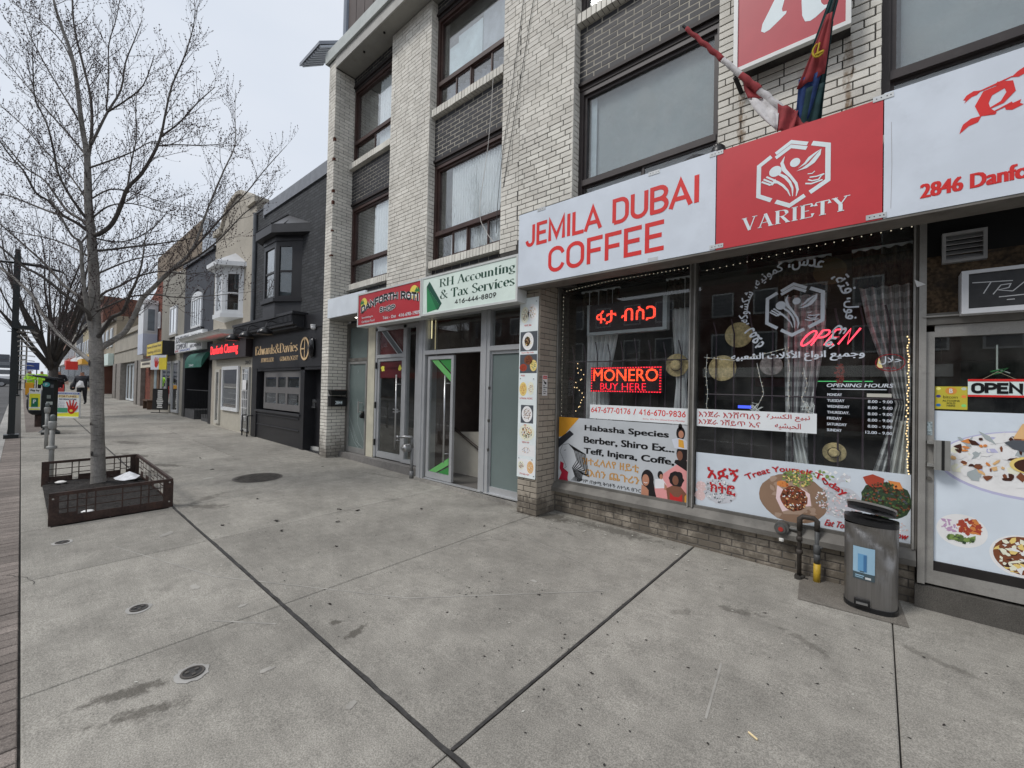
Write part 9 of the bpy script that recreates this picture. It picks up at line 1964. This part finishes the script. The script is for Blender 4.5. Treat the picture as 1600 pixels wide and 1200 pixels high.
SKIN_=flat(150,110,92);M_CB=mat('black_coat',(.018,.018,.022),.8,var=.1);M_SH=mat('dark_shoe',(.02,.02,.02),.5)
p1=person('woman in dark coat and black trousers walking with a white bag, beyond the board',-30.6,2.05,1.05,(SKIN_,flat(60,46,40),mat('dark_coat',(.035,.035,.042),.8),M_CB,M_SH),1.25,.03,.1)
def carry(name,label,cat,x,y,z,w,d_,h,m,rot=0):
 q=MB();q.obox((x,y,z),Vector((cos(rot),sin(rot),0))*w,Vector((-sin(rot),cos(rot),0))*d_,(0,0,h));o=q.build(name,m);return tag(o,label,cat)
q=MB();zz=g(-30.6,2.05);c=Vector((-30.30,1.95,zz+1.02));u=Vector((.35,.94,0));q.add([c-u*.17+Vector((0,0,-.16)),c+u*.17+Vector((0,0,-.14)),c+u*.10+Vector((0,0,.16)),c-u*.03+Vector((0,0,.2)),c-u*.12+Vector((0,0,.05)),c+Vector((.08,0,-.02))],[(0,1,5),(1,2,5),(2,3,5),(3,4,5),(4,0,5),(0,4,3,2,1)]);tag(q.build('white_bag',flat(215,218,222)),'white bag held at the chest of the walking woman','bag')
q=MB();zz=g(-30.9,1.8);q.lathe((-30.8,1.72,zz+.72),[(.05,0),(.15,.04),(.17,.2),(.12,.34),(.04,.4)],12,sy=.6);tag(q.build('shoulder_bag',mat('black_bag',(.015,.015,.017),.6),smooth=True),'black shoulder bag at the side of the walking woman','bag')
p2=person('bent figure in black leaning over a red walker up the sidewalk',-36.8,1.55,1.25,(SKIN_,M_CB,M_CB,M_CB,M_SH),1.15,.35,.12,arms='front')
t=thing('walker','red and white walker pushed by the bent figure in black','walker',(-36.3,1.4,.47));zz=g(-36.3,1.4);q=MB()
for dx in (-.25,.25):
 for dy in (-.25,.25):q.tube([(-36.2+dx,1.4+dy,zz+.1),(-36.2+dx*.8,1.4+dy,zz+.9)],.02,6)
q.build('frame',flat(190,60,56),t);q=MB();q.box(-36.45,-35.95,1.15,1.65,zz+.35,zz+.7);q.build('basket',flat(170,70,66),t)
for k,(yy,lab) in enumerate(((.45,'road worker in bright yellow green vest, left of the pair'),(.95,'road worker in bright yellow green vest, right of the pair'))):
 person(lab,-43.2,yy,.8+k*.5,(SKIN_,mat('blue_helmet',(.03,.04,.08),.5),mat('hi_vis',(.45,.80,.05),.7),M_CB,M_SH),1.15,.1,.08,arms='front')
t=thing('road_barrier','yellow equipment box beside the road workers','equipment',(-41,.3,.5));zz=g(-41,.3);q=MB();q.gbox(-41.4,-40.9,.2,.55,.15,.9);q.build('box',flat(196,140,30),t);q=MB();q.gbox(-41.35,-40.95,.25,.5,0,.15);q.build('skid',M_EDM,t)
t=thing('sign_board','blue hoarding board beyond the bin','hoarding',(-48,.6,.6));zz=g(-48,.6);q=MB();q.box(-48.05,-48,.2,.9,2.35,2.9);q.build('panel',flat(50,70,130),t);q=MB();q.box(-48.05,-48,.3,.36,zz,2.35);q.box(-48.05,-48,.74,.8,zz,2.35);q.build('post',M_EDM,t)
t=thing('shop_canopy','bright red and orange canopy sign up the street behind the tree','canopy',(-44,3,3));q=MB();q.box(-45,-44.2,2.1,2.7,2.4,3.0);q.build('red_panel',flat(196,50,40),t);q=MB();q.box(-50,-46,3.0,4.0,2.9,3.3);q.build('orange_panel',flat(230,160,60),t)
# traffic light
t=thing('traffic_light','yellow cased traffic light hanging over the road by the first lamp post','traffic light',(-62,-1.6,.8));zz=g(-62,-1.6);q=MB();q.tube([(-62,.3,zz),(-62,.3,zz+4.0),(-62,-.5,zz+4.0)],.06,8);q.build('mast',M_POST,t);q=MB();q.box(-62,-61.8,-.57,-.18,3.3,4.2);q.build('casing',flat(220,160,30),t)
for i in range(3):q=MB();q.tube([(-61.8,-.37,3.45+i*.29),(-61.76,-.37,3.45+i*.29)],.10,12);q.build('lens',(flat(60,40,10) if i else emis('green_signal',(.2,.9,.4),1.2)),t)
# ---------------------------------------------------------------- cars
def car(label,x,y,col,heading=0.0,van=False,group=None):
 """x forward; length about 4.6 m"""
 z=g(x,y)-.13;t=thing('car' if not van else 'van',label,'car' if not van else 'van',(x,y,z),group)
 Lh,Wd=(2.35,.90) if not van else (2.8,1.0)
 if not van:prof=[(-2.3,.45),(-2.32,.75),(-2.2,.95),(-1.55,1.02),(-.9,1.42),(.35,1.45),(1.15,1.02),(2.05,.88),(2.3,.70),(2.33,.42),(2.2,.28),(-2.2,.28)]
 else :prof=[(-2.8,.4),(-2.82,1.9),(-2.6,2.15),(1.2,2.15),(1.75,1.95),(2.2,1.25),(2.75,1.05),(2.82,.5),(2.7,.3),(-2.7,.3)]
 def place(px_,s,pz):
  inset=.0 if pz<1.0 else (pz-1.0)*.38 if not van else (pz-1.0)*.06
  return (x+px_*cos(heading)-s*(Wd-inset)*sin(heading),y+px_*sin(heading)+s*(Wd-inset)*cos(heading),z+pz)
 n=len(prof);q=MB();q.add([place(a,-1,b) for a,b in prof]+[place(a,1,b) for a,b in prof],[tuple(range(n)),tuple(range(n,2*n))[::-1]]+[(i,n+i,n+(i+1)%n,(i+1)%n) for i in range(n)])
 b=q.build('body',col,t);bv=b.modifiers.new('bevel','BEVEL');bv.width=.06;bv.segments=2;bv.limit_method='ANGLE'
 gl_=mat('car_glass',(.03,.035,.04),.08,spec=1.0)
 wins=([(-1.35,1.04),(-.85,1.36),(-.30,1.38),(-.30,1.04)],[(-.22,1.04),(-.22,1.38),(.30,1.38),(.88,1.04)]) if not van else ([(.6,1.25),(.6,1.95),(1.5,1.9),(2.0,1.25)],)
 for s in (-1,1):
  for w in wins:q=MB();q.add([place(a,s*1.008,bb) for a,bb in w],[tuple(range(len(w)))]);q.build('side_window',gl_,t)
 fw=[(1.10,1.03),(.42,1.42)] if not van else [(2.15,1.28),(1.78,1.9)]
 q=MB();q.add([place(fw[0][0]+.02,-.86,fw[0][1]+.03),place(fw[0][0]+.02,.86,fw[0][1]+.03),place(fw[1][0]+.03,.86,fw[1][1]),place(fw[1][0]+.03,-.86,fw[1][1])],[(0,1,2,3)]);q.build('windscreen',gl_,t)
 for px_ in (-Lh*.62,Lh*.62):
  for s in (-1,1):
   c=Vector(place(px_,s*.93,.32));ax=Vector((-sin(heading),cos(heading),0))*s
   q=MB();q.tube([c-ax*.12,c+ax*.06],.32,20);w=q.build('wheel',mat('tyre',(.015,.015,.015),.8),t);q=MB();q.tube([c+ax*.055,c+ax*.072],.2,16);q.build('rim',flat(150,152,155),w)
 for s in (-1,1):
  q=MB();a,b_=place(Lh-.06,s*.75,.74),place(Lh-.02,s*.45,.70);q.obox(((a[0]+b_[0])/2+.03,(a[1]+b_[1])/2,(a[2]+b_[2])/2),(.05,0,0),(0,.16,0),(0,0,.07));q.build('headlight',flat(225,228,230,1.4),t)
  q=MB();c=place(-Lh+.02,s*.7,.82);q.obox(c,(.03,0,0),(0,.14,0),(0,0,.07));q.build('tail_light',flat(150,30,30),t)
 q=MB();c=place(Lh+.0,0,.5);q.obox(c,(.03,0,0),(0,.5,0),(0,0,.08));q.build('grille',mat('grille_black',(.01,.01,.01),.4),t)
 return t
CARG=mat('silver_grey_car_paint',(.10,.105,.115),.25,.4,var=.03)
car('silver grey sedan turning across the road at the left edge',-75,-2.85,CARG,pi/2)
car('white van stopped farther up the road',-92,-1.2,flat(200,202,204),0.0,van=True)
car('dark pickup behind the van in the far lane',-104,-4.2,mat('dark_car_paint',(.03,.03,.035),.3),0.0)
